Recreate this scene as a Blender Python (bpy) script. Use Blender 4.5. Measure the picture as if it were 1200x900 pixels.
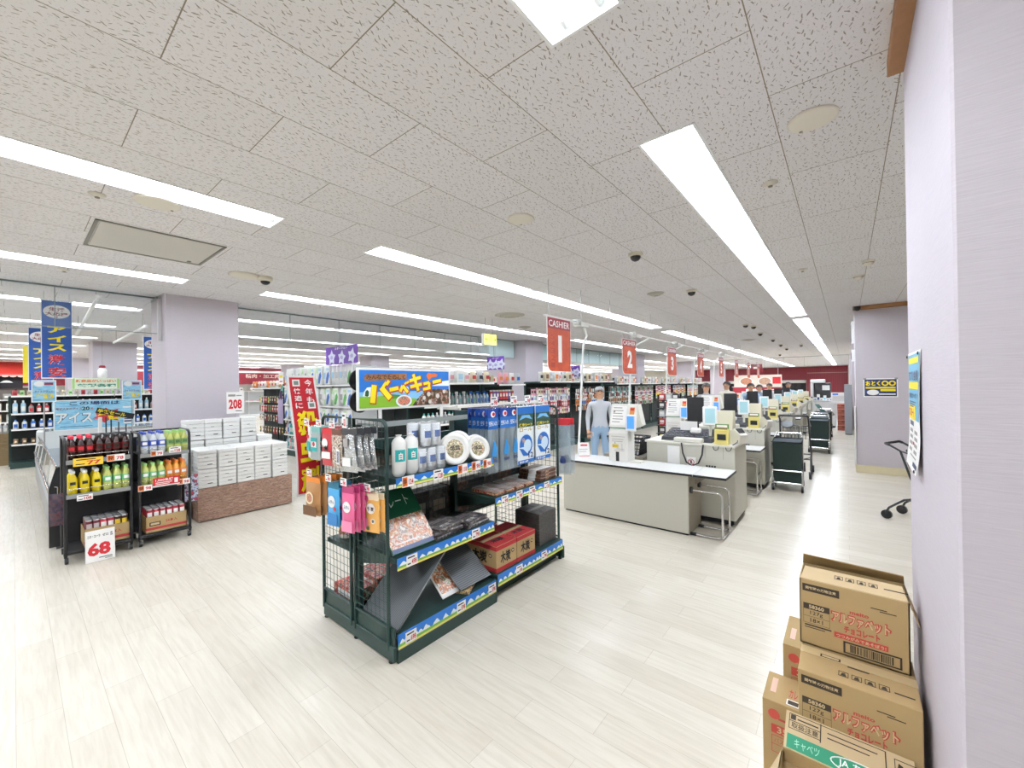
import bpy, math, random
from mathutils import Matrix, Vector
S = bpy.context.scene
COL = S.collection
PI = math.pi
for o in list(bpy.data.objects):
    bpy.data.objects.remove(o)

# ---------------------------------------------------------------- camera, world, exposure
CAMF, YAW, PITCH, ROLL, EYE = 478.8, 0.68621, 0.0043, -0.01375, 1.6
_f = Vector((-math.sin(YAW) * math.cos(PITCH), math.cos(YAW) * math.cos(PITCH), math.sin(PITCH)))
_r = Vector((math.cos(YAW), math.sin(YAW), 0))
_u = _r.cross(_f)
_r2 = _r * math.cos(ROLL) + _u * math.sin(ROLL)
_u2 = -_r * math.sin(ROLL) + _u * math.cos(ROLL)
cam_data = bpy.data.cameras.new('camera')
cam_data.sensor_width = 36
cam_data.lens = CAMF / 1200 * 36
cam_data.clip_start = 0.05
cam_data.clip_end = 200
cam = bpy.data.objects.new('camera', cam_data)
COL.objects.link(cam)
m = Matrix.Identity(4)
for i in range(3):
    m[i][0], m[i][1], m[i][2] = _r2[i], _u2[i], -_f[i]
m[2][3] = EYE
cam.matrix_world = m
S.camera = cam
world = bpy.data.worlds.new('world')
S.world = world
world.use_nodes = True
world.node_tree.nodes['Background'].inputs[0].default_value = (0.8, 0.85, 0.9, 1)
world.node_tree.nodes['Background'].inputs[1].default_value = 0.3
S.view_settings.view_transform = 'Standard'
S.view_settings.look = 'None'
S.view_settings.gamma = 1
S.view_settings.use_curve_mapping = False
S.view_settings.exposure = 0.42
TUBE_STRENGTH = 29.0         # fluorescent tubes over the sales floor
TUBE_STRENGTH_AISLE = 54.0   # brighter tubes over the checkout aisle
S.cycles.use_denoising = True
S.cycles.max_bounces = 8
S.cycles.diffuse_bounces = 4
S.cycles.glossy_bounces = 3
S.cycles.transparent_max_bounces = 12
S.cycles.sample_clamp_indirect = 6
S.cycles.caustics_reflective = False
S.cycles.caustics_refractive = False

# ---------------------------------------------------------------- helpers
def lin(c):
    c /= 255.0
    return c / 12.92 if c <= 0.04045 else ((c + 0.055) / 1.055) ** 2.4

def rgb(h):
    if isinstance(h, str):
        h = (int(h[0:2], 16), int(h[2:4], 16), int(h[4:6], 16))
    return (lin(h[0]), lin(h[1]), lin(h[2]), 1.0)

MATS = {}
def M(name, col='cccccc', rough=0.5, metal=0.0, emit=0.0, alpha=1.0, trans=0.0, noise=0.0, nscale=60.0, spec=0.5, bump=0.0):
    if name in MATS:
        return MATS[name]
    m = bpy.data.materials.new(name)
    m.use_nodes = True
    nt = m.node_tree
    b = nt.nodes['Principled BSDF']
    c = rgb(col)
    b.inputs['Base Color'].default_value = c
    b.inputs['Roughness'].default_value = rough
    b.inputs['Metallic'].default_value = metal
    b.inputs['Specular IOR Level'].default_value = spec
    b.inputs['Alpha'].default_value = alpha
    b.inputs['Transmission Weight'].default_value = trans
    if emit:
        b.inputs['Emission Color'].default_value = c
        b.inputs['Emission Strength'].default_value = emit
    if noise or bump:
        tc = nt.nodes.new('ShaderNodeTexCoord')
        n = nt.nodes.new('ShaderNodeTexNoise')
        n.inputs['Scale'].default_value = nscale
        n.inputs['Detail'].default_value = 4
        nt.links.new(tc.outputs['Object'], n.inputs['Vector'])
        if noise:
            mx = nt.nodes.new('ShaderNodeMix')
            mx.data_type = 'RGBA'
            mx.inputs[6].default_value = tuple(max(0, x * (1 - noise)) for x in c[:3]) + (1,)
            mx.inputs[7].default_value = tuple(min(1, x * (1 + noise)) for x in c[:3]) + (1,)
            nt.links.new(n.outputs['Fac'], mx.inputs[0])
            nt.links.new(mx.outputs[2], b.inputs['Base Color'])
        if bump:
            bp = nt.nodes.new('ShaderNodeBump')
            bp.inputs['Strength'].default_value = bump
            bp.inputs['Distance'].default_value = 0.01
            nt.links.new(n.outputs['Fac'], bp.inputs['Height'])
            nt.links.new(bp.outputs['Normal'], b.inputs['Normal'])
    MATS[name] = m
    return m

def clear_mat(name, col='ffffff', opacity=0.15, rough=0.05):
    """thin clear film: mostly see-through, with a reflection and a little body colour"""
    if name in MATS:
        return MATS[name]
    m = bpy.data.materials.new(name)
    m.use_nodes = True
    nt = m.node_tree
    nt.nodes.clear()
    out = nt.nodes.new('ShaderNodeOutputMaterial')
    tr = nt.nodes.new('ShaderNodeBsdfTransparent')
    pb = nt.nodes.new('ShaderNodeBsdfPrincipled')
    pb.inputs['Base Color'].default_value = rgb(col)
    pb.inputs['Roughness'].default_value = rough
    fr = nt.nodes.new('ShaderNodeFresnel')
    fr.inputs[0].default_value = 1.35
    ad = nt.nodes.new('ShaderNodeMath')
    ad.inputs[1].default_value = opacity
    ad.use_clamp = True
    nt.links.new(fr.outputs[0], ad.inputs[0])
    mx = nt.nodes.new('ShaderNodeMixShader')
    nt.links.new(ad.outputs[0], mx.inputs[0])
    nt.links.new(tr.outputs[0], mx.inputs[1])
    nt.links.new(pb.outputs[0], mx.inputs[2])
    nt.links.new(mx.outputs[0], out.inputs[0])
    MATS[name] = m
    return m

ORG, KIDS = {}, {}
_tx = {}
def text_geo(s, bold):
    k = (s, bold)
    if k not in _tx:
        c = bpy.data.curves.new('lettering', 'FONT')
        c.body = s
        c.size = 1
        c.resolution_u = 2
        c.offset = bold
        c.fill_mode = 'FRONT'
        o = bpy.data.objects.new('lettering', c)
        me = bpy.data.meshes.new_from_object(o)
        v = [(p.co.x, p.co.y) for p in me.vertices]
        f = [tuple(p.vertices) for p in me.polygons]
        bpy.data.meshes.remove(me)
        bpy.data.objects.remove(o)
        bpy.data.curves.remove(c)
        xs = [a for a, b in v]
        ys = [b for a, b in v]
        _tx[k] = (v, f, (min(xs), max(xs), min(ys), max(ys)))
    return _tx[k]

def frame(o, u, v):
    u, v = Vector(u).normalized(), Vector(v).normalized()
    n = u.cross(v)
    F = Matrix.Identity(4)
    for i in range(3):
        F[i][0], F[i][1], F[i][2], F[i][3] = u[i], v[i], n[i], o[i]
    return F

FACE = {'+x': (0, 1, 0), '-x': (0, -1, 0), '-y': (1, 0, 0), '+y': (-1, 0, 0)}
def wall_frame(o, face):
    return frame(o, FACE[face], (0, 0, 1))

class MB:
    """collects shapes; build() links them as ONE mesh object"""
    def __init__(s, mat=None, T=None):
        s.v, s.f, s.mi, s.sm, s.mats = [], [], [], [], []
        s.T = T
        s.cur = None
        s.mat(mat)
    def mat(s, m):
        if m is None:
            return s
        if m not in s.mats:
            s.mats.append(m)
        s.cur = s.mats.index(m)
        return s
    def add(s, vs, fs, smooth=False, F=None):
        b = len(s.v)
        T = s.T
        if F is not None:
            T = F if T is None else T @ F
        if T is None:
            s.v.extend([tuple(p) for p in vs])
        else:
            s.v.extend([tuple(T @ Vector(p)) for p in vs])
        for f in fs:
            s.f.append(tuple(i + b for i in f))
            s.mi.append(s.cur or 0)
            s.sm.append(smooth)
        return s
    def box(s, x0, x1, y0, y1, z0, z1, m=None, bev=0.0, F=None):
        s.mat(m)
        if bev <= 0:
            vs = [(x, y, z) for z in (z0, z1) for y in (y0, y1) for x in (x0, x1)]
            fs = [(0, 2, 3, 1), (4, 5, 7, 6), (0, 1, 5, 4), (2, 6, 7, 3), (0, 4, 6, 2), (1, 3, 7, 5)]
            return s.add(vs, fs, F=F)
        vs, idx = [], {}
        X, Y, Z = (x0, x1), (y0, y1), (z0, z1)
        for i in (0, 1):
            for j in (0, 1):
                for k in (0, 1):
                    c = [X[i], Y[j], Z[k]]
                    sg = [1 - 2 * i, 1 - 2 * j, 1 - 2 * k]
                    for a in range(3):
                        p = list(c)
                        for q in range(3):
                            if q != a:
                                p[q] += sg[q] * bev
                        idx[(i, j, k, a)] = len(vs)
                        vs.append(p)
        fs = []
        def orient(f):
            pts = [Vector(vs[t]) for t in f]
            n = (pts[1] - pts[0]).cross(pts[2] - pts[0])
            c = sum(pts, Vector()) / len(pts) - Vector(((x0 + x1) / 2, (y0 + y1) / 2, (z0 + z1) / 2))
            return f if n.dot(c) > 0 else f[::-1]
        for a in range(3):
            for e in (0, 1):
                q = []
                for (g, h) in ((0, 0), (0, 1), (1, 1), (1, 0)):
                    t = [0, 0, 0]
                    t[a] = e
                    o2 = [x for x in range(3) if x != a]
                    t[o2[0]], t[o2[1]] = g, h
                    q.append(idx[(t[0], t[1], t[2], a)])
                fs.append(orient(q))
        for a in range(3):
            b, c = [x for x in range(3) if x != a]
            for g in (0, 1):
                for h in (0, 1):
                    t0, t1 = [0, 0, 0], [0, 0, 0]
                    t0[b] = t1[b] = g
                    t0[c] = t1[c] = h
                    t1[a] = 1
                    fs.append(orient([idx[(*t0, b)], idx[(*t1, b)], idx[(*t1, c)], idx[(*t0, c)]]))
        for i in (0, 1):
            for j in (0, 1):
                for k in (0, 1):
                    fs.append(orient([idx[(i, j, k, 0)], idx[(i, j, k, 1)], idx[(i, j, k, 2)]]))
        return s.add(vs, fs, F=F)
    def tube(s, pts, r, n=8, m=None, caps=True, closed=False, F=None):
        s.mat(m)
        P = [Vector(p) for p in pts]
        R = r if isinstance(r, (list, tuple)) else [r] * len(P)
        vs, fs = [], []
        N = len(P)
        prev = None
        for i, p in enumerate(P):
            if closed:
                d = (P[(i + 1) % N] - P[i - 1])
            else:
                d = (P[min(i + 1, N - 1)] - P[max(i - 1, 0)])
            d = d.normalized() if d.length > 1e-9 else Vector((0, 0, 1))
            if prev is None:
                a = Vector((0, 0, 1)) if abs(d.z) < 0.9 else Vector((1, 0, 0))
                e1 = d.cross(a).normalized()
            else:
                e1 = (prev - d * prev.dot(d))
                e1 = e1.normalized() if e1.length > 1e-6 else d.orthogonal().normalized()
            prev = e1
            e2 = d.cross(e1)
            for k in range(n):
                t = 2 * PI * k / n
                vs.append(p + e1 * (R[i] * math.cos(t)) + e2 * (R[i] * math.sin(t)))
        seg = N if closed else N - 1
        for i in range(seg):
            for k in range(n):
                a, b = i * n + k, i * n + (k + 1) % n
                c, d2 = ((i + 1) % N) * n + (k + 1) % n, ((i + 1) % N) * n + k
                fs.append((a, b, c, d2))
        s.add(vs, fs, smooth=n > 5, F=F)
        if caps and not closed:
            s.add(vs[:n], [tuple(range(n))[::-1]], F=F)
            s.add(vs[-n:], [tuple(range(n))], F=F)
        return s
    def lathe(s, prof, n=12, m=None, F=None, cx=0, cy=0, smooth=True):
        s.mat(m)
        vs, fs = [], []
        for r, z in prof:
            for k in range(n):
                t = 2 * PI * k / n
                vs.append((cx + r * math.cos(t), cy + r * math.sin(t), z))
        for i in range(len(prof) - 1):
            for k in range(n):
                fs.append((i * n + k, i * n + (k + 1) % n, (i + 1) * n + (k + 1) % n, (i + 1) * n + k))
        s.add(vs, fs, smooth=smooth, F=F)
        if prof[0][0] > 1e-4:
            s.add(vs[:n], [tuple(range(n))[::-1]], F=F)
        if prof[-1][0] > 1e-4:
            s.add(vs[-n:], [tuple(range(n))], F=F)
        return s
    def prism(s, pts, z0, z1, m=None, F=None):
        """polygon in the frame's xy plane (counter-clockwise), from z0 to z1"""
        s.mat(m)
        n = len(pts)
        vs = [(x, y, z0) for x, y in pts] + [(x, y, z1) for x, y in pts]
        fs = [tuple(range(n))[::-1], tuple(range(n, 2 * n))]
        fs += [(i, (i + 1) % n, n + (i + 1) % n, n + i) for i in range(n)]
        return s.add(vs, fs, F=F)
    def poly(s, pts, m=None, F=None):
        s.mat(m)
        return s.add(pts, [tuple(range(len(pts)))], F=F)
    def grid(s, fn, nu, nv, m=None, F=None, smooth=True):
        s.mat(m)
        vs = [fn(i / nu, j / nv) for j in range(nv + 1) for i in range(nu + 1)]
        fs = [(j * (nu + 1) + i, j * (nu + 1) + i + 1, (j + 1) * (nu + 1) + i + 1, (j + 1) * (nu + 1) + i) for j in range(nv) for i in range(nu)]
        return s.add(vs, fs, smooth=smooth, F=F)
    def text(s, F, t, x0, y0, x1, y1, m, z=0.0015, bold=0.02, keep=False, rot=0):
        """lettering fitted into a rectangle of the frame's xy plane, z in front of it"""
        s.mat(m)
        v, f, (a, b, c, d) = text_geo(t, bold)
        sx = (x1 - x0) / max(b - a, 1e-6)
        sy = (y1 - y0) / max(d - c, 1e-6)
        if keep:
            sx = sy = min(sx, sy)
        cx, cy = (x0 + x1) / 2, (y0 + y1) / 2
        ca, sa = math.cos(rot), math.sin(rot)
        vs = []
        for x, y in v:
            X, Y = (x - (a + b) / 2) * sx, (y - (c + d) / 2) * sy
            vs.append((cx + X * ca - Y * sa, cy + X * sa + Y * ca, z))
        return s.add(vs, f, F=F)
    def vtext(s, F, t, cx, y0, y1, w, m, z=0.0015, bold=0.02):
        """vertical Japanese lettering, top to bottom"""
        h = (y1 - y0) / len(t)
        for i, ch in enumerate(t):
            top = y1 - i * h
            hh = h * 0.88
            if ch in 'ー':
                s.box(cx - w * .07, cx + w * .07, top - h * .9, top - h * .1, z - 0.0005, z, m, F=F)
            else:
                s.text(F, ch, cx - w / 2, top - h * .94, cx + w / 2, top - h * .94 + hh, m, z, bold)
        return s
    def build(s, name, parent=None, org=None):
        me = bpy.data.meshes.new(name)
        o = bpy.data.objects.new(name, me)
        COL.objects.link(o)
        if parent is not None:
            of = ORG.get(parent.name, Vector((0, 0, 0)))
            o.parent = parent
            KIDS.setdefault(parent.name, []).append(o)
            ORG[o.name] = of
        else:
            of = Vector(org or (0, 0, 0))
            o.location = of
            ORG[o.name] = of
        me.from_pydata([(x - of[0], y - of[1], z - of[2]) for x, y, z in s.v], [], s.f)
        for m in s.mats:
            me.materials.append(m)
        me.polygons.foreach_set('material_index', s.mi)
        me.polygons.foreach_set('use_smooth', s.sm)
        me.update()
        return o

def tag(o, label=None, cat=None, group=None, kind=None):
    if label:
        o['label'] = label
    if cat:
        o['category'] = cat
    if group:
        o['group'] = group
    if kind:
        o['kind'] = kind
    return o

def thing(name, label, cat, loc=(0, 0, 0), group=None):
    o = bpy.data.objects.new(name, None)
    o.empty_display_size = 0.05
    COL.objects.link(o)
    o.location = loc
    ORG[o.name] = Vector(loc)
    return tag(o, label, cat, group)

def struct(o):
    o['kind'] = 'structure'
    return o

def copy_tree(o, parent=None):
    c = o.copy()
    COL.objects.link(c)
    if parent is not None:
        c.parent = parent
        KIDS.setdefault(parent.name, []).append(c)
    for k in list(KIDS.get(o.name, [])):
        copy_tree(k, c)
    return c

_used = set()
def place(proto, loc, rz=0.0, label=None, group=None, rot=None, scale=None):
    """the first call moves the prototype itself, later calls copy it with its parts"""
    o = proto if proto.name not in _used else copy_tree(proto)
    _used.add(o.name)
    o.location = loc
    o.rotation_euler = rot if rot is not None else (0, 0, rz)
    if scale:
        o.scale = scale
    if label:
        o['label'] = label
    if group:
        o['group'] = group
    return o

ORDW = ['first', 'second', 'third', 'fourth', 'fifth', 'sixth', 'seventh', 'eighth', 'ninth', 'tenth', 'eleventh', 'twelfth',
        'thirteenth', 'fourteenth', 'fifteenth', 'sixteenth', 'seventeenth', 'eighteenth', 'nineteenth', 'twentieth']
def nth(i, n, side='left'):
    if i == 0:
        return side + 'most'
    if i == n - 1:
        return ('right' if side == 'left' else 'left') + 'most'
    return ORDW[i] + ' from ' + side

# ---------------------------------------------------------------- materials
def mat_floor():
    m = bpy.data.materials.new('pale_plank_floor')
    m.use_nodes = True
    nt = m.node_tree
    N, L = nt.nodes, nt.links
    b = N['Principled BSDF']
    tc = N.new('ShaderNodeTexCoord')
    br = N.new('ShaderNodeTexBrick')
    br.offset = 0.37
    br.offset_frequency = 2
    br.inputs['Scale'].default_value = 1
    br.inputs['Brick Width'].default_value = 0.92
    br.inputs['Row Height'].default_value = 0.152
    br.inputs['Mortar Size'].default_value = 0.0012
    br.inputs['Mortar Smooth'].default_value = 0.3
    br.inputs['Color1'].default_value = rgb('dfd8ca')
    br.inputs['Color2'].default_value = rgb('d7cfbf')
    br.inputs['Mortar'].default_value = rgb('beb5a6')
    L.new(tc.outputs['Object'], br.inputs['Vector'])
    mp = N.new('ShaderNodeMapping')
    mp.inputs['Scale'].default_value = (1.6, 22, 1)
    L.new(tc.outputs['Object'], mp.inputs['Vector'])
    no = N.new('ShaderNodeTexNoise')
    no.inputs['Scale'].default_value = 2.2
    no.inputs['Detail'].default_value = 6
    no.inputs['Distortion'].default_value = 0.7
    L.new(mp.outputs[0], no.inputs['Vector'])
    cr = N.new('ShaderNodeValToRGB')
    cr.color_ramp.elements[0].position = 0.3
    cr.color_ramp.elements[0].color = (0.86, 0.84, 0.8, 1)
    cr.color_ramp.elements[1].position = 0.62
    cr.color_ramp.elements[1].color = (1.03, 1.03, 1.03, 1)
    L.new(no.outputs['Fac'], cr.inputs[0])
    mx = N.new('ShaderNodeMix')
    mx.data_type = 'RGBA'
    mx.blend_type = 'MULTIPLY'
    mx.inputs[0].default_value = 0.6
    L.new(br.outputs['Color'], mx.inputs[6])
    L.new(cr.outputs[0], mx.inputs[7])
    L.new(mx.outputs[2], b.inputs['Base Color'])
    n2 = N.new('ShaderNodeTexNoise')
    n2.inputs['Scale'].default_value = 1.3
    n2.inputs['Detail'].default_value = 3
    L.new(tc.outputs['Object'], n2.inputs['Vector'])
    mr = N.new('ShaderNodeMapRange')
    mr.inputs[1].default_value = 0.3
    mr.inputs[2].default_value = 0.7
    mr.inputs[3].default_value = 0.225
    mr.inputs[4].default_value = 0.266
    L.new(n2.outputs['Fac'], mr.inputs[0])
    L.new(mr.outputs[0], b.inputs['Roughness'])
    b.inputs['Specular IOR Level'].default_value = 0.3
    bp = N.new('ShaderNodeBump')
    bp.inputs['Strength'].default_value = 0.08
    bp.inputs['Distance'].default_value = 0.004
    L.new(br.outputs['Fac'], bp.inputs['Height'])
    bp.invert = True
    L.new(bp.outputs[0], b.inputs['Normal'])
    return m

def mat_ceiling():
    m = bpy.data.materials.new('fissured_ceiling_tile')
    m.use_nodes = True
    nt = m.node_tree
    N, L = nt.nodes, nt.links
    b = N['Principled BSDF']
    b.inputs['Roughness'].default_value = 0.95
    b.inputs['Specular IOR Level'].default_value = 0.1
    tc = N.new('ShaderNodeTexCoord')
    # tile joints: long side along the aisle (y), half-bond
    mp = N.new('ShaderNodeMapping')
    mp.vector_type = 'POINT'
    mp.inputs['Rotation'].default_value = (0, 0, -PI / 2)
    mp.inputs['Location'].default_value = (-0.375, -0.26, 0)
    L.new(tc.outputs['Object'], mp.inputs['Vector'])
    br = N.new('ShaderNodeTexBrick')
    br.offset = 0.5
    br.offset_frequency = 2
    br.inputs['Scale'].default_value = 1
    br.inputs['Brick Width'].default_value = 0.9125
    br.inputs['Row Height'].default_value = 0.4545
    br.inputs['Mortar Size'].default_value = 0.0028
    br.inputs['Mortar Smooth'].default_value = 0.4
    br.inputs['Color1'].default_value = rgb('e6e3e5')
    br.inputs['Color2'].default_value = rgb('e2dfe0')
    br.inputs['Mortar'].default_value = rgb('8b8273')
    L.new(mp.outputs[0], br.inputs['Vector'])
    def fissures(scale, ln, wd, amt):
        wob = N.new('ShaderNodeTexNoise')
        wob.inputs['Scale'].default_value = 55
        L.new(tc.outputs['Object'], wob.inputs['Vector'])
        sub = N.new('ShaderNodeVectorMath')
        sub.operation = 'MULTIPLY_ADD'
        sub.inputs[1].default_value = (0.012, 0.012, 0)
        L.new(wob.outputs['Color'], sub.inputs[0])
        L.new(tc.outputs['Object'], sub.inputs[2])
        sc = N.new('ShaderNodeVectorMath')
        sc.operation = 'MULTIPLY'
        sc.inputs[1].default_value = (scale, scale, 0)
        L.new(sub.outputs[0], sc.inputs[0])
        vo = N.new('ShaderNodeTexVoronoi')
        vo.voronoi_dimensions = '2D'
        vo.inputs['Scale'].default_value = 1
        vo.inputs['Randomness'].default_value = 0.95
        L.new(sc.outputs[0], vo.inputs['Vector'])
        df = N.new('ShaderNodeVectorMath')
        df.operation = 'SUBTRACT'
        L.new(sc.outputs[0], df.inputs[0])
        L.new(vo.outputs['Position'], df.inputs[1])
        sp = N.new('ShaderNodeSeparateColor')
        L.new(vo.outputs['Color'], sp.inputs[0])
        an = N.new('ShaderNodeMath')
        an.operation = 'MULTIPLY_ADD'
        an.inputs[1].default_value = 1.5
        an.inputs[2].default_value = 0.8
        L.new(sp.outputs[0], an.inputs[0])
        vr = N.new('ShaderNodeVectorRotate')
        vr.rotation_type = 'Z_AXIS'
        L.new(df.outputs[0], vr.inputs['Vector'])
        L.new(an.outputs[0], vr.inputs['Angle'])
        st = N.new('ShaderNodeVectorMath')
        st.operation = 'MULTIPLY'
        st.inputs[1].default_value = (1 / ln, 1 / wd, 0)
        L.new(vr.outputs[0], st.inputs[0])
        le = N.new('ShaderNodeVectorMath')
        le.operation = 'LENGTH'
        L.new(st.outputs[0], le.inputs[0])
        th = N.new('ShaderNodeMath')
        th.operation = 'MULTIPLY_ADD'
        th.inputs[1].default_value = 0.9
        th.inputs[2].default_value = 0.35
        L.new(sp.outputs[1], th.inputs[0])
        lt = N.new('ShaderNodeMath')
        lt.operation = 'LESS_THAN'
        L.new(le.outputs['Value'], lt.inputs[0])
        L.new(th.outputs[0], lt.inputs[1])
        mu = N.new('ShaderNodeMath')
        mu.operation = 'MULTIPLY'
        mu.inputs[1].default_value = amt
        L.new(lt.outputs[0], mu.inputs[0])
        return mu
    f1 = fissures(36, 0.38, 0.08, 0.78)
    f2 = fissures(60, 0.16, 0.10, 0.3)
    mx0 = N.new('ShaderNodeMath')
    mx0.operation = 'MAXIMUM'
    L.new(f1.outputs[0], mx0.inputs[0])
    L.new(f2.outputs[0], mx0.inputs[1])
    mx = N.new('ShaderNodeMix')
    mx.data_type = 'RGBA'
    L.new(mx0.outputs[0], mx.inputs[0])
    L.new(br.outputs['Color'], mx.inputs[6])
    mx.inputs[7].default_value = rgb('85796c')
    L.new(mx.outputs[2], b.inputs['Base Color'])
    return m

def mat_wallpaper(name, c1, c2):
    m = bpy.data.materials.new(name)
    m.use_nodes = True
    nt = m.node_tree
    N, L = nt.nodes, nt.links
    b = N['Principled BSDF']
    b.inputs['Roughness'].default_value = 0.8
    b.inputs['Specular IOR Level'].default_value = 0.25
    tc = N.new('ShaderNodeTexCoord')
    mp = N.new('ShaderNodeMapping')
    mp.inputs['Scale'].default_value = (14, 14, 260)
    L.new(tc.outputs['Object'], mp.inputs['Vector'])
    no = N.new('ShaderNodeTexNoise')
    no.inputs['Scale'].default_value = 1
    no.inputs['Detail'].default_value = 3
    L.new(mp.outputs[0], no.inputs['Vector'])
    mx = N.new('ShaderNodeMix')
    mx.data_type = 'RGBA'
    mx.inputs[6].default_value = rgb(c1)
    mx.inputs[7].default_value = rgb(c2)
    L.new(no.outputs['Fac'], mx.inputs[0])
    L.new(mx.outputs[2], b.inputs['Base Color'])
    bp = N.new('ShaderNodeBump')
    bp.inputs['Strength'].default_value = 0.25
    bp.inputs['Distance'].default_value = 0.003
    L.new(no.outputs['Fac'], bp.inputs['Height'])
    L.new(bp.outputs[0], b.inputs['Normal'])
    return m

def mat_stripes(name, c1, c2, scale, axis=0, rough=0.5):
    if name in MATS:
        return MATS[name]
    m = MATS[name] = bpy.data.materials.new(name)
    m.use_nodes = True
    nt = m.node_tree
    N, L = nt.nodes, nt.links
    b = N['Principled BSDF']
    b.inputs['Roughness'].default_value = rough
    tc = N.new('ShaderNodeTexCoord')
    wv = N.new('ShaderNodeTexWave')
    wv.bands_direction = 'XYZ'[axis]
    wv.inputs['Scale'].default_value = scale
    wv.inputs['Distortion'].default_value = 0
    L.new(tc.outputs['Object'], wv.inputs['Vector'])
    mx = N.new('ShaderNodeMix')
    mx.data_type = 'RGBA'
    mx.inputs[6].default_value = rgb(c1)
    mx.inputs[7].default_value = rgb(c2)
    L.new(wv.outputs['Fac'], mx.inputs[0])
    L.new(mx.outputs[2], b.inputs['Base Color'])
    return m

def mat_blotch(name, cols, scale, rough=0.5, stretch=(1, 1, 1), distort=0.0):
    """printed picture / mottled surface: noise through a colour ramp"""
    if name in MATS:
        return MATS[name]
    m = MATS[name] = bpy.data.materials.new(name)
    m.use_nodes = True
    nt = m.node_tree
    N, L = nt.nodes, nt.links
    b = N['Principled BSDF']
    b.inputs['Roughness'].default_value = rough
    tc = N.new('ShaderNodeTexCoord')
    mp = N.new('ShaderNodeMapping')
    mp.inputs['Scale'].default_value = stretch
    L.new(tc.outputs['Object'], mp.inputs['Vector'])
    no = N.new('ShaderNodeTexNoise')
    no.inputs['Scale'].default_value = scale
    no.inputs['Detail'].default_value = 3
    no.inputs['Distortion'].default_value = distort
    L.new(mp.outputs[0], no.inputs['Vector'])
    cr = N.new('ShaderNodeValToRGB')
    e = cr.color_ramp.elements
    n = len(cols)
    for i, c in enumerate(cols):
        pos = 0.34 + 0.32 * i / max(n - 1, 1)
        if i < 2:
            e[i].position = pos
            e[i].color = rgb(c)
        else:
            q = e.new(pos)
            q.color = rgb(c)
    L.new(no.outputs['Fac'], cr.inputs[0])
    L.new(cr.outputs[0], b.inputs['Base Color'])
    return m

FLOOR, CEIL = mat_floor(), mat_ceiling()
PAPER = mat_wallpaper('lilac_woven_wallpaper', 'beb7bf', 'cbc3c9')
WHITE = M('white_enamel', 'eeeeec', 0.4)
OFFW = M('off_white_plastic', 'dedbd0', 0.45)
CREAM = M('cream_plastic', 'ddd6bf', 0.45)
BLACK = M('black_steel', '141417', 0.45)
DARK = M('dark_plastic', '232427', 0.5)
CHROME = M('chrome', 'd8d8d8', 0.15, 1.0)
STEEL = M('brushed_steel', 'b4b4b4', 0.35, 1.0)
GREEN = M('dark_green_steel', '17332f', 0.45)
INK = M('black_ink', '1b1a1a', 0.7)
RED = M('red_print', 'c01f2a', 0.55)
YEL = M('yellow_print', 'f3dc1c', 0.55)
TAGW = M('white_card', 'f2f1ee', 0.6)
CARD = M('brown_cardboard', 'ab9063', 0.85, noise=0.05, nscale=14)
CARDL = M('pale_cardboard', 'c8b088', 0.85, noise=0.05, nscale=14)
CARDD = M('cardboard_inside', '8f7347', 0.9)
OAK = M('light_brown_wood', '9a6d47', 0.6, noise=0.15, nscale=30)
KICK = M('pale_wood_skirting', 'd8ccaa', 0.5, noise=0.06, nscale=12)
FILM = clear_mat('clear_film', 'ffffff', 0.10)
GLASS = clear_mat('clear_glass', 'dfeeee', 0.03, 0.02)
TUBE = M('fluorescent_tube', 'eef5ff', 0.4, emit=TUBE_STRENGTH)
TUBE_AISLE = M('bright_fluorescent_tube', 'eef5ff', 0.4, emit=TUBE_STRENGTH_AISLE)
# ---------------------------------------------------------------- the building
H = 2.91
X0, X1, Y0, Y1 = -33.0, 3.6, -6.5, 44.0
MB(FLOOR).box(X0, X1, Y0, Y1, -0.1, 0).build('floor').__setitem__('kind', 'structure')

ROWX = [-0.72, -3.45, -6.14] + [-8.84 - 2.67 * i for i in range(9)]
LW = 0.145
BAYS = [(-6.3, 1.33), (2.15, 9.6), (10.3, 17.6), (18.3, 25.6), (26.3, 33.6), (34.3, 41.6)]
def bays_for(i):
    if i == 0:
        return [(-6.3, 1.33), (2.17, 9.87), (10.35, 17.6), (18.0, 25.6), (26.0, 33.6), (34.3, 41.6)]
    return BAYS
mb = MB(CEIL)
def ceil_rect(xa, xb, ya, yb):
    mb.poly([(xa, ya, H), (xa, yb, H), (xb, yb, H), (xb, ya, H)])
xs = [X1]
for i, x in enumerate(ROWX):
    ceil_rect(x + LW, xs[-1], Y0, Y1)
    xs.append(x - LW)
    y = Y0
    for a, b in bays_for(i):
        ceil_rect(x - LW, x + LW, y, a)
        y = b
    ceil_rect(x - LW, x + LW, y, Y1)
ceil_rect(X0, xs[-1], Y0, Y1)
mb.mat(M('ceiling_void', '55524c', 0.9)).poly([(X0, Y0, H + .3), (X0, Y1, H + .3), (X1, Y1, H + .3), (X1, Y0, H + .3)])
struct(mb.build('ceiling'))

MAROON = M('maroon_wall_panel', '7c1624', 0.5, noise=0.06, nscale=3)
REDW = mat_stripes('ribbed_maroon_panel', '6f1220', '8a1b2a', 2.2, 0, 0.5)
WALLP = M('cream_wall_paint', 'd9d4c9', 0.8)
mb = MB(WALLP).box(X0, X1, Y1, Y1 + .2, 0, H + .3)
struct(mb.build('wall_far'))
struct(MB(WALLP).box(X0 - .2, X0, Y0, Y1, 0, H + .3).build('wall_left'))
struct(MB(WALLP).box(X1, X1 + .2, Y0, Y1, 0, H + .3).build('wall_right'))
struct(MB(WALLP).box(X0, X1, Y0 - .2, Y0, 0, H + .3).build('wall_near'))

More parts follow.
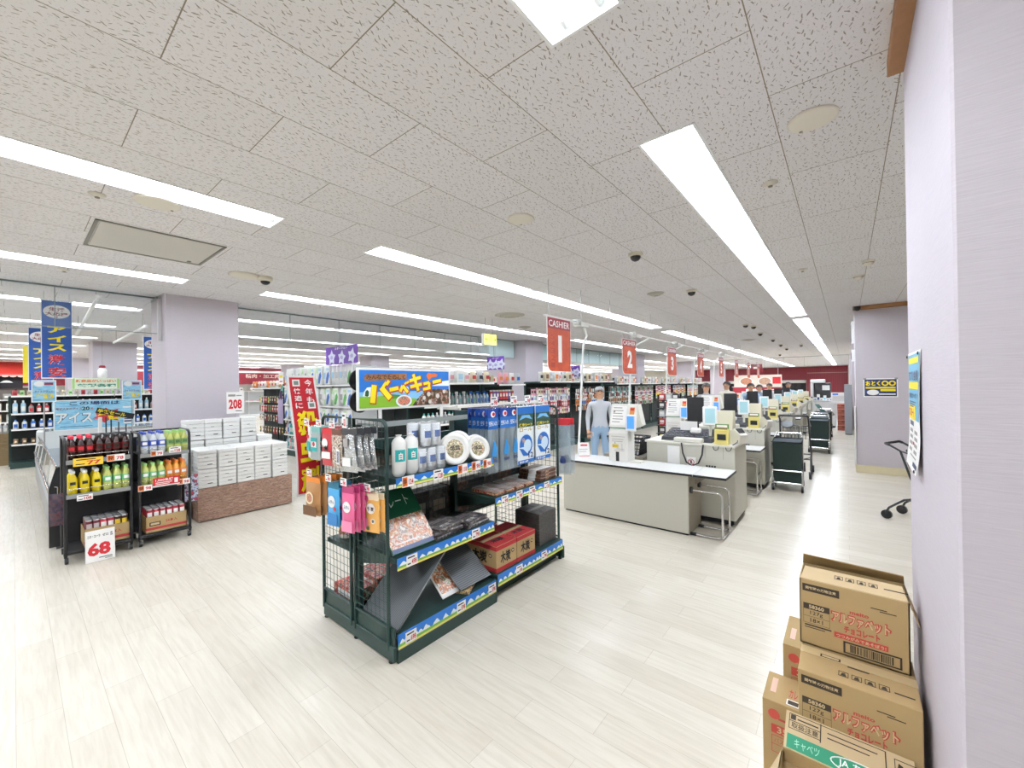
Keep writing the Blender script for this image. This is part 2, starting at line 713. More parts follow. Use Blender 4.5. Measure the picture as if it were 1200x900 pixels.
# columns on an eight-metre grid, papered, with a pale skirting
def column(x0, x1, y0, y1):
    o = struct(MB(PAPER).box(x0, x1, y0, y1, 0, H + .02, bev=0.006).build('column', org=((x0 + x1) / 2, (y0 + y1) / 2, 0)))
    return o
def skirt(x0, x1, y0, y1, n):
    t = .012
    struct(MB(KICK).box(x0 - t, x1 + t, y0 - t, y1 + t, 0, .13, bev=.003).build('baseboard_column'))
column(.195, 1.1, 1.38, 2.3)
column(.12, 1.02, 9.4, 10.3)
skirt(.12, 1.02, 9.4, 10.3, 2)
for gy in (17.45, 25.5, 33.5):
    column(.12, 1.02, gy, gy + .88)
for gx in (-7.98, -15.95, -23.95):
    for gy in (1.305, 9.3, 17.35, 25.4, 33.4):
        column(gx, gx + .88, gy, gy + .86)
# timber cornice along the near pillar and over the second one
OAKT = OAK
struct(MB(OAKT).box(.145, .196, 1.2, 2.285, 2.845, 2.912, bev=.002).build('trim_1'))
struct(MB(OAKT).box(.10, 1.04, 9.36, 9.402, 2.84, 2.912, bev=.002).build('trim_2'))

# glass smoke curtains hung under the ceiling along the column lines
GEDGE = M('glass_edge_frame', '7f8b8b', 0.3, 0.4)
def smoke_curtain(y0, y1, x, lab, along='y'):
    t = thing('glass_smoke_curtain', lab, 'glass panel', (x, (y0 + y1) / 2, 2.4), 'glass smoke curtains under the ceiling')
    n = max(1, round((y1 - y0) / .93))
    w = (y1 - y0) / n
    fr = MB(GEDGE)
    fr.box(x - .012, x + .012, y0, y1, H - .02, H - .002)
    fr.box(x - .006, x + .006, y0, y1, 2.397, 2.405)
    for i in range(n + 1):
        yy = y0 + i * w
        fr.box(x - .005, x + .005, yy - .004, yy + .004, 2.4, H - .01)
    fr.build('edge_frame', t)
    MB(GLASS).box(x - .003, x + .003, y0, y1, 2.405, H - .02).build('pane', t)
    return t
smoke_curtain(-6.4, 1.29, -7.5, 'clear glass smoke curtain left of the lilac column above the freezer')
smoke_curtain(2.18, 9.28, -7.5, 'clear glass smoke curtain between the two lilac columns above the aisles')
smoke_curtain(10.18, 17.3, -7.5, 'clear glass smoke curtain beyond the second lilac column behind the cashier signs')
def smoke_cross(x0, x1, y, lab):
    t = thing('glass_smoke_curtain', lab, 'glass panel', ((x0 + x1) / 2, y, 2.4), 'glass smoke curtains under the ceiling')
    fr = MB(GEDGE)
    fr.box(x0, x1, y - .012, y + .012, H - .02, H - .002)
    fr.box(x0, x1, y - .006, y + .006, 2.397, 2.405)
    n = max(1, round((x1 - x0) / .93))
    for i in range(n + 1):
        xx = x0 + i * (x1 - x0) / n
        fr.box(xx - .004, xx + .004, y - .005, y + .005, 2.4, H - .01)
    fr.build('edge_frame', t)
    MB(GLASS).box(x0, x1, y - .003, y + .003, 2.405, H - .02).build('pane', t)
smoke_cross(-7.0, .1, 25.9, 'clear glass smoke curtain crossing the ceiling before the far maroon wall')

# ---------------------------------------------------------------- recessed twin-tube ceiling lights
REFL = M('white_reflector', 'f0f2f2', 0.35)
def make_light(L, tube):
    root = thing('ceiling_light', 'x', 'ceiling light', (0, 0, 0))
    d, w = .075, LW - .001
    h = L / 2
    mb = MB(REFL)
    # tray: sloped sides and ends, centre ridge, thin flange below the tiles
    mb.poly([(-w, -h, 0), (-w, h, 0), (-.095, h, d), (-.095, -h, d)][::-1])
    mb.poly([(w, -h, 0), (w, h, 0), (.095, h, d), (.095, -h, d)])
    mb.poly([(-.095, -h, d), (.095, -h, d), (.095, h, d), (-.095, h, d)][::-1])
    mb.prism([(-.028, d), (.028, d), (0, .03)][::-1], -h, h, F=frame((0, 0, 0), (1, 0, 0), (0, 0, 1)))
    for s in (-1, 1):
        e = s * h
        mb.poly([(-w, e, 0), (w, e, 0), (.095, e - s * .03, d), (-.095, e - s * .03, d)])
    for s in (-1, 1):
        mb.box(s * (LW - .004) - .007, s * (LW - .004) + .007, -h, h, -.006, .004)
        mb.box(-LW, LW, s * (h - .006) - .006, s * (h - .006) + .006, -.006, .004)
    ho = mb.build('housing', root)
    for s in (-1, 1):
        tb = MB(tube).tube([(s * .066, -h + .055, .034), (s * .066, h - .055, .034)], .0163, 8, caps=False).build('tube', root)
        for e in (-1, 1):
            k = MB(WHITE)
            k.tube([(s * .066, e * (h - .056), .034), (s * .066, e * (h - .02), .034)], .019, 8)
            k.box(s * .066 - .014, s * .066 + .014, e * (h - .03) - .012, e * (h - .03) + .012, .03, d)
            k.build('lamp_socket', tb)
    return root
ROWN = ['the strip over the checkout aisle', 'the strip over the barbecue rack', 'the strip before the lilac column', 'the first strip behind the lilac column',
        'the second strip behind the lilac column', 'the third strip behind the lilac column', 'the fourth strip behind the lilac column',
        'the fifth strip behind the lilac column', 'the sixth strip behind the lilac column', 'the seventh strip behind the lilac column',
        'the eighth strip behind the lilac column', 'the ninth strip behind the lilac column']
_lights = {}
for i, x in enumerate(ROWX):
    k = 0
    for a, b in bays_for(i):
        n = 3
        L = (b - a) / n
        key = (round(L, 3), i == 0)
        if key not in _lights:
            _lights[key] = make_light(L, TUBE_AISLE if i == 0 else TUBE)
        for j in range(n):
            y = a + L * (j + .5)
            place(_lights[key], (x, y, H), 0, 'twin-tube ceiling light, %s from the near end of %s' % (ORDW[k] if k < 20 else 'last', ROWN[i]), 'recessed fluorescent ceiling lights')
            k += 1

# ---------------------------------------------------------------- ceiling fittings
DISKM = M('ceiling_cover_beige', 'e2dccf', 0.6)
def disk(x, y, r, lab):
    t = thing('ceiling_cover', lab, 'ceiling cover', (x, y, H))
    MB(DISKM).lathe([(0, H - .012), (r * .9, H - .012), (r, H - .007), (r, H - .001)], 32, cx=x, cy=y).build('cover_plate', t)
    a = 2.2
    MB(M('grey_screw', '8d8777', .5)).lathe([(0, H - .016), (.008, H - .015), (.009, H - .011)], 10, cx=x + r * .85 * math.cos(a), cy=y + r * .85 * math.sin(a)).build('screw', t)
disk(-.114, 2.53, .105, 'round beige cover plate on the ceiling right of the nearest light strip')
disk(-1.96, 2.53, .105, 'round beige cover plate on the ceiling above the barbecue rack')
disk(-3.69, .645, .13, 'round pale cover plate on the ceiling between the long left light and the hatch')
# small detector rosettes
def rosette(x, y, lab, r=.045):
    MBo = MB(DISKM).lathe([(0, H - .022), (r * .4, H - .02), (r * .45, H - .01), (r, H - .006), (r, H - .001)], 20, cx=x, cy=y)
    MBo.mat(M('grey_screw', '8d8777')).lathe([(0, H - .03), (r * .28, H - .028), (r * .3, H - .02)], 12, cx=x, cy=y)
    tag(MBo.build('sprinkler_rosette', org=(x, y, H)), lab, 'sprinkler', 'small fittings on the ceiling')
for (px, py, lab) in ((-.37, 3.16, 'small round sprinkler on the ceiling right of the nearest checkout light'),
                      (-3.83, .36, 'small round sprinkler on the ceiling under the long left light'),
                      (-.38, 5.85, 'tiny round sprinkler on the ceiling right of the checkout lights, near the joint'),
                      (-6.47, .35, 'tiny round sprinkler on the ceiling below the second left light'),
                      (-6.42, 3.08, 'tiny round sprinkler on the ceiling under the light above the barbecue sign')):
    rosette(px, py, lab)
# dome cameras
def make_dome():
    t = thing('dome_camera', 'x', 'security camera', (0, 0, 0), 'dome cameras over the checkouts')
    MB(M('camera_base_cream', 'd9d2c0', .5)).lathe([(.07, -.001), (.072, -.02), (.06, -.032), (.05, -.033)], 20).build('base', t)
    MB(M('smoked_dome', '0c0c0e', .08)).lathe([(.052, -.03), (.05, -.05), (.036, -.07), (.016, -.08), (0, -.082)], 16).build('dome', t)
    return t
dome = make_dome()
dl = ['nearest black dome camera on the ceiling, left of the checkout light strip', 'second black dome camera along the ceiling above the checkouts', 'left one of two neighbouring black dome cameras on the ceiling above the checkouts',
      'right one of two neighbouring black dome cameras on the ceiling above the checkouts', 'black dome camera just beyond the neighbouring pair on the ceiling', 'sixth black dome camera along the ceiling above the checkouts',
      'seventh black dome camera along the ceiling above the checkouts', 'eighth black dome camera along the ceiling above the checkouts', 'farthest black dome camera above the checkouts', 'black dome camera right of the checkout light strip']
for i, (px, py) in enumerate(((-1.62, 3.96), (-1.67, 6.05), (-1.74, 10.44), (-1.64, 10.81), (-1.75, 12.53), (-1.72, 14.69), (-1.75, 16.89), (-1.78, 19.0), (-2.4, 22.79), (-1.21, 17.47))):
    place(dome, (px, py, H), 0, dl[i])
# left detector and bullet camera
p = Vector((-5.31, 1.68, H))
t = thing('smoke_detector', 'pale flat smoke detector with a camera beside it on the ceiling before the column', 'smoke detector', (p.x, p.y, H))
MB(DISKM).lathe([(.15, H - .001), (.15, H - .014), (.11, H - .03), (0, H - .034)], 28, cx=p.x, cy=p.y).build('base', t)
p2 = Vector((-5.23, 1.75, H))
c = thing('dome_camera', 'pale dome camera with a black lens beside the flat detector before the column', 'security camera', (p2.x, p2.y, H))
MB(M('camera_base_cream')).lathe([(.075, H - .001), (.08, H - .03), (.065, H - .05), (.05, H - .055)], 20, cx=p2.x, cy=p2.y + .12).build('base', c)
MB(M('smoked_dome')).lathe([(.052, H - .05), (.045, H - .075), (.02, H - .092), (0, H - .094)], 14, cx=p2.x, cy=p2.y + .12).build('dome', c)
# smoke detectors on the right
for px, py, lab in ((.2, 5.93, 'round smoke detector on the ceiling near the second pillar'), (.13, 6.67, 'flat round fitting on the ceiling just beyond the smoke detector')):
    p = Vector((px, py, H))
    t = thing('smoke_detector', lab, 'smoke detector', (p.x, p.y, H))
    MB(DISKM).lathe([(.06, H - .001), (.06, H - .012), (.045, H - .02), (.04, H - .04), (.02, H - .05), (0, H - .051)], 20, cx=p.x, cy=p.y).build('base', t)
    MB(M('grey_screw')).lathe([(.05, H - .018), (.05, H - .024)], 16, cx=p.x, cy=p.y).build('vent_ring', t)
# access hatch
t = thing('access_hatch', 'square grey access hatch with a metal rim in the ceiling at the left', 'ceiling hatch', (-4.8, .82, H))
r = MB(M('hatch_rim', '86837b', .5))
x0, x1, y0, y1 = -5.22, -4.38, .40, 1.25
for a in ((x0, x1, y0, y0 + .022), (x0, x1, y1 - .022, y1), (x0, x0 + .022, y0, y1), (x1 - .022, x1, y0, y1)):
    r.box(a[0], a[1], a[2], a[3], H - .008, H - .001)
r.build('rim', t)
MB(M('hatch_panel', 'cac6bf', .7)).box(x0 + .03, x1 - .03, y0 + .03, y1 - .03, H - .006, H - .001).build('panel', t)
MB(M('grey_screw')).box(-5.15, -5.12, 1.12, 1.15, H - .012, H - .006).build('latch', t)
# round air vents
def air_vent(px, py, r, lab):
    p = Vector((px, py, H))
    t = thing('air_diffuser', lab, 'air vent', (p.x, p.y, H))
    g = MB(M('vent_grey', 'b5b1a6', .6))
    for k, (ra, rb, z) in enumerate(((r, r * .86, .012), (r * .8, r * .62, .03), (r * .56, r * .36, .04))):
        g.lathe([(ra, H - .001), (ra, H - z * .6), (rb, H - z), (rb * .96, H - z * .4)], 32, cx=p.x, cy=p.y)
    g.build('cone_rings', t)
    MB(M('vent_dark', '6b675f', .8)).lathe([(0, H - .004), (r * .9, H - .003)], 32, cx=p.x, cy=p.y).build('throat', t)
air_vent(-4.8, 5.82, .28, 'large round air vent on the ceiling above the green exit sign')
air_vent(-2.12, 5.89, .12, 'small round air vent on the ceiling near the dome cameras')
air_vent(-5.54, 7.24, .14, 'small round air vent on the ceiling beside the large vent above the exit sign')
air_vent(-2.31, 14.24, .2, 'round air vent on the ceiling among the far dome cameras')
# exit sign
t = thing('exit_sign', 'glowing yellow and green exit sign hanging from the ceiling', 'exit sign', (-5.35, 5.85, 2.39))
F = wall_frame((-5.31, 5.85, 2.5), '+x')
b = MB(M('sign_case_white', 'e6e6da', .5)).box(-5.39, -5.312, 5.67, 6.03, 2.385, 2.61, bev=.01)
b.build('case', t)
EX = M('exit_sign_lit', 'f4f27a', .5, emit=1.1)
EXG = M('exit_green', '1c8f3e', .5, emit=.35)
g = MB(EX).box(-.17, .17, -.1, .095, -.004, .002, F=F)
for s in (-1, 1):
    g.mat(EXG).box(s * .1 - .045, s * .1 + .045, -.008, .008, .002, .004, F=F)
    g.prism([(s * .155, 0), (s * .11, .045), (s * .105, .03), (s * .13, 0), (s * .105, -.03), (s * .11, -.045)][::s], .002, .004, F=F)
g.box(-.035, -.025, -.05, .05, .002, .004, F=F).box(.025, .035, -.05, .05, .002, .004, F=F).box(-.035, .035, .042, .052, .002, .004, F=F)
g.tube([(0, .025, .004), (-.005, -.005, .004), (.012, -.03, .004)], .006, 5, F=F)
g.build('lit_panel', t)
for yy in (5.75, 5.95):
    MB(STEEL).tube([(-5.35, yy, 2.61), (-5.35, yy, H)], .005, 6).build('hanger', t)
# ---------------------------------------------------------------- shared product shapes
def pillow(mb, w, h, d, z1, m, F=None, y0=0.0, nu=6, nv=8, pinch=0.0):
    """soft pouch hanging from z1 down, width w, facing -y"""
    for sgn in (-1, 1):
        def fn(u, v, sgn=sgn):
            t = (max(0.0, math.sin(PI * u)) ** .6) * (max(0.0, math.sin(PI * v)) ** .6)
            ww = w * (1 - pinch * v)
            return ((u - .5) * ww * (1 if sgn < 0 else -1), y0 + sgn * d / 2 * t, z1 - h + h * v)
        mb.grid(fn, nu, nv, m, F)
    return mb

SKY = M('printed_sky_blue', '2272c8', .4)
CLOUD = M('printed_cloud', 'eef4fa', .4)
LAWN = M('printed_grass', '6fa83c', .4)
SANDY = M('printed_yellow_edge', 'e2d46a', .4)
def sky_strip(mb, F, x0, x1, y0, y1, seed=1):
    """shelf-edge strip printed with sky, clouds and grass"""
    h = y1 - y0
    rnd = random.Random(seed)
    mb.mat(SKY).box(x0, x1, y0, y1, -.003, .001, F=F)
    x = x0 + .01
    while x < x1 - .03:
        w = rnd.uniform(.03, .07)
        w = min(w, x1 - x)
        pts = [(x, y0 + h * .3)]
        for k in range(7):
            a = k / 6
            pts.append((x + w * (1 - a), y0 + h * (.34 + .3 * math.sin(PI * a) * rnd.uniform(.7, 1.2))))
        mb.prism([pts[0]] + pts[1:][::1], .001, .0016, CLOUD, F)
        x += w * rnd.uniform(.8, 1.5)
    mb.mat(LAWN).box(x0, x1, y0 + h * .14, y0 + h * .34, .0012, .0022, F=F)
    mb.mat(SANDY).box(x0, x1, y0, y0 + h * .16, .0014, .0026, F=F)
    return mb

def price_tag(parent, F, cx, cy, w, h, num, style='w', name='price_tag'):
    """small shelf-edge card standing a little proud of the rail"""
    b = MB(TAGW)
    if style == 'y':
        b = MB(M('yellow_card', 'f0c93a', .6))
    b.box(cx - w / 2, cx + w / 2, cy - h / 2, cy + h / 2, .003, .006, F=F)
    if style == 'o':
        b.mat(M('orange_print', 'e0701f', .6)).box(cx - w * .48, cx - w * .08, cy - h * .42, cy + h * .42, .006, .0066, F=F)
        b.text(F, '特', cx - w * .42, cy - h * .33, cx - w * .14, cy + h * .33, M('brown_print', '5a2413', .6), .0072, .03)
        b.text(F, num, cx + w * .02, cy - h * .3, cx + w * .42, cy + h * .2, RED, .0068, .03)
    else:
        b.mat(INK).box(cx - w * .4, cx + w * .25, cy + h * .24, cy + h * .36, .006, .0065, F=F)
        b.text(F, num, cx - w * .05, cy - h * .38, cx + w * .42, cy + h * .12, RED, .0068, .03)
        b.mat(INK).box(cx - w * .42, cx - w * .12, cy - h * .32, cy - h * .2, .006, .0065, F=F)
    return b.build(name, parent)

# ---------------------------------------------------------------- barbecue gondola in the foreground
GX = -2.47
gon = thing('display_gondola', 'dark green wire-sided display rack with barbecue goods in the middle of the floor', 'display rack', (-2.45, 2.3, 0))
WIRE = M('green_wire', '2a4741', 0.4, 0.3)
b = MB(GREEN)
b.box(-2.865, -2.03, 1.375, 1.40, .012, .10, bev=.004)
b.box(-2.86, -2.04, 1.385, 1.398, .10, .20)
b.box(-2.045, -2.022, 1.40, 2.262, 0.0, .078, bev=.003)
b.box(-2.13, -2.11, 2.262, 3.19, 0.0, .10)
b.box(-2.865, -2.84, 1.40, 3.19, 0, .09)
b.box(-2.865, -2.03, 3.185, 3.21, .012, .12, bev=.004)
b.build('plinth', gon)
for x in (-2.84, -2.45, -2.07):
    for y in (1.39, 3.19):
        MB(BLACK).lathe([(.018, 0), (.02, .006), (.012, .014), (.008, .05)], 10, cx=x, cy=y).build('levelling_foot', gon)
p = MB(GREEN)
for y in (1.42, 2.255, 3.18):
    p.box(GX - .03, GX + .03, y - .018, y + .018, .05, 1.36, bev=.004)
p.box(GX - .015, GX + .015, 1.42, 3.18, 1.18, 1.25)
p.box(GX - .015, GX + .015, 1.42, 3.18, .08, .16)
p.box(GX - .012, GX + .012, 2.27, 3.17, 1.25, 1.40)
p.build('spine_posts', gon)
w = MB(WIRE)
for k in range(36):
    y = 1.44 + k * .05
    if y < 3.17:
        w.tube([(GX, y, .16), (GX, y, 1.18)], .0017, 4, caps=False)
for k in range(21):
    z = .18 + k * .05
    w.tube([(GX, 1.43, z), (GX, 3.17, z)], .0017, 4, caps=False)
w.build('wire_back', gon)
def end_panel(y, xa, xb, outer, nm):
    """wire end panel: round-cornered tube frame with a 5 cm grid"""
    z0, z1, r = .07, 1.405, .05
    pts = []
    if outer > 0:
        pts = [(xa, y, z0), (xa, y, z1)] + [(xb - r + r * math.sin(a), y, z1 - r + r * math.cos(a)) for a in (0, PI / 8, PI / 4, 3 * PI / 8, PI / 2)] + [(xb, y, z0)]
    else:
        pts = [(xb, y, z0), (xb, y, z1)] + [(xa + r - r * math.sin(a), y, z1 - r + r * math.cos(a)) for a in (0, PI / 8, PI / 4, 3 * PI / 8, PI / 2)] + [(xa, y, z0)]
    o = MB(GREEN).tube(pts, .0115, 8).tube([(xa, y, .2), (xb, y, .2)], .008, 6).build('end_frame', gon)
    g = MB(WIRE)
    n = int((xb - xa) / .05)
    for k in range(1, n + 1):
        x = xa + (xb - xa) * k / (n + 1)
        g.tube([(x, y, .2), (x, y, z1 - .01)], .0018, 4, caps=False)
    z = .24
    while z < z1 - .03:
        g.tube([(xa, y - .003, z), (xb, y - .003, z)], .0018, 4, caps=False)
        z += .05
    g.build('wire_grid', o)
end_panel(1.38, -2.445, -2.085, 1, 'near_right')
end_panel(1.38, -2.862, -2.495, -1, 'near_left')
end_panel(3.2, -2.445, -2.085, 1, 'far_right')
end_panel(3.2, -2.862, -2.495, -1, 'far_left')
SHELFG = M('green_shelf_steel', '15302b', .5)
FX = wall_frame((-2.028, 0, 0), '+x')
def shelf(x0, x1, y0, y1, z, rail=None, tags=(), seed=0, fx=None):
    s = MB(SHELFG).box(x0, x1, y0, y1, z - .028, z, bev=.002)
    s.prism([(x1, z - .028), (GX + .03, z - .028), (GX + .03, z - .13), (GX + .06, z - .12)], -(y0 + .012), -(y0 + .004), F=frame((0, 0, 0), (1, 0, 0), (0, 0, 1)))
    s.prism([(x1, z - .028), (GX + .03, z - .028), (GX + .03, z - .13), (GX + .06, z - .12)], -(y1 - .004), -(y1 - .012), F=frame((0, 0, 0), (1, 0, 0), (0, 0, 1)))
    so = s.build('shelf', gon)
    if rail:
        r = MB(SHELFG)
        sky_strip(r, FX, y0 + .005, y1 - .005, rail[0], rail[1], seed)
        ro = r.build('price_rail', so)
        for (ty, num, st) in tags:
            price_tag(ro, FX, ty, (rail[0] + rail[1]) / 2, .085 if st == 'o' else .078, .064, num, st)
    return so
R1 = -2.033
shelf(GX + .03, R1, 1.40, 2.262, .163, (.078, .164), ((1.492, '698', 'w'), (1.902, '598', 'w'), (2.21, '598', 'w')), 1)
shelf(GX + .03, R1, 1.40, 2.25, .602, (.533, .603), ((1.505, '498', 'w'), (2.05, '798', 'w')), 2)
shelf(GX + .03, R1, 1.40, 2.25, 1.066, (1.014, 1.068), ((1.485, '124', 'o'), (1.717, '128', 'w'), (1.93, '118', 'o'), (2.06, '98', 'o'), (2.173, '98', 'o')), 3)
shelf(GX + .03, R1, 2.275, 3.18, .19, (.105, .19), ((2.533, '698', 'w'), (2.875, '798', 'w')), 4)
shelf(GX + .03, R1, 2.262, 3.18, .762, (.706, .762), ((2.367, '98', 'w'), (2.545, '98', 'w'), (2.716, '98', 'w'), (2.927, '128', 'w')), 5)
for z in (.15, .55, .95, 1.2):
    for ya, yb in ((1.40, 2.25), (2.262, 3.18)):
        s = MB(SHELFG).box(-2.85, GX - .03, ya, yb, z - .028, z, bev=.002)
        s.build('shelf', gon)
# hanging bar with prongs for the second bay, its price cards
bar = MB(M('white_bar', 'e4e2da', .4)).box(-2.24, -2.215, 2.07, 3.2, 1.44, 1.462, bev=.002)
for y in (2.1, 3.17):
    bar.box(GX, -2.22, y - .008, y + .008, 1.425, 1.445)
bo = bar.build('hanging_bar', gon)
HOOKY = (2.33, 2.47, 2.585, 2.715, 2.965)
for y in HOOKY:
    MB(CHROME).tube([(GX, y, 1.425), (-2.09, y, 1.425), (-2.075, y, 1.432)], .0028, 6).build('prong', bo)
FB = wall_frame((-2.213, 0, 0), '+x')
for y, n in ((2.465, '98'), (2.717, '98'), (2.911, '98'), (3.115, '128')):
    price_tag(bo, FB, y, 1.475, .085, .075, n)
gb = MB(M('grey_clear_rail', '8d9391', .25)).box(-2.255, -2.245, 1.41, 2.2, 1.352, 1.385)
gb.box(-2.46, -2.25, 1.415, 1.43, 1.36, 1.372).box(-2.46, -2.25, 2.185, 2.2, 1.36, 1.372)
gb.build('cross_rail', gon)
# sign on top
sg = MB(M('sign_frame_white', 'e9e8e4', .4)).box(-2.262, -2.246, 1.293, 2.025, 1.462, 1.722, bev=.003)
for y in (1.45, 1.95):
    sg.box(-2.262, -2.25, y - .01, y + .01, 1.38, 1.47)
so = sg.build('barbecue_sign', gon)
F = wall_frame((-2.2455, 1.306, 1.476), '+x')
W_, H_ = .706, .232
a = MB(SKY).box(0, W_, 0, H_, -.002, .0008, F=F)
a.mat(M('printed_light_sky', '86c2ea', .4)).box(0, W_, 0, H_ * .42, .0006, .0012, F=F)
a.prism([(.02, .07), (.06, .06), (.12, .07), (.115, .11), (.09, .13), (.05, .125), (.03, .1)][::1], .0012, .0016, CLOUD, F)
a.prism([(.3, .09), (.36, .09), (.35, .125), (.32, .135), (.29, .12)], .0012, .0016, CLOUD, F)
a.prism([(.55, .13), (W_, .13), (W_, .17), (.66, .165), (.6, .155)], .0012, .0016, CLOUD, F)
a.prism([(0, 0), (.42, 0), (.42, .045), (.3, .06), (.18, .075), (.1, .068), (0, .072)], .0016, .002, M('printed_meadow', '7fb02c', .4), F)
a.prism([(.16, .07), (.22, .08), (.28, .075), (.3, .055), (.2, .05)], .0018, .0021, M('printed_hill', '3f7d2c', .4), F)
a.prism([(.035, .075), (.05, .07), (.06, .075), (.062, .1), (.05, .112), (.038, .1)], .002, .0024, M('printed_tree', '1f5226', .4), F)
a.prism([(.38, 0), (W_, 0), (W_, .105), (.6, .11), (.5, .105), (.44, .06)], .002, .0024, mat_blotch('printed_grill_picture', ['2b2420', '4a2c22', '3a4a2a', '8a3b28', 'b8b0a6', '241d1a'], 30, .4), F)
for (x, y, r) in ((.52, .075, .016), (.6, .06, .017), (.53, .022, .014), (.66, .09, .014), (.48, .05, .013)):
    a.lathe([(r, .0024), (r, .0028)], 14, M('printed_onion', 'd9d3cc', .4), F, cx=x, cy=y)
a.lathe([(.062, .0028), (.062, .0031)], 24, CLOUD, F @ Matrix.Diagonal((1, .62, 1, 1)), cx=.315, cy=.055)
a.lathe([(.048, .0031), (.048, .0034)], 24, mat_blotch('printed_meat_picture', ['e8c36a', 'c9604e', 'd98a7c', '4d5a2a', 'e5b9a0'], 45, .4), F @ Matrix.Diagonal((1, .62, 1, 1)), cx=.315, cy=.058)
a.prism([(.035, .165), (.2, .17), (.34, .178), (.335, .2), (.34, .215), (.2, .21), (.04, .205), (.03, .185)], .0024, .0028, mat_blotch('printed_plank', ['8a5a34', 'a06e42', '6e4426'], 20, .5, (1, 1, 8)), F)
a.text(F, 'みんなでたのしく', .045, .174, .325, .205, M('printed_dark_brown', '3b1f10', .5), .0032, .02)
a.prism([(.52, .17), (.55, .19), (.59, .195), (.6, .21), (.57, .22), (.55, .215), (.52, .222), (.5, .2)], .0024, .0028, M('printed_orange_leaf', 'd86a2a', .5), F)
OUT = M('printed_red_outline', 'b53a18', .5)
_lz = [0]
def logo_stroke(pts, wd):
    for (p, q) in pts:
        _lz[0] += 1
        d = Vector((q[0] - p[0], q[1] - p[1]))
        n = Vector((-d.y, d.x)).normalized()
        e = d.normalized()
        for (ww, z, mm, sx) in ((wd + .011, .0034, OUT, .0055), (wd, .0042, YEL, 0)):
            P0, P1 = Vector(p) - e * sx + (Vector((.004, -.003)) if sx else Vector((0, 0))), Vector(q) + e * sx + (Vector((.004, -.003)) if sx else Vector((0, 0)))
            a.prism([tuple(P0 - n * ww / 2), tuple(P1 - n * ww / 2), tuple(P1 + n * ww / 2), tuple(P0 + n * ww / 2)], z - .0006, z + _lz[0] * .00002, mm, F)
logo_stroke([((.098, .14), (.085, .03)), ((.145, .125), (.21, .055)), ((.165, .15), (.18, .138)), ((.185, .16), (.2, .148))], .034)
logo_stroke([((.205, .108), (.272, .12))], .024)
logo_stroke([((.285, .095), (.305, .135)), ((.305, .135), (.345, .09)), ((.325, .155), (.332, .145)), ((.342, .162), (.349, .152))], .02)
logo_stroke([((.36, .165), (.45, .19)), ((.365, .125), (.46, .145)), ((.39, .21), (.43, .1))], .021)
logo_stroke([((.475, .145), (.525, .155)), ((.525, .155), (.52, .115)), ((.47, .108), (.535, .118))], .019)
logo_stroke([((.555, .155), (.63, .17))], .022)
a.build('printed_panel', so)
# two black discs behind the sign's left end
for z, s_ in ((1.645, 'upper'), (1.515, 'lower')):
    t = thing('black_disc', '%s of two round black discs behind the left end of the barbecue sign' % s_, 'disc', (-2.33, 1.345, z), 'black discs behind the barbecue sign')
    F = wall_frame((-2.36, 1.31, z), '-y')
    MB(BLACK).lathe([(0, -.02), (.052, -.02), (.064, -.005), (.067, .01), (.062, .012), (.05, -.004), (0, -.004)], 24, F=wall_frame((-2.30, 1.335, z), '+x')).build('dish', t)
    MB(BLACK).box(-2.31, -2.295, 1.39, 1.46, z - .013, z + .013, bev=.003).build('handle', t)

# ---- goods: upper shelf, first bay
def make_cup_stack(h, r, n, lab_col):
    t = thing('cup_stack', 'x', 'plastic cups')
    b = MB(M('cup_plastic', 'f0f4f6', .15))
    z = 0
    prof = []
    for k in range(n):
        zz = h * .15 + k * (h * .85) / n
        prof += [(r * .9, zz), (r, zz + h * .5 / n), (r * .97, zz + h * .55 / n)]
    b.lathe([(r * .72, 0)] + prof + [(r * .95, h)], 14)
    b.build('cups', t)
    MB(M('cup_label', lab_col, .3)).prism([(r * 1.03 * math.sin(q), -r * 1.03 * math.cos(q)) for q in [(-.7 + 1.4 * i / 6) for i in range(7)]] + [(r * .98 * math.sin(q), -r * .98 * math.cos(q)) for q in [(.7 - 1.4 * i / 6) for i in range(7)]], h * .38, h * .68).build('label', t)
    MB(FILM).lathe([(r * 1.02, .002), (r * 1.08, h * .1), (r * 1.08, h * .94), (r * .8, h * 1.02), (r * .3, h * 1.05)], 14).build('wrapper', t)
    return t
cs = make_cup_stack(.145, .036, 7, '3f74bf')
k = 0
names = {0: 'lower', 1: 'upper'}
for row, (z, ys, dx) in enumerate(((1.066, (1.635, 1.712, 1.79), 0), (1.066, (1.65, 1.73, 1.81), -.085), (1.222, (1.675, 1.752), 0), (1.222, (1.64, 1.72, 1.80), -.085))):
    for i, y in enumerate(ys):
        rowname = ['lower front', 'lower rear', 'upper front', 'upper rear'][row]
        place(cs, (-2.095 + dx, y, z), PI / 2 + .1 * ((i * 7) % 3 - 1), 'wrapped stack of clear plastic cups, %s in the %s row, upper shelf' % (nth(i, len(ys)), rowname), 'stacks of plastic cups on the upper shelf')
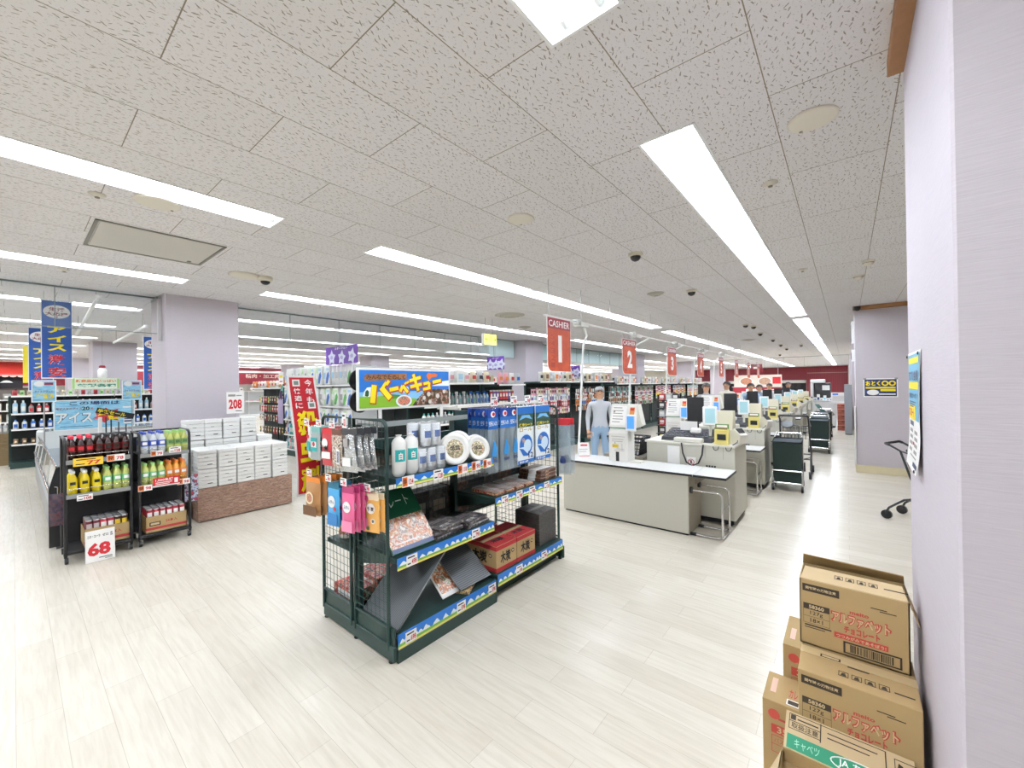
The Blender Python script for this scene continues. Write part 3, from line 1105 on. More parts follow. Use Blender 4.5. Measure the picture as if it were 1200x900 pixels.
def make_sleeve():
    t = thing('cup_sleeve', 'x', 'paper cups')
    b = MB(M('paper_cup_white', 'ecebe6', .5))
    b.lathe([(.03, 0), (.041, .02), (.043, .12), (.043, .2), (.036, .215), (.026, .225), (.012, .236), (.02, .246)], 14)
    b.build('sleeve', t)
    q = MB(M('teal_print', '2aa7a6', .5))
    F = wall_frame((0, -.0435, .095), '-y')
    q.prism([(.044 * math.sin(s), -.044 * math.cos(s)) for s in [(-.75 + 1.5 * i / 6) for i in range(7)]] + [(.04 * math.sin(s), -.04 * math.cos(s)) for s in [(.75 - 1.5 * i / 6) for i in range(7)]], .09, .16)
    q.text(F, '白', -.012, .008, .012, .05, TAGW, .003, .04)
    q.build('label', t)
    return t
slv = make_sleeve()
for i, (x, y) in enumerate(((-2.1, 1.475), (-2.1, 1.566))):
    place(slv, (x, y, 1.066), PI / 2 - .35, 'white sleeve of paper cups with a teal label, %s of two on the upper shelf' % ('left' if i == 0 else 'right'), 'sleeves of paper cups on the upper shelf')
def make_plates(r):
    t = thing('plate_pack', 'x', 'paper plates')
    b = MB(M('paper_plate_white', 'f0efea', .5))
    for k in range(6):
        o = k * .0075
        b.lathe([(0, -.004 - o), (r * .66, -.004 - o), (r * .74, .006 - o), (r, .012 - o), (r * 1.0, .009 - o), (r * .73, .002 - o), (0, -.008 - o)], 28)
    b.build('plates', t)
    c = MB(mat_blotch('plate_label_print', ['f0ead8', 'd9c9a0', '7a7350', 'e9e0cc', 'c98a5a'], 40, .5)).lathe([(0, -.001), (r * .6, -.001), (r * .6, .0005), (0, .001)], 24)
    c.mat(INK).text(frame((0, 0, 0), (1, 0, 0), (0, 1, 0)), '紙皿', -r * .35, -r * .1, r * .35, r * .22, INK, .003, .02)
    c.build('label', t)
    return t
pl = make_plates(.108)
pl2 = make_plates(.088)
def tilt(face_rz, back):
    return (PI / 2 - back, 0, face_rz)
place(pl, (-2.07, 1.905, 1.07 + .106), rot=tilt(PI / 2 - .25, .25), label='large pack of white paper plates leaning beside the cup stacks', group='packs of paper plates')
place(copy_tree(pl), (-2.14, 2.0, 1.07 + .108), rot=tilt(PI / 2 - .25, .22), label='white paper plate pack half hidden behind the large plate pack', group='packs of paper plates')
place(pl2, (-2.06, 2.12, 1.068 + .086), rot=tilt(PI / 2 - .3, .3), label='smaller pack of white paper plates at the right end of the upper shelf', group='packs of paper plates')
place(copy_tree(pl2), (-2.13, 2.16, 1.068 + .088), rot=tilt(PI / 2 - .3, .25), label='small white plate pack behind the smaller front pack', group='packs of paper plates')

# ---- goods: middle shelf, first bay
def flat_pack(name, w, d, h, m, art=None):
    b = MB(m).box(-w / 2, w / 2, -d / 2, d / 2, 0, h, bev=min(h, .01) * .25)
    return b
t = thing('foil_plate_pack', 'green photo-printed foil plate pack leaning at the near end of the middle shelf', 'package', (-2.07, 1.575, .603))
T = Matrix.Translation((-2.075, 1.575, .61)) @ Matrix.Rotation(PI / 2, 4, 'Z') @ Matrix.Rotation(-math.radians(42), 4, 'X')
b = MB(M('package_green', '14553c', .3), T).box(-.165, .165, 0, .012, 0, .42, bev=.003)
F = wall_frame((0, -.0005, 0), '-y')
b.mat(mat_blotch('printed_food_photo', ['efe6d8', 'c98f5e', 'b0593c', 'e9dccb', '6d3a26', 'f1ece2'], 22, .3, (1, 1, 1), .5)).box(-.16, .16, .03, .22, 0, .0012, F=F)
b.mat(M('printed_navy', '2c3f6b', .4)).box(-.16, .16, .005, .03, 0, .0012, F=F)
b.text(F, 'プレート', -.11, .29, .1, .37, TAGW, .002, .0)
b.mat(TAGW).box(-.12, .05, .05, .058, .0012, .002, F=F)
b.build('board', t)
MB(M('foil', 'c9ccd0', .25, .9), T).box(-.155, .155, .0125, .02, .01, .4, bev=.003).build('foil_plates', t)
DPK = mat_blotch('dark_printed_pack', ['1c1a1c', '3c383c', '5c5558', '26211f', '8d8580'], 26, .35, (1, 1, 1), .6)
PL_ = ['dark flat net pack, %s on the middle shelf']
for i, (x, y, z, rz) in enumerate(((-2.15, 1.83, .603, .1), (-2.15, 1.85, .628, -.12), (-2.14, 2.11, .603, .05), (-2.15, 2.1, .628, .2), (-2.3, 1.95, .603, 0), (-2.15, 1.86, .652, .18))):
    t = thing('net_pack', 'dark flat net pack, %s on the middle shelf' % ['lowest of the left pile', 'in the middle of the left pile', 'lower of the right pile', 'upper of the right pile', 'at the back', 'on top of the left pile'][i], 'package', (x, y, z), 'flat net packs on the middle shelf')
    T = Matrix.Translation((x, y, z)) @ Matrix.Rotation(PI / 2 + rz, 4, 'Z')
    MB(DPK, T).box(-.115, .115, -.09, .09, 0, .023, bev=.004).build('sleeve', t)
    q = MB(TAGW, T)
    F = frame((0, 0, .0235), (1, 0, 0), (0, 1, 0))
    q.text(F, '焼き網', -.09, -.07, .05, -.03, TAGW, .001, .02)
    q.mat(M('grey_print', '9a9490', .5)).box(-.08, .08, .03, .036, 0, .0008, F=F).box(-.08, .04, .05, .056, 0, .0008, F=F)
    q.build('printing', t)
# ---- goods: bottom shelf, first bay
GRILL = mat_stripes('grey_expanded_mesh', '3a3d40', '676b6e', 26, 0, .4)
def mesh_tray(T, w, d, lab):
    t = thing('grill_tray', lab, 'grill tray', T.translation)
    b = MB(GRILL, T).box(0, w, 0, d, 0, .004)
    b.build('mesh_sheet', t)
    r = MB(M('tray_rim', '8b8f91', .3, .8), T)
    r.tube([(0, 0, 0), (w, 0, 0), (w, d, 0), (0, d, 0)], .005, 6, closed=True)
    r.build('rim', t)
an = math.atan2(.40, .42)
T = Matrix.Translation((-2.425, 1.412, .17)) @ Matrix.Rotation(an, 4, 'X')
mesh_tray(T, .38, .55, 'large grey mesh tray leaning up at the near end of the bottom shelf')
T = Matrix.Translation((-2.44, 1.93, .46)) @ Matrix.Rotation(math.radians(34), 4, 'Y')
mesh_tray(T, .46, .30, 'second grey mesh tray sloping to the front of the bottom shelf')
t = thing('photo_pack', 'flat pack with a food photo wedged between the two mesh trays', 'package', (-2.1, 1.83, .17))
T = Matrix.Translation((-2.09, 1.80, .19)) @ Matrix.Rotation(PI / 2, 4, 'Z') @ Matrix.Rotation(-math.radians(50), 4, 'X')
MB(TAGW, T).box(-.0, .2, 0, .008, 0, .34, bev=.002).build('board', t)
MB(MATS.get('x') or mat_blotch('printed_grill_food', ['e9dcc8', 'd88f54', '9a4a30', 'f2ead9', '6d7d3a'], 30, .3), T).box(.012, .188, -.001, 0, .03, .25).build('photo', t)
t = thing('skewer_pack', 'small clear pack of food-photo skewers lying at the front of the bottom shelf', 'package', (-2.08, 2.02, .165))
T = Matrix.Translation((-2.11, 2.03, .168)) @ Matrix.Rotation(.5, 4, 'Z')
MB(mat_blotch('printed_fruit_photo', ['e8d8c0', 'd08a6a', '3a2a24', 'e6c98c', '1c1816'], 34, .3), T).box(-.05, .05, -.09, .09, 0, .02, bev=.004).build('pouch', t)
MB(TAGW, T).box(-.045, .045, .09, .105, .004, .016).build('header', t)
# ---- charcoal boxes in the second bay
BOXR = M('box_red_print', 'a5262b', .7)
def make_charcoal_box():
    t = thing('charcoal_box', 'x', 'carton')
    b = MB(CARD).box(-.12, .12, -.155, .155, 0, .2, bev=.002)
    b.mat(BOXR)
    b.box(-.1215, .1215, -.1565, .1565, .004, .035)
    b.box(-.1215, .1215, -.1565, .1565, .165, .196)
    b.box(-.12, .12, -.155, -.02, .2, .2008).box(-.12, .12, .02, .155, .2, .2008)
    b.build('carton', t)
    q = MB(INK)
    for fc, o, hw in (('-y', (0, -.157, 0), .1), ('+x', (.122, 0, 0), .13), ('-x', (-.122, 0, 0), .13)):
        F = wall_frame(o, fc)
        q.text(F, '木炭', -hw * .75, .055, hw * .45, .145, INK, .0, .03)
        q.lathe([(.016, 0), (.016, .0006)], 14, INK, F, cx=hw * .72, cy=.12)
        q.lathe([(.009, .0006), (.009, .001)], 12, CARDL, F, cx=hw * .72, cy=.12)
    F = frame((0, 0, .201), (1, 0, 0), (0, 1, 0))
    q.text(F, '木炭', -.08, -.1, .06, -.035, INK, .0006, .03)
    q.build('lettering', t)
    MB(M('clear_tape', 'cdb98c', .25)).box(-.121, .121, -.02, .02, .2002, .2012).build('tape', t)
    return t
cb = make_charcoal_box()
for i, (x, y) in enumerate(((-2.205, 2.41), (-2.205, 2.66), (-2.63, 2.41), (-2.63, 2.66))):
    place(cb, (x, y, .191 if i < 2 else .151), PI / 2, 'brown and red charcoal carton, %s on the bottom shelf' % ['front left', 'front right', 'rear left behind the wire back', 'rear right behind the wire back'][i], 'charcoal cartons')
BKB = mat_blotch('dark_carton', ['2b2a29', '3d3b39', '4f4b47', '232120'], 18, .6, (1, 1, 14))
for i in range(2):
    t = thing('dark_carton', '%s of two dark grey cartons stacked at the far end of the bottom shelf' % ['lower', 'upper'][i], 'carton', (-2.2, 3.03, .191 + i * .142), 'dark cartons at the far end')
    MB(BKB).box(-2.36, -2.09, 2.9, 3.165, .191 + i * .142, .331 + i * .142, bev=.003).build('carton', t)
    MB(M('dark_tape', '5d5750', .4)).box(-2.245, -2.2, 2.899, 3.166, .332 + i * .142, .333 + i * .142).build('tape', t)
# ---- second bay, middle shelf: skewers and small packs
SK = mat_blotch('skewer_print', ['7a1f22', 'a8332c', 'd9b48a', '3a1a18', 'c98a5c'], 30, .35, (1, 1, 1), .4)
for i in range(4):
    y = 2.36 + i * .125
    t = thing('skewer_box', 'low red skewer pack, %s on the middle shelf of the far bay' % nth(i, 4), 'package', (-2.16, y, .763), 'red skewer packs')
    MB(SK).box(-2.33, -2.06, y - .052, y + .052, .763, .785, bev=.004).build('tray', t)
    MB(FILM).box(-2.325, -2.065, y - .05, y + .05, .785, .796, bev=.004).build('lid', t)
for i in range(3):
    t = thing('stick_bundle', 'dark bundle of wooden sticks, %s at the far end of the middle shelf' % ['lowest', 'middle', 'topmost'][i], 'package', (-2.16, 3.0, .763 + i * .03), 'bundles of sticks')
    bb = MB(mat_blotch('stick_print', ['3a2620', '6a4534', '2a1a16', 'b58a66'], 24, .5, (8, 1, 1)))
    bb.box(-2.31, -2.065, 2.885 + .01 * i, 3.14, .763 + i * .03, .791 + i * .03, bev=.005)
    bb.build('sticks', t)
    MB(TAGW).box(-2.2, -2.12, 2.884 + .01 * i, 3.141, .765 + i * .03, .7925 + i * .03).build('band', t)
# ---- left side of the gondola, seen through the wire
def simple_box_thing(name, label, cat, x0, x1, y0, y1, z0, z1, m, m2, group=None):
    t = thing(name, label, cat, ((x0 + x1) / 2, (y0 + y1) / 2, z0), group)
    MB(m).box(x0, x1, y0, y1, z0, z1, bev=.003).build('body', t)
    MB(m2).box(x0 + .2 * (x1 - x0), x1 - .2 * (x1 - x0), y0 - .001, y1 + .001, z0 + .3 * (z1 - z0), z0 + .75 * (z1 - z0)).build('label', t)
    return t
REDP = mat_blotch('red_snack_print', ['8a1a22', 'b92c30', 'd98a70', '5a1016', 'c9b39a'], 25, .4)
for i in range(3):
    simple_box_thing('red_pack', 'red printed pack, %s on the bottom left shelf behind the wire end' % ['nearest', 'second from the wire', 'third from the wire'][i], 'package', -2.82, -2.55, 1.43 + i * .17, 1.58 + i * .17, .151, .235 + .03 * (i == 1), REDP, TAGW, 'red packs behind the wire')
LBL = mat_blotch('can_label_print', ['f0ece2', 'd9b04a', 'b0463a', 'e8e2d4'], 18, .4)
for i in range(3):
    t = thing('white_tin', 'white tin, %s on the left shelf behind the wire end' % ['nearest', 'middle', 'farthest'][i], 'tin', (-2.76, 1.50 + i * .17, .551), 'white tins behind the wire')
    MB(M('tin_white', 'e6e2d8', .3)).lathe([(.055, .551), (.057, .556), (.057, .7), (.05, .706), (.048, .702), (0, .702)], 18, cx=-2.76, cy=1.50 + i * .17).build('tin', t)
    MB(LBL).lathe([(.0575, .575), (.0575, .675)], 18, cx=-2.76, cy=1.50 + i * .17).build('label', t)
DPB = M('dark_bottle', '2a2322', .3)
for i in range(5):
    y = 1.48 + i * .16
    t = thing('dark_jar', 'dark jar with a red lid, %s, upper left shelf behind the wire' % nth(i, 5, 'near').replace('nearmost', 'nearest').replace('rightmost', 'farthest').replace('leftmost', 'farthest').replace('from near', 'from the wire'), 'jar', (-2.68, y, .951), 'dark jars behind the wire')
    MB(DPB).lathe([(.045, .951), (.048, .96), (.048, 1.04), (.035, 1.06)], 14, cx=-2.68, cy=y).build('glass', t)
    MB(M('jar_lid_red', '8d2a2a', .4)).lathe([(.038, 1.06), (.038, 1.08), (0, 1.082)], 14, cx=-2.68, cy=y).build('lid', t)

STK = [mat_blotch('dark_grey_stock', ['2a2a2c', '4a4846', '6b6660', '1f1f21'], 20, .5), mat_blotch('dark_brown_stock', ['2c211c', '4a3428', '7a5a44', '1e1714'], 20, .5), M('black_stock', '1f2022', .5)]
STN = ['dark grey', 'dark brown', 'black']
_sk = []
for m_ in STK:
    q = thing('stock_carton', 'x', 'carton')
    MB(m_).box(-.075, .075, -.1, .1, 0, .25, bev=.003).build('carton', q)
    MB(M('stock_label', '8d8578', .6)).box(-.0755, .0755, -.06, .06, .08, .17).build('label', q)
    _sk.append(q)
for zi, (z, rn) in enumerate(((.551, 'second'), (.951, 'third'))):
    for i in range(9):
        if (zi == 0 and i < 2) or (zi == 1 and i < 0) or (zi == 1 and i in (4,)):
            continue
        c = (i + zi) % 3
        place(_sk[c], (-2.575, 1.54 + i * .195 + (.03 if i > 3 else 0), z), 0, '%s carton, %s from the wire end, %s shelf on the hidden side' % (STN[c], ORDW[i], rn), 'stock on the hidden side of the barbecue rack')
# ---- long blue bags and sheets on the prongs
BLU = M('bag_blue', '2569b5', .3)
PALEB = clear_mat('pale_blue_film', 'c6d6e0', .28, .03)
def make_long_bag(w=.11, h=.48):
    t = thing('long_blue_bag', 'x', 'hanging pack')
    pillow(MB(), w, h * .72, .028, -h * .28, PALEB, nv=8).build('pouch', t)
    c = MB(M('bag_card_dark_blue', '1c3f8f', .35)).box(-w / 2, w / 2, -.002, .002, -h * .3, .012)
    F = wall_frame((0, -.0022, 0), '-y')
    c.mat(BLU).box(-w / 2, w / 2, -h * .3, -h * .12, 0, .0008, F=F)
    c.lathe([(.024, .0), (.024, .001)], 16, TAGW, F, cx=0, cy=-.03)
    c.lathe([(.015, .001), (.015, .0016)], 14, RED, F, cx=.006, cy=-.03)
    c.text(F, '空気入れ', -w * .4, -h * .25, w * .4, -h * .17, TAGW, .0014, .02)
    c.build('header_card', t)
    q = MB(M('bag_wave_blue', '2d8ccf', .3))
    F = wall_frame((0, -.0155, -h * .62), '-y')
    q.prism([(-.03, -.05), (.02, -.06), (.03, .0), (.01, .05), (-.005, .07), (-.012, .03)], 0, .001, F=F)
    q.text(F, '500', -.03, -.1, .03, -.075, M('bag_navy', '20356e', .4), .001, .02)
    q.build('print', t)
    return t
lb = make_long_bag()
hk = ['first', 'second', 'third']
for hi, y in enumerate(HOOKY[:3]):
    n = 6 if hi < 2 else 5
    for i in range(n):
        x = -2.10 - i * .045
        place(lb, (x, y + (.004 if i % 2 else -.004), 1.413), PI / 2 + .06 * ((i * 5) % 3 - 1), 'tall blue bag on the %s prong of the far bay, %s' % (hk[hi], 'at the front' if i == 0 else ORDW[i] + ' from the front'), 'tall blue bags on the prongs')
def make_wave_sheet(w=.22, h=.46):
    t = thing('wave_sheet', 'x', 'hanging pack')
    b = MB(M('sheet_white', 'e8eef2', .3)).box(-w / 2, w / 2, -.004, .004, -h, .012, bev=.001)
    b.build('sheet', t)
    F = wall_frame((0, -.0042, 0), '-y')
    q = MB(BLU).box(-w / 2, w / 2, -.09, .01, 0, .0006, F=F)
    q.mat(M('sheet_photo', '27483c', .4)).box(-w / 2, w / 2, -.16, -.05, .0006, .001, F=F)
    q.prism([(-.09, -.1), (0, -.08), (.09, -.1), (.05, -.06), (-.05, -.06)], .001, .0014, M('sheet_sky', '6fb0df', .4), F)
    q.text(F, '保冷シート', -.09, -.155, .09, -.125, YEL, .0014, .03)
    q.text(F, 'ロール', -.085, -.195, .085, -.165, M('gold_print', 'b99c3c', .4), .0008, .03)
    q.lathe([(.095, .0004), (.095, .001)], 28, M('wave_pale', 'cfe4f4', .4), F, cx=0, cy=-.31)
    q.mat(M('wave_blue', '1c62b4', .4))
    pts = []
    for k in range(13):
        an = PI * (1.05 - 1.5 * k / 12)
        pts.append((.088 * math.cos(an), -.31 + .088 * math.sin(an)))
    for k in range(12, -1, -1):
        an = PI * (1.05 - 1.5 * k / 12)
        pts.append((.02 + .052 * math.cos(an), -.315 + .052 * math.sin(an)))
    for k in range(12):
        a_, b_, c_, d_ = pts[k], pts[k + 1], pts[25 - k - 1], pts[25 - k]
        q.poly([(a_[0], a_[1], .0016), (d_[0], d_[1], .0016), (c_[0], c_[1], .0016), (b_[0], b_[1], .0016)], F=F)
    q.lathe([(.022, .001), (.022, .0016)], 14, M('wave_foam', 'd9b07a', .4), F, cx=-.035, cy=-.27)
    q.prism([(-.09, -.33), (-.04, -.395), (.04, -.4), (.0, -.37), (-.04, -.34)], .001, .0018, M('wave_blue'), F)
    q.text(F, '12', .03, -.42, .095, -.375, M('sheet_navy', '1b2f66', .4), .002, .03)
    q.mat(BLU).box(-w / 2, w / 2, -h, -.43, .0006, .0012, F=F)
    q.text(F, '巻き12枚', -.09, -.455, .03, -.436, TAGW, .0016, .02)
    q.build('print', t)
    return t
ws = make_wave_sheet()
for hi, y in enumerate(HOOKY[3:]):
    for i in range(4):
        place(ws, (-2.085 - i * .03, y, 1.413), PI / 2, 'pack with a blue wave emblem and 12 on the %s prong, %s' % (['nearer', 'farther'][hi], ['at the front', 'second from the front', 'third from the front', 'at the back'][i]), 'packs with a blue wave emblem')
# red-capped bag hanging at the far end
for i in range(2):
    y = 3.27 + i * .07
    t = thing('red_top_bag', 'clear blue bag with a red top hanging off the far end, %s' % ['nearer one', 'farther one'][i], 'hanging pack', (-2.1, y, 1.27), 'red-topped bags at the far end')
    T = Matrix.Translation((-2.07, y, 1.27)) @ Matrix.Rotation(.35, 4, 'Z')
    pillow(MB(None, T), .15, .47, .05, -.04, PALEB).build('pouch', t)
    MB(RED, T).box(-.07, .07, -.006, .006, -.045, .015, bev=.002).build('header_card', t)
    MB(M('bag_navy', '20356e'), T).lathe([(.03, -.4), (.035, -.37), (.02, -.33)], 10).build('nozzle', t)
    MB(CHROME).tube([(-2.1, 3.2, 1.28), (-2.1, y + .02, 1.28)], .003, 6).build('hook', gon)

# ---- packs on the near wire end
def tagged_prong(x, z, y1, num, tall=False):
    MB(CHROME).tube([(x, 1.376, z), (x, y1, z), (x, y1 - .012, z + .012)], .0028, 6).tube([(x - .02, 1.374, z), (x + .02, 1.374, z)], .003, 6).build('prong', gon)
    F = wall_frame((x, y1 - .018, z + .03), '-y')
    price_tag(gon, F, 0, .02 if tall else 0, .04 if tall else .062, .085 if tall else .042, num)
for i, (x, z, y1, n, tall) in enumerate(((-2.63, 1.36, 1.19, '298', 0), (-2.47, 1.36, 1.19, '298', 0), (-2.31, 1.36, 1.19, '198', 0), (-2.17, 1.37, 1.19, '128', 1),
                                         (-2.60, 1.045, 1.19, '198', 0), (-2.36, 1.045, 1.19, '98', 0), (-2.185, 1.045, 1.19, '98', 0), (-2.125, 1.0, 1.3, '98', 0))):
    tagged_prong(x, z, y1, n, tall)
SILV = M('silver_pouch', 'c4c7c9', .22, .75, bump=.9, nscale=45)
def make_pack(name, cat, w, h, d, m, art, header=True, pinch=0.0):
    t = thing(name, 'x', cat)
    b = MB()
    pillow(b, w, h - .02, d, -.02, m, pinch=pinch)
    b.build('pouch', t)
    if header:
        MB(art['head']).box(-w * .46, w * .46, -.002, .002, -.03, .008).build('header_card', t)
    q = MB()
    F = wall_frame((0, -d * .52, 0), '-y')
    for a in art['marks']:
        k = a[0]
        if k == 'r':
            q.mat(a[5]).box(a[1] * w, a[2] * w, -h * a[3], -h * a[4], 0, .001, F=F)
        elif k == 'c':
            q.lathe([(a[3] * w, 0), (a[3] * w, .0012)], 18, a[4], F, cx=a[1] * w, cy=-h * a[2])
        elif k == 't':
            q.text(F, a[1], a[2] * w, -h * a[5], a[3] * w, -h * a[4], a[6], .0022, .02)
    q.build('print', t)
    return t
TEAL = M('teal_print', '2aa7a6')
NAVY = M('printed_navy', '2c3f6b')
PNK = M('pink_pouch', 'd85f8c', .35)
LBLUE = M('light_blue_pouch', '4ea3d6', .35)
ORNG = M('orange_pouch', 'e8b05c', .4)
BRN = M('brown_pouch', 'a8794a', .4)
BRND = M('brown_chips', '6b4a2e', .7)
def hang_set(proto, x, z, ys, lab, grp, rz=0.0, dz=0.0):
    n = len(ys)
    for i, y in enumerate(ys):
        pos = 'at the front' if i == 0 else ('at the back' if i == n - 1 else ORDW[i] + ' from the front')
        place(proto, (x + .006 * ((i * 3) % 2), y, z + dz * i), rz + .05 * (((i * 7) % 3) - 1), lab + (', ' + pos if n > 1 else ''), grp if n > 1 else None)
pk = make_pack('white_pouch', 'hanging pack', .12, .2, .02, M('white_pouch', 'e6e6e4', .3), dict(head=TAGW, marks=[('r', -.4, .4, .75, .45, M('teal_print')), ('r', -.4, .2, .35, .25, RED)]))
hang_set(pk, -2.68, 1.352, (1.21, 1.25, 1.29), 'white pouch, far left of the upper row, wire end', 'white pouches on the wire end', -.2)
pk = make_pack('grey_pouch', 'hanging pack', .12, .2, .02, M('grey_pouch', '9ba3a3', .3), dict(head=M('header_teal', '7fb8b4', .4), marks=[('r', -.3, .3, .72, .3, TEAL), ('r', -.25, .25, .6, .42, TAGW), ('c', .0, .5, .12, RED)]))
hang_set(pk, -2.585, 1.352, (1.2, 1.235, 1.27, 1.3), 'grey pouch with a teal label in the wire end upper row', 'grey pouches on the wire end', .1)
pk = make_pack('red_pouch', 'hanging pack', .11, .22, .02, M('red_pouch', 'b23038', .35), dict(head=RED, marks=[('c', -.1, .38, .26, TAGW), ('r', -.4, .4, .8, .62, TAGW), ('t', '炭', -.2, .2, .44, .6, INK)]))
hang_set(pk, -2.44, 1.352, (1.205, 1.245, 1.285), 'red and white pouch in the wire end upper row', 'red pouches on the wire end', .15)
pk = make_pack('patterned_pouch', 'hanging pack', .11, .22, .02, mat_blotch('floral_print', ['d9d2c4', '8a6a52', 'e6e0d4', '5c4a3e', 'b04a3e'], 30, .35), dict(head=M('brown_header', '6a4030', .5), marks=[('r', .1, .4, .9, .5, TAGW), ('r', .15, .35, .85, .55, NAVY)]))
hang_set(pk, -2.335, 1.352, (1.21, 1.25, 1.3), 'brown patterned pouch in the wire end upper row', 'patterned pouches on the wire end', .1)
pk = make_pack('silver_bag', 'hanging pack', .13, .24, .035, SILV, dict(head=M('dark_header', '35363a', .4), marks=[('r', -.3, .2, .85, .65, TAGW), ('r', -.25, .05, .4, .2, M('grey_print', '9a9490'))]), pinch=.55)
hang_set(pk, -2.19, 1.362, (1.21, 1.25, 1.29, 1.33), 'shiny silver bag right of the wire end upper row', 'silver bags on the wire end', .25)
pk = make_pack('brown_bag', 'hanging pack', .15, .23, .05, BRN, dict(head=M('orange_header', 'd9812e', .5), marks=[('c', 0, .5, .26, M('cream_print', 'ead9b8', .5)), ('c', 0, .5, .18, M('rust_print', 'a8482a', .5)), ('r', -.44, .44, .98, .72, BRND)]))
hang_set(pk, -2.60, 1.035, (1.19, 1.225, 1.26, 1.295, 1.33), 'brown smoking-chip bag left of the wire end lower row', 'brown bags on the wire end', .2)
pk = make_pack('blue_pouch', 'hanging pack', .115, .25, .022, LBLUE, dict(head=M('dark_teal_header', '1f6a84', .5), marks=[('c', -.05, .42, .3, TAGW), ('t', 'ふきん', -.3, .2, .38, .46, NAVY), ('c', .2, .58, .1, RED), ('r', -.42, .42, .98, .7, M('blue_dots', '2f7fc0', .4))]))
hang_set(pk, -2.36, 1.035, (1.2, 1.235, 1.275), 'light blue pouch in the wire end lower row', 'blue pouches on the wire end', .15)
pk = make_pack('pink_pouch', 'hanging pack', .105, .25, .022, PNK, dict(head=M('magenta_header', 'b03468', .5), marks=[('c', 0, .42, .3, TAGW), ('t', 'ふきん', -.24, .24, .38, .46, NAVY), ('r', -.42, .42, .98, .74, M('pink_dots', 'e68aac', .4))]))
hang_set(pk, -2.185, 1.035, (1.195, 1.225, 1.255, 1.29), 'pink pouch in the wire end lower row', 'pink pouches on the wire end', .2)
pk = make_pack('orange_pouch', 'hanging pack', .11, .215, .02, ORNG, dict(head=M('cream_print'), marks=[('c', 0, .35, .28, TAGW), ('t', '竹炭', -.22, .22, .3, .42, INK), ('c', .15, .68, .14, TAGW), ('c', .15, .68, .09, INK), ('c', -.2, .88, .1, M('green_print', '4d7a4a', .5))]))
hang_set(pk, -2.115, .985, (1.30, 1.33), 'orange pouch right of the wire end lower row', 'orange pouches on the wire end', .3)
# long curved red banner behind the wire end
t = thing('pop_banner', 'tall curved red banner with yellow lettering beside the wire end of the barbecue rack', 'banner', (-2.9, 1.31, .865))
BANR = M('banner_red', 'bd1c28', .5)
nseg = 24
b = MB()
BL = ((0, 1.234), (.2, 1.234), (.45, 1.215), (1, 1.155))
BR = ((0, 1.398), (.35, 1.408), (.7, 1.388), (1, 1.335))
def bint(tab, v):
    for (a, p), (c, q) in zip(tab, tab[1:]):
        if v <= c:
            f = (v - a) / (c - a)
            return p + (q - p) * f
    return tab[-1][1]
def bsm(tab, v):
    return sum(bint(tab, min(1, max(0, v + d))) for d in (-.12, -.06, 0, .06, .12)) / 5
def bpt(u, v, off):
    # hangs just outside the left corner post and bends towards the entrance at its top
    l_, r_ = bsm(BL, v), bsm(BR, v)
    return (-2.895 + .05 * v + off, l_ + (r_ - l_) * u - .02, .865 + .825 * v)
for (mm, a0, a1, v0, v1, off) in ((TAGW, 0, 1, 0, 1, 0), (BANR, .07, .93, .018, .982, .0015)):
    b.grid(lambda u, v: bpt(a0 + (a1 - a0) * u, v0 + (v1 - v0) * v, off), 1, nseg, mm)
def btext(s, u0, u1, v0, v1, mm, bold, off=.004):
    vs, fs, (a_, b_, c_, d_) = text_geo(s, bold)
    pts = [bpt(u0 + (u1 - u0) * (x - a_) / (b_ - a_), v0 + (v1 - v0) * (y - c_) / (d_ - c_), off) for x, y in vs]
    b.mat(mm).add(pts, fs)
for i, ch in enumerate('殺虫剤'):
    btext(ch, .16, .88, .50 - i * .235, .71 - i * .235, YEL, .045)
for i, ch in enumerate('今年も'):
    btext(ch, .58, .84, .91 - i * .07, .965 - i * .07, TAGW, .02)
for i, ch in enumerate('快適に'):
    btext(ch, .18, .42, .85 - i * .06, .895 - i * .06, TAGW, .02)
for (u0, u1, v0, v1) in ((.16, .42, .91, .965), (.6, .86, .725, .78)):
    b.grid(lambda u, v: bpt(u0 + (u1 - u0) * u, v0 + (v1 - v0) * v, .003), 1, 2, TAGW)
    b.grid(lambda u, v: bpt(u0 + .05 + (u1 - u0 - .1) * u, v0 + .012 + (v1 - v0 - .024) * v, .004), 1, 2, M('banner_grey', '7f8f86', .5))
b.build('sheet', t)
MB(clear_mat('clear_plastic_rod', 'dddddd', .35)).tube([bpt(.5, v, -.006) for v in (0, .2, .4, .6, .8, 1)], .004, 6).build('rod', t)
MB(CHROME).tube([(-2.862, 1.385, .95), (-2.905, 1.30, .95)], .004, 6).tube([(-2.862, 1.385, 1.3), (-2.89, 1.29, 1.3)], .004, 6).build('clip_arm', gon)
# ---------------------------------------------------------------- left: drink racks, freezer, tissue pile
def make_bottle(name, h, r, cap, liquid, label, lab2=None):
    t = thing(name, 'x', 'bottle')
    b = MB(liquid).lathe([(r * .85, 0), (r, h * .03), (r * .97, h * .3), (r, h * .36), (r, h * .58), (r * .95, h * .64), (r * .6, h * .8), (r * .4, h * .86), (r * .4, h * .9)], 14)
    b.build('bottle_body', t)
    MB(cap).lathe([(r * .5, h * .885), (r * .5, h * .985), (r * .44, h), (0, h)], 12).build('cap', t)
    l = MB(label).lathe([(r * 1.02, h * .34), (r * 1.02, h * .6)], 14, smooth=True)
    if lab2:
        F = wall_frame((0, -r * 1.06, h * .47), '-y')
        l.mat(lab2).box(-r * .55, r * .55, -h * .06, h * .07, -.001, .0015, F=F)
    l.build('label', t)
    return t
COLA = M('cola_brown', '2a0f0a', .12)
COLAL = M('cola_label', '5c1013', .35)
YLIQ = M('yellow_drink', 'e0c81e', .15)
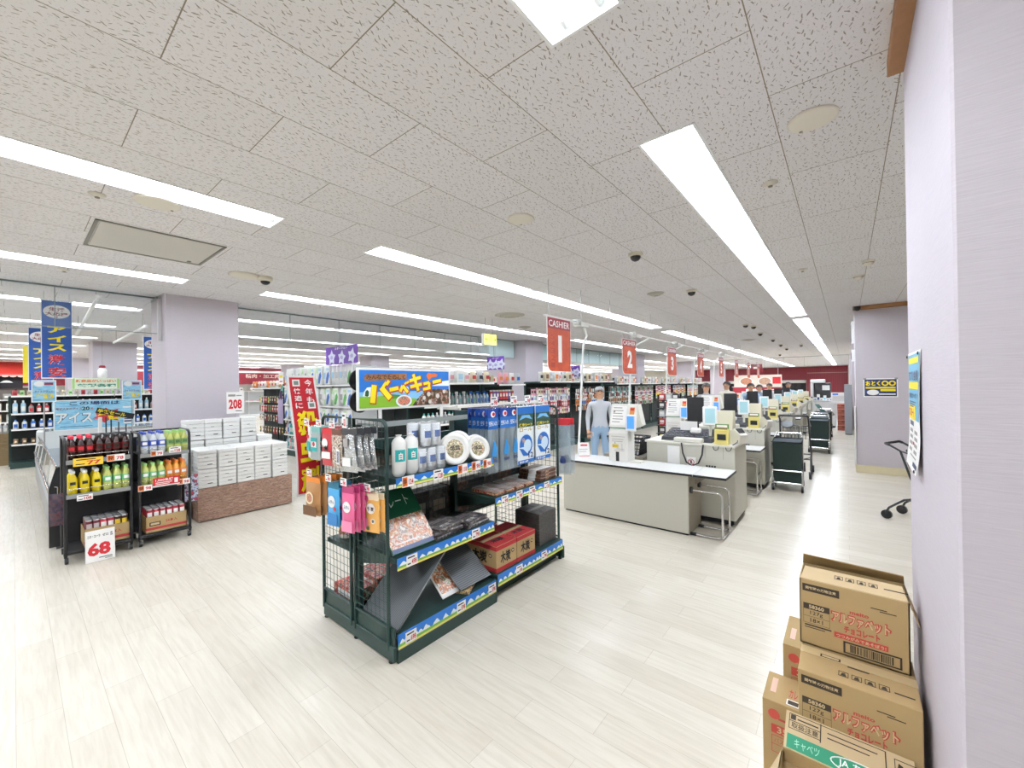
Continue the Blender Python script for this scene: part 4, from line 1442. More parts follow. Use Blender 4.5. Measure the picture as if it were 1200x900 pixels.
GLIQ = M('pale_green_drink', 'c9cf74', .15)
OLIQ = M('orange_drink', 'e39a3a', .15)
WLIQ = M('clear_drink', 'd6dce0', .12)
GCAP = M('green_cap', '9fcf7a', .4)
WCAP = M('white_cap', 'eeeeea', .4)
RCAP = M('red_cap', 'd01f3c', .4)
KCAP = M('black_cap', '1a1a1c', .4)
BCAP = M('blue_cap', '3a4fa8', .4)
OCAP = M('orange_cap', 'e07a2c', .4)
GLAB = M('green_label', '7cc08a', .4)
KLAB = M('black_label', '22221c', .4)
BLAB = M('blue_label', '4b62b8', .4)
OLAB = M('orange_label', 'e48a48', .4)
bt = {
    'red': make_bottle('drink_bottle', .225, .033, RCAP, COLA, COLAL, RED),
    'black': make_bottle('drink_bottle', .225, .033, KCAP, COLA, COLAL, KLAB),
    'yellow': make_bottle('drink_bottle', .215, .034, WCAP, YLIQ, YLIQ, KLAB),
    'green': make_bottle('drink_bottle', .225, .034, GCAP, GLIQ, GLAB, TAGW),
    'blue': make_bottle('drink_bottle', .225, .034, BCAP, WLIQ, BLAB, TAGW),
    'lime': make_bottle('drink_bottle', .22, .034, GCAP, GLIQ, M('leaf_label', '86a86a', .4), M('leaf_label2', '557a48', .4)),
    'orange': make_bottle('drink_bottle', .225, .034, OCAP, OLIQ, OLAB, TAGW),
}
bname = {'red': 'red-capped cola bottle', 'black': 'black-capped cola bottle', 'yellow': 'yellow bottle', 'green': 'green-labelled bottle',
         'blue': 'blue-labelled bottle', 'lime': 'leaf-green bottle', 'orange': 'orange bottle'}
def make_can(m1, m2):
    t = thing('drink_can', 'x', 'can')
    MB(m1).lathe([(.024, 0), (.0265, .008), (.0265, .11)], 12).build('can_body', t)
    MB(STEEL).lathe([(.0265, .11), (.024, .12), (.0225, .122), (.0215, .118), (0, .118)], 12).build('can_end', t)
    q = MB(m2).prism([(.027 * math.sin(s), -.027 * math.cos(s)) for s in [(-.8 + 1.6 * i / 6) for i in range(7)]] + [(.025 * math.sin(s), -.025 * math.cos(s)) for s in [(.8 - 1.6 * i / 6) for i in range(7)]], .04, .085)
    q.build('label', t)
    return t
can_a = make_can(M('can_maroon', '6e2230', .3), M('can_grey', 'b9b0ae', .4))
can_b = make_can(M('can_red', 'a8293a', .3), TAGW)
can_c = make_can(M('can_dark', '3a1a1c', .3), M('can_yellow', 'e3c23a', .4))
def drink_rack(y0, y1, zs, tags, which):
    """black wheeled rack: curved rear poles, two shelves, dark back and side sheets"""
    xf, xb = -5.61, -6.0
    t = thing('drink_rack', '%s black wheeled drink rack by the freezer end' % which, 'rack', ((xf + xb) / 2, (y0 + y1) / 2, 0), 'wheeled drink racks')
    for y in (y0 + .014, y1 - .014):
        MB(BLACK).tube([(xf, y, .06), (xf, y, 1.10), (xf - .01, y, 1.135), (xf - .035, y, 1.155), (xf - .07, y, 1.16), (xb + .02, y, 1.16), (xb, y, 1.14), (xb, y, .06)], .0125, 8).build('side_frame', t)
    c = MB(BLACK)
    for z in (.075, 1.16):
        c.tube([(xb, y0, z), (xb, y1, z)], .01, 6)
    c.tube([(xf, y0, .09), (xf, y1, .09)], .01, 6)
    c.build('cross_bar', t)
    for x in (xf - .01, xb + .01):
        for y in (y0 + .02, y1 - .02):
            k = MB(DARK).tube([(x, y - .012, .028), (x, y + .012, .028)], .028, 14)
            k.mat(STEEL).box(x - .012, x + .012, y - .018, y - .013, .02, .065).box(x - .012, x + .012, y + .013, y + .018, .02, .065).box(x - .014, x + .014, y - .018, y + .018, .06, .068)
            k.build('caster', t)
    MB(M('black_sheet', '1b1b1e', .6)).box(xb + .012, xb + .018, y0 + .02, y1 - .02, .1, 1.1).build('back_sheet', t)
    F = wall_frame((xf + .012, y0, 0), '+x')
    for i, z in enumerate(zs):
        s = MB(M('shelf_dark', '2c2c2e', .4)).box(xb + .01, xf + .008, y0 + .02, y1 - .02, z - .012, z)
        s.mat(M('shelf_lip_grey', '8c8d8b', .4)).box(xf + .004, xf + .010, y0 + .02, y1 - .02, z - .035, z + .006)
        so = s.build('shelf', t)
        MB(CHROME).tube([(xf, y0 + .03, z + .005), (xf, y0 + .03, z + .05), (xf, y1 - .03, z + .05), (xf, y1 - .03, z + .005)], .003, 6).build('guard_rail', so)
        for (cy, num, st, w, h, dz) in tags[i]:
            price_tag(so, F, cy, z + dz, w, h, num, st)
    MB(M('shelf_dark')).box(xb + .01, xf + .008, y0 + .02, y1 - .02, .1, .115).build('shelf', t)
    return t
r1 = drink_rack(.285, .765, (.955, .635), (((.165, '77', 'y', .2, .075, -.02), (.355, '78', 'o', .13, .065, -.01)), ((.14, '108', 'w', .105, .055, -.035),)), 'left')
r2 = drink_rack(.80, 1.24, (.945, .62), (((.15, '78', 'o', .1, .055, 0), (.30, '128', 'w', .1, .06, .02)), ((.055, '98', 'o', .11, .06, -.02), (.37, '98', 'o', .11, .06, -.01))), 'right')
def bottle_row(kind, ys, z, rack, shelf_):
    n = len(ys)
    for row, dx in enumerate((0, -.085, -.17)):
        for i, y in enumerate(ys):
            place(bt[kind], (-5.66 + dx, y, z), PI / 2, '%s, %s, %s row, %s drink rack %s shelf' % (bname[kind], nth(i, n), ('front', 'second', 'back')[row], rack, shelf_), 'drink bottles on the %s rack' % rack)
bottle_row('red', (.345, .405, .465), .955, 'left', 'top')
bottle_row('black', (.53, .59, .65, .715), .955, 'left', 'top')
bottle_row('yellow', (.35, .43, .51), .635, 'left', 'lower')
bottle_row('green', (.585, .655, .72), .635, 'left', 'lower')
bottle_row('blue', (.86, .93, 1.0), .945, 'right', 'top')
bottle_row('lime', (1.07, 1.13, 1.19), .945, 'right', 'top')
bottle_row('green', (.865, .93, .995), .62, 'right', 'lower')
bottle_row('orange', (1.06, 1.12, 1.18), .62, 'right', 'lower')
def can_case(y0, y1, rack, cans):
    t = thing('can_case', 'open cardboard case of cans at the bottom of the %s drink rack' % rack, 'carton', (-5.75, (y0 + y1) / 2, .116), 'cases of cans')
    b = MB(CARD)
    xf, xb, z0, z1 = -5.625, -5.93, .116, .285
    b.box(xb, xf, y0, y1, z0, z0 + .006)
    for q in ((xf - .005, xf, y0, y1), (xb, xb + .005, y0, y1), (xb, xf, y0, y0 + .005), (xb, xf, y1 - .005, y1)):
        b.box(*q, z0, z1)
    b.build('tray', t)
    F = wall_frame((xf, y0, z0), '+x')
    q = MB(BOXR).box(.0, y1 - y0, .03, .055, 0, .0012, F=F)
    q.mat(INK).box(.03, .12, .07, .11, 0, .001, F=F)
    q.mat(CARDL).box(.04, .11, .08, .1, .001, .0016, F=F)
    q.text(F, '24本入', .16, .085, .26, .12, BOXR, .0015, .02)
    q.build('print', t)
    n = 6
    for row in range(4):
        for i in range(n):
            y = y0 + .036 + i * (y1 - y0 - .072) / (n - 1)
            place(cans[(i + row) % len(cans)] if len(cans) == 1 else cans[(i // 2) % len(cans)], (xf - .04 - row * .066, y, z0 + .125), PI / 2,
                  'drink can, %s in the %s row of the %s rack cardboard case' % (nth(i, n), ('front', 'second', 'third', 'back')[row], rack), 'cans in the %s case' % rack)
            
        MB(CARDL).box(xf - .07 - row * .066, xf - .01 - row * .066, y0 + .008, y1 - .008, z0 + .006, z0 + .1249).build('inner_layer', t)
can_case(.42, .74, 'left', [can_a, can_b, can_c])
can_case(.86, 1.2, 'right', [can_b])
# price board standing on the floor
t = thing('price_board', 'white price board reading 68 standing on the floor before the left drink rack', 'price board', (-5.47, .51, 0))
T = Matrix.Translation((-5.47, .515, .002)) @ Matrix.Rotation(PI / 2, 4, 'Z') @ Matrix.Rotation(-.09, 4, 'X')
MB(TAGW, T).box(-.1, .1, 0, .006, 0, .29, bev=.001).build('board', t)
q = MB(RED, T)
F = wall_frame((0, -.0006, 0), '-y')
q.text(F, '68', -.085, .055, .07, .175, RED, .001, .045)
q.text(F, 'コカ・コーラ', -.085, .225, .0, .25, INK, .001, .02)
q.text(F, 'ゼロ', .015, .225, .055, .25, INK, .001, .02)
q.text(F, '各', .065, .22, .09, .255, INK, .001, .02)
q.mat(INK).box(-.01, .08, .03, .037, 0, .001, F=F).box(.03, .08, .016, .021, 0, .001, F=F)
q.build('lettering', t)
MB(STEEL, T).tube([(-.04, .012, .2), (-.04, .09, .002)], .003, 6).tube([(.04, .012, .2), (.04, .09, .002)], .003, 6).build('prop', t)
# red campaign card on the right rack
t = thing('campaign_card', 'red and white campaign card clipped to the lower shelf of the right drink rack', 'card', (-5.59, 1.02, .62))
F = wall_frame((-5.592, 1.02, .645), '+x')
q = MB(RED).box(-.105, .115, -.045, .04, 0, .003, F=F)
q.mat(TAGW).box(-.105, .115, -.05, -.04, 0, .0035, F=F)
q.text(F, '1,000名様', -.085, .0, .06, .03, TAGW, .004, .02)
q.mat(TAGW).box(-.085, .05, -.015, -.008, .003, .0036, F=F).box(-.085, .03, -.03, -.024, .003, .0036, F=F).box(.07, .1, -.03, .02, .003, .0036, F=F)
q.build('card', t)
# bundles hanging on the rack sides
for (y, x, m_, lab) in ((.258, -5.72, mat_blotch('red_blue_print', ['3a141a', '22243a', '50343c', '4a1822'], 28, .4), 'dark red bag hanging on the left side of the left drink rack'),
                        (1.265, -5.72, mat_blotch('blue_white_print', ['3a5aa8', 'd8dce6', '22345f', 'c03a44'], 28, .4), 'blue and white bag hanging on the right side of the right drink rack')):
    t = thing('hanging_bag', lab, 'bag', (x, y, .62), None)
    T = Matrix.Translation((x, y, .68)) @ Matrix.Rotation(PI / 2 - .3, 4, 'Z')
    pillow(MB(None, T), .12, .3, .05, -.03, m_).build('pouch', t)
    s_ = 1 if y < .5 else -1
    MB(CHROME, T).tube([(0, 0, -.05), (0, 0, .01), (0, .0, .03)], .003, 6).tube([(.0, 0, .03), (-.02, .0, .035)], .003, 6).build('hook', t)

# ---------------------------------------------------------------- open island freezer
t = thing('island_freezer', 'long open island freezer with a black end panel behind the drink racks', 'freezer', (-8.5, .75, 0))
fx0, fx1, fy0, fy1 = -11.0, -6.22, .22, 1.27
FW = M('freezer_white', 'dfe0de', .35)
b = MB(M('freezer_base_grey', '5c5f61', .5))
b.box(fx0 + .02, fx1 - .03, fy0 + .05, fy1 - .05, .0, .12)
b.mat(M('freezer_side', '6a6e72', .3)).box(fx0, fx1 - .02, fy0 + .02, fy0 + .05, .12, .55).box(fx0, fx1 - .02, fy1 - .05, fy1 - .02, .12, .55)
b.mat(M('freezer_stripe', '8d9aa6', .3)).box(fx0, fx1 - .02, fy0 + .014, fy0 + .02, .38, .48)
b.build('body', t)
ln = MB(FW)
ln.box(fx0 + .04, fx1 - .04, fy0 + .05, fy1 - .05, .40, .43)
ln.box(fx0 + .02, fx0 + .05, fy0 + .03, fy1 - .03, .12, .9)
ln.box(fx0 + .04, fx1 - .04, fy0 + .05, fy0 + .075, .43, .56)
ln.box(fx0 + .04, fx1 - .04, fy1 - .075, fy1 - .05, .43, .56)
ln.box(fx1 - .06, fx1 - .035, fy0 + .05, fy1 - .05, .43, .80)
ln.build('liner', t)
MB(M('end_panel_black', '1d1d20', .5)).prism([(fy0, .03), (fy1, .03), (fy1, .62), (fy1 - .05, .83), (fy0 + .05, .83), (fy0, .62)], fx1 - .035, fx1, F=frame((0, 0, 0), (0, 1, 0), (0, 0, 1))).build('end_panel', t)
for s, yy in ((1, fy0), (-1, fy1)):
    g = MB(clear_mat('freezer_glass', 'c9d6da', .22, .05))
    g.poly([(fx0, yy + s * .02, .55), (fx1 - .035, yy + s * .02, .55), (fx1 - .035, yy + s * .055, .82), (fx0, yy + s * .055, .82)])
    g.poly([(fx0, yy + s * .03, .55), (fx1 - .035, yy + s * .03, .55), (fx1 - .035, yy + s * .065, .82), (fx0, yy + s * .065, .82)])
    go = g.build('side_glass', t)
    r = MB(CHROME).tube([(fx0, yy + s * .06, .83), (fx1 - .01, yy + s * .06, .83)], .016, 8)
    r.tube([(fx0, yy + s * .012, .55), (fx1 - .03, yy + s * .012, .55)], .012, 6)
    k = fx0
    while k < fx1:
        r.tube([(k, yy + s * .02, .55), (k, yy + s * .06, .83)], .008, 6)
        k += .95
    r.build('chrome_rail', go)
d = MB(M('freezer_divider', 'c7ccd0', .2))
for x in (-7.4, -8.6, -9.8):
    d.box(x - .006, x + .006, fy0 + .08, fy1 - .08, .43, .7)
d.build('divider', t)
MB(CHROME).tube([(fx1 - .015, fy0 + .06, .835), (fx1 - .015, fy1 - .06, .835)], .014, 8).build('end_rail', t)
ICE = [mat_blotch('ice_pack_blue', ['dfe8f0', '8fb4d8', '4d78b8', 'eef2f5'], 16, .4), mat_blotch('ice_pack_brown', ['d9c6b0', '8a5a40', 'efe6da'], 16, .4), mat_blotch('ice_pack_green', ['dfead8', '7fae78', 'f0f2ea'], 16, .4)]
IN = ['blue and white', 'brown and cream', 'green and white']
pr_ = []
for m_ in ICE:
    q = thing('ice_cream_box', 'x', 'ice cream box')
    MB(m_).box(-.09, .09, -.06, .06, 0, .1, bev=.006).build('carton', q)
    MB(TAGW).box(-.06, .06, -.0605, -.06, .03, .07).build('label', q)
    pr_.append(q)
k = 0
for i in range(14):
    for j in range(4):
        x = -6.45 - i * .3
        if min(abs(x + 7.4), abs(x + 8.6), abs(x + 9.8)) < .11:
            continue
        y = .42 + j * .215
        c = (i * 2 + j) % 3
        place(pr_[c], (x, y, .431), PI / 2, '%s ice cream box, %s from the near freezer end, %s' % (IN[c], ORDW[i], nth(j, 4)), 'ice cream boxes in the freezer')
# card stand with rods on the near freezer end
t = thing('card_stand', 'white clamp stand with black rods and a tilted black card above the cola bottles', 'card stand', (-6.24, .62, .85))
b = MB(WHITE).box(-6.29, -6.22, .54, .7, .845, .875, bev=.005).box(-6.28, -6.25, .58, .61, .87, 1.32, bev=.004)
b.build('clamp', t)
for i, y in enumerate((.64, .68, .74, .8)):
    MB(BLACK).tube([(-6.255, .66, .87), (-6.255, y, 1.0), (-6.255, y, 1.32 - .03 * i)], .006, 6).build('rod', t)
T = Matrix.Translation((-6.24, .70, 1.36)) @ Matrix.Rotation(PI / 2, 4, 'Z') @ Matrix.Rotation(.28, 4, 'Y')
c = MB(INK, T).box(-.14, .17, -.003, .003, -.03, .03)
c.text(wall_frame((0, -.0032, 0), '-y'), '半額セール', -.13, -.022, .1, .022, YEL, .001, .03)
c.build('card', t)
# end case across the head of the freezer and the big blue board
t = thing('end_freezer', 'white freezer cabinet standing across the far end of the island freezer', 'freezer', (-11.6, 1.0, 0))
MB(FW).box(-12.1, -11.12, .28, 2.15, .06, .87, bev=.02).build('cabinet', t)
MB(DARK).box(-12.05, -11.17, .33, 2.1, 0, .06).build('plinth', t)
MB(clear_mat('freezer_glass')).box(-12.02, -11.2, .36, 2.07, .872, .885).build('sliding_lid', t)
MB(CHROME).box(-11.135, -11.115, .28, 2.15, .84, .872).build('bumper_rail', t)
ICEB = M('ice_board_blue', '7fc0df', .5)
t = thing('ice_cream_board', 'large light blue board advertising ice cream above the far freezer end', 'sign board', (-11.2, 1.0, .88))
F = wall_frame((-11.16, .46, .888), '+x')
b = MB(TAGW).box(0, 1.10, 0, .56, -.012, 0, F=F)
b.build('board', t)
q = MB(mat_blotch('icy_blue_print', ['6fb4d8', '8ecbe6', 'a8daf0', '7cbfe0'], 6, .5, (1, 1, 6))).box(.015, 1.085, .015, .545, 0, .002, F=F)
q.text(F, 'この場面は', .2, .46, .88, .53, M('printed_navy'), .004, .03)
q.text(F, '毎週人気のアイス', .03, .375, .36, .42, M('wine_print', '8a2a4a', .5), .004, .02)
q.text(F, '20', .36, .36, .46, .43, INK, .004, .03)
q.text(F, '%', .47, .375, .51, .41, RED, .004, .02)
q.text(F, 'アイス', .03, .13, .5, .33, M('navy_outline', '3f6d98', .5), .003, .07)
q.text(F, 'アイス', .03, .13, .5, .33, TAGW, .0045, .03)
q.prism([(.5, .2), (.56, .24), (.53, .33), (.62, .31), (.68, .4), (.74, .33), (.86, .37), (.84, .3), (.92, .25), (.84, .2), (.86, .13), (.74, .17), (.66, .1), (.6, .17)], .002, .003, M('burst_red', 'c8323a', .5), F)
q.text(F, '半額!', .56, .16, .9, .31, YEL, .0045, .05)
q.mat(TAGW).box(.93, 1.06, .07, .2, .002, .003, F=F).box(.92, 1.07, .38, .41, .002, .003, F=F)
q.mat(M('printed_navy')).box(.94, 1.05, .15, .17, .003, .0036, F=F).box(.94, 1.05, .1, .13, .003, .0036, F=F).box(.08, .5, .06, .068, .002, .0026, F=F)
q.build('printing', t)
for y in (.5, 1.5):
    MB(STEEL).tube([(-11.18, y, .875), (-11.18, y, 1.43)], .008, 6).build('upright', t)
# small blue half-price boards on poles
def small_board(x, y, z0, lab):
    t = thing('pole_sign', lab, 'sign', (x, y, z0))
    F = wall_frame((x, y, z0), '+x')
    b = MB(TAGW).box(-.12, .12, 0, .32, -.006, 0, F=F)
    b.build('board', t)
    q = MB(M('icy_blue_print')).box(-.108, .108, .012, .308, 0, .0015, F=F)
    q.lathe([(.04, .0015), (.04, .0025)], 16, TAGW, F @ Matrix.Diagonal((1.3, 1, 1, 1)), cx=-.035, cy=.265)
    q.text(F, 'アイスクリーム', -.09, .14, .09, .17, M('wine_print'), .003, .03)
    q.text(F, '半額!', -.08, .05, .09, .12, YEL, .003, .05)
    q.mat(M('wine_print')).box(0, .09, .25, .285, .0015, .0025, F=F)
    q.build('printing', t)
    MB(STEEL).tube([(x - .012, y, .83 if y > .2 else .0), (x - .012, y, z0 + .05)], .008, 6).build('pole', t)
small_board(-9.0, .283, 1.455, 'small light blue half-price sign on a pole at the left edge of the freezer')
small_board(-9.0, 1.225, 1.455, 'small light blue half-price sign on a pole at the right edge of the freezer')

# ---------------------------------------------------------------- tissue pile in front of the column
WOODP = mat_blotch('printed_wood_pallet', ['8a6a58', 'a07f6a', '6d5044', 'b39a86', '8f5a50'], 7, .7, (1, 1.2, 9), .8)
t = thing('pallet_box', 'low brown patterned pallet box carrying the white tissue packs', 'pallet', (-6.45, 1.93, 0))
MB(WOODP).box(-6.9, -6.03, 1.392, 2.468, .012, .405, bev=.004).build('box', t)
MB(DARK).box(-6.87, -6.06, 1.42, 2.44, 0, .012).build('runner', t)
TW = M('tissue_wrap_white', 'ecece9', .45)
def make_tissue(h):
    t = thing('tissue_pack', 'x', 'tissue pack')
    b = MB(TW)
    n = 5
    hh = h / n
    for k in range(n):
        b.box(-.097, .097, -.115, .115, k * hh + .001, (k + 1) * hh - .001, bev=.006)
    b.build('boxes', t)
    q = MB(INK)
    F = wall_frame((0, -.1175, 0), '-y')
    q.box(.0, .05, h * .22, h * .26, 0, .0008, F=F).box(-.03, .01, h * .62, h * .64, 0, .0008, F=F)
    q.mat(M('grey_print', '9a9490')).box(-.06, .07, h * .42, h * .43, 0, .0008, F=F).box(-.07, .06, h * .82, h * .83, 0, .0008, F=F)
    q.build('print', t)
    return t
tA, tB = make_tissue(.225), make_tissue(.262)
for tier in range(2):
    for i in range(5):
        place(tA, (-6.155 - .01 * ((i + tier) % 2), 1.5 + i * .205, .406 + tier * .23), PI / 2 + .03 * (((i * 5 + tier * 3) % 3) - 1), 'white tissue pack, %s in the %s tier of the front row' % (nth(i, 5), ('lower', 'upper')[tier]), 'white tissue packs on the pallet box')
for tier in range(2):
    for i in range(5):
        place(tA, (-6.41, 1.49 + i * .208, .406 + tier * .23), PI / 2 + .04 * ((i % 3) - 1), 'white tissue pack, %s in the %s tier of the middle row' % (nth(i, 5), ('lower', 'upper')[tier]), 'white tissue packs on the pallet box')
for tier in range(3):
    for i in range(5):
        if tier == 2 and i == 4:
            continue
        place(tB, (-6.70, 1.50 + i * .206, .406 + tier * .268), PI / 2 + .05 * (((i + tier) % 3) - 1), 'white tissue pack, %s in the %s tier of the rear row' % (nth(i, 5), ('lowest', 'middle', 'top')[tier]), 'white tissue packs on the pallet box')
t = thing('price_board', 'white price card reading 208 on a stem behind the tissue packs', 'price board', (-6.87, 2.06, .9))
F = wall_frame((-6.87, 2.045, 1.255), '+x')
MB(TAGW).box(-.11, .11, 0, .31, -.006, 0, F=F).build('board', t)
q = MB(RED)
q.text(F, '208', -.085, .065, .08, .205, RED, .0015, .04)
q.mat(M('grey_print', '9a9490')).box(-.09, .0, .245, .275, 0, .001, F=F).box(.01, .08, .25, .265, 0, .001, F=F)
q.mat(INK).box(0, .08, .03, .04, 0, .001, F=F)
q.build('lettering', t)
MB(STEEL).tube([(-6.882, 2.045, .405), (-6.882, 2.045, 1.4)], .006, 6).build('stem', t)
# ---------------------------------------------------------------- hanging blue ice cream banners and rails behind the glass
BAN = M('banner_blue', '1c4f9e', .5)
def ice_banner(x, y, z0, z1, w, lab, thin=False):
    t = thing('hanging_banner', lab, 'banner', (x, y, z0), 'hanging ice cream banners')
    F = wall_frame((x, y, z0), '+x')
    h = z1 - z0
    MB(TAGW).box(-w / 2, w / 2, 0, h, -.004, 0, F=F).build('cloth', t)
    q = MB(BAN).box(-w / 2 + .008, w / 2 - .008, .015, h - .004, 0, .0015, F=F)
    q.lathe([(.5, .0015), (.5, .003)], 28, TAGW, F @ Matrix.Translation((0, h * .86, 0)) @ Matrix.Diagonal((w * .86, h * .17, 1, 1)))
    q.text(F, '生活', -w * .25, h * .865, w * .25, h * .915, M('wine_print'), .005, .03)
    q.text(F, '大応援', -w * .36, h * .81, w * .36, h * .855, M('wine_print'), .005, .03)
    q.text(F, '!', -w * .03, h * .78, w * .03, h * .805, M('wine_print'), .005, .03)
    for i, ch in enumerate('アイス'):
        q.text(F, ch, -w * .3, h * (.585 - .115 * i), w * .3, h * (.675 - .115 * i), YEL, .004, .04)
    for i, ch in enumerate('激安'):
        q.text(F, ch, -w * .29, h * (.18 - .16 * i), w * .29, h * (.31 - .16 * i), M('pale_outline', 'd9a0a4', .5), .0035, .05)
        q.text(F, ch, -w * .28, h * (.182 - .16 * i), w * .28, h * (.308 - .16 * i), RED, .005, .02)
    q.build('printing', t)
    s = MB(WHITE).tube([(x, y - w / 2 - .01, z1 + .005), (x, y + w / 2 + .01, z1 + .005)], .008, 6)
    s.build('top_rod', t)
    k = MB(M('thin_cable', '6a6a68', .5))
    for yy in (y - w * .4, y + w * .4):
        k.tube([(x, yy, z1), (x, yy, H)], .0015, 4)
    k.build('cable', t)
    return t
ice_banner(-8.05, .37, 1.775, 2.80, .28, 'nearest blue ice cream banner hanging behind the glass above the freezer')
ice_banner(-10.5, .30, 1.62, 2.68, .28, 'second blue ice cream banner, half hidden behind the nearest one')
ice_banner(-10.2, 1.69, 1.62, 2.62, .28, 'blue ice cream banner mostly hidden behind the lilac column')
t = thing('hanging_banner', 'yellow banner with a red ring hanging beyond the blue ice cream banners', 'banner', (-13.2, .25, 1.8))
F = wall_frame((-13.2, .25, 1.8), '+x')
MB(M('banner_yellow', 'f0dc3a', .5)).box(-.12, .14, 0, .76, -.004, 0, F=F).build('cloth', t)
q = MB().lathe([(.09, .0), (.09, .002)], 24, RED, F, cx=.06, cy=.4)
q.lathe([(.07, .002), (.07, .003)], 24, M('pink_print', 'e7a0a8', .5), F, cx=.06, cy=.4)
q.mat(INK).box(-.02, .12, .6, .7, 0, .001, F=F)
q.build('printing', t)
MB(M('thin_cable')).tube([(-13.2, .25, 2.55), (-13.2, .25, H)], .002, 4).build('cable', t)
def hang_rail(p0, p1, lab):
    t = thing('hanging_rail', lab, 'rail', ((p0[0] + p1[0]) / 2, (p0[1] + p1[1]) / 2, p0[2]), None)
    MB(WHITE).tube([p0, p1], .022, 8).build('rail', t)
    MB(WHITE).lathe([(.03, -.02), (.03, .02)], 12, F=Matrix.Translation(p0)).build('end_cap', t)
    k = MB(M('thin_cable'))
    for a in (.08, .9):
        q = [p0[i] + (p1[i] - p0[i]) * a for i in range(3)]
        k.tube([q, (q[0], q[1], H)], .003, 5)
    k.build('drop_wire', t)
hang_rail((-7.3, .69, 2.80), (-10.6, .72, 2.62), 'white rail hanging from the ceiling beside the blue ice cream banner')
hang_rail((-8.9, 1.39, 2.66), (-12.4, 1.40, 2.66), 'white rail hanging from the ceiling behind the left side of the column')
t = thing('wall_conduit', 'grey vertical duct fixed to the left side of the lilac column under the ceiling', 'duct', (-7.3, 1.29, 2.2))
MB(M('duct_grey', 'c4c0c2', .5)).box(-7.36, -7.28, 1.262, 1.304, 2.28, 2.86, bev=.004).build('duct', t)
MB(GEDGE).box(-7.7, -7.3, 1.255, 1.262, 2.86, 2.89).build('bracket', t)
# ---------------------------------------------------------------- checkout lanes
BEIGE = M('checkout_beige', 'c6c3b6', .5)
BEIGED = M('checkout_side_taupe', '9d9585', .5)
TOPW = M('counter_white', 'e9eae8', .25)
SCRB = M('screen_blue', '4a86e8', .3, emit=.6)
SCRC = M('screen_cyan', '9cc4cc', .3, emit=.15)
POSY = M('reader_yellow', 'e2d27a', .45)
def make_counter():
    t = thing('checkout_counter', 'x', 'counter')
    b = MB(BEIGE).box(-2.83, -1.30, 4.475, 4.92, .02, .632, bev=.003)
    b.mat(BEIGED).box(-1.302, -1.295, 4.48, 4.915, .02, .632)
    b.build('body', t)
    MB(DARK).box(-2.81, -1.31, 4.49, 4.9, 0, .02).build('plinth', t)
    p = MB(TOPW).box(-2.85, -1.25, 4.45, 4.94, .634, .656, bev=.002)
    p.mat(BLACK).box(-2.853, -1.25, 4.446, 4.451, .632, .6545).box(-2.853, -2.849, 4.446, 4.944, .632, .6545)
    p.build('worktop', t)
    f = MB(TOPW).box(-1.245, -.935, 4.45, 4.93, .634, .656, bev=.002)
    f.mat(BLACK).box(-1.245, -.932, 4.446, 4.451, .632, .6545).box(-.936, -.931, 4.446, 4.932, .632, .6545)
    f.build('flap', t)
    MB(BEIGED).prism([(-1.30, .632), (-1.30, .5), (-1.28, .5), (-1.12, .632)], -4.72, -4.70, F=frame((0, 0, 0), (1, 0, 0), (0, 0, 1))).build('flap_bracket', t)
    return t
def make_stand():
    """two chrome hoops joined at the floor: the bag and basket stand at the lane end"""
    t = thing('basket_stand', 'x', 'stand')
    for y in (4.53, 4.83):
        MB(CHROME).tube([(-1.295, y, .475), (-1.06, y, .475), (-1.01, y, .47), (-.99, y, .445), (-.985, y, .05), (-.995, y, .025), (-1.03, y, .016), (-1.28, y, .016)], .011, 8).build('hoop', t)
        MB(BLACK).tube([(-1.3, y, .475), (-1.272, y, .475)], .035, 14).build('rubber_disc', t)
        MB(BLACK).tube([(-1.3, y, .017), (-1.24, y, .017)], .0165, 10).build('rubber_foot', t)
    MB(CHROME).tube([(-.985, 4.53, .3), (-.985, 4.83, .3)], .008, 6).tube([(-.985, 4.53, .018), (-.985, 4.83, .018)], .008, 6).build('cross_bar', t)
    return t
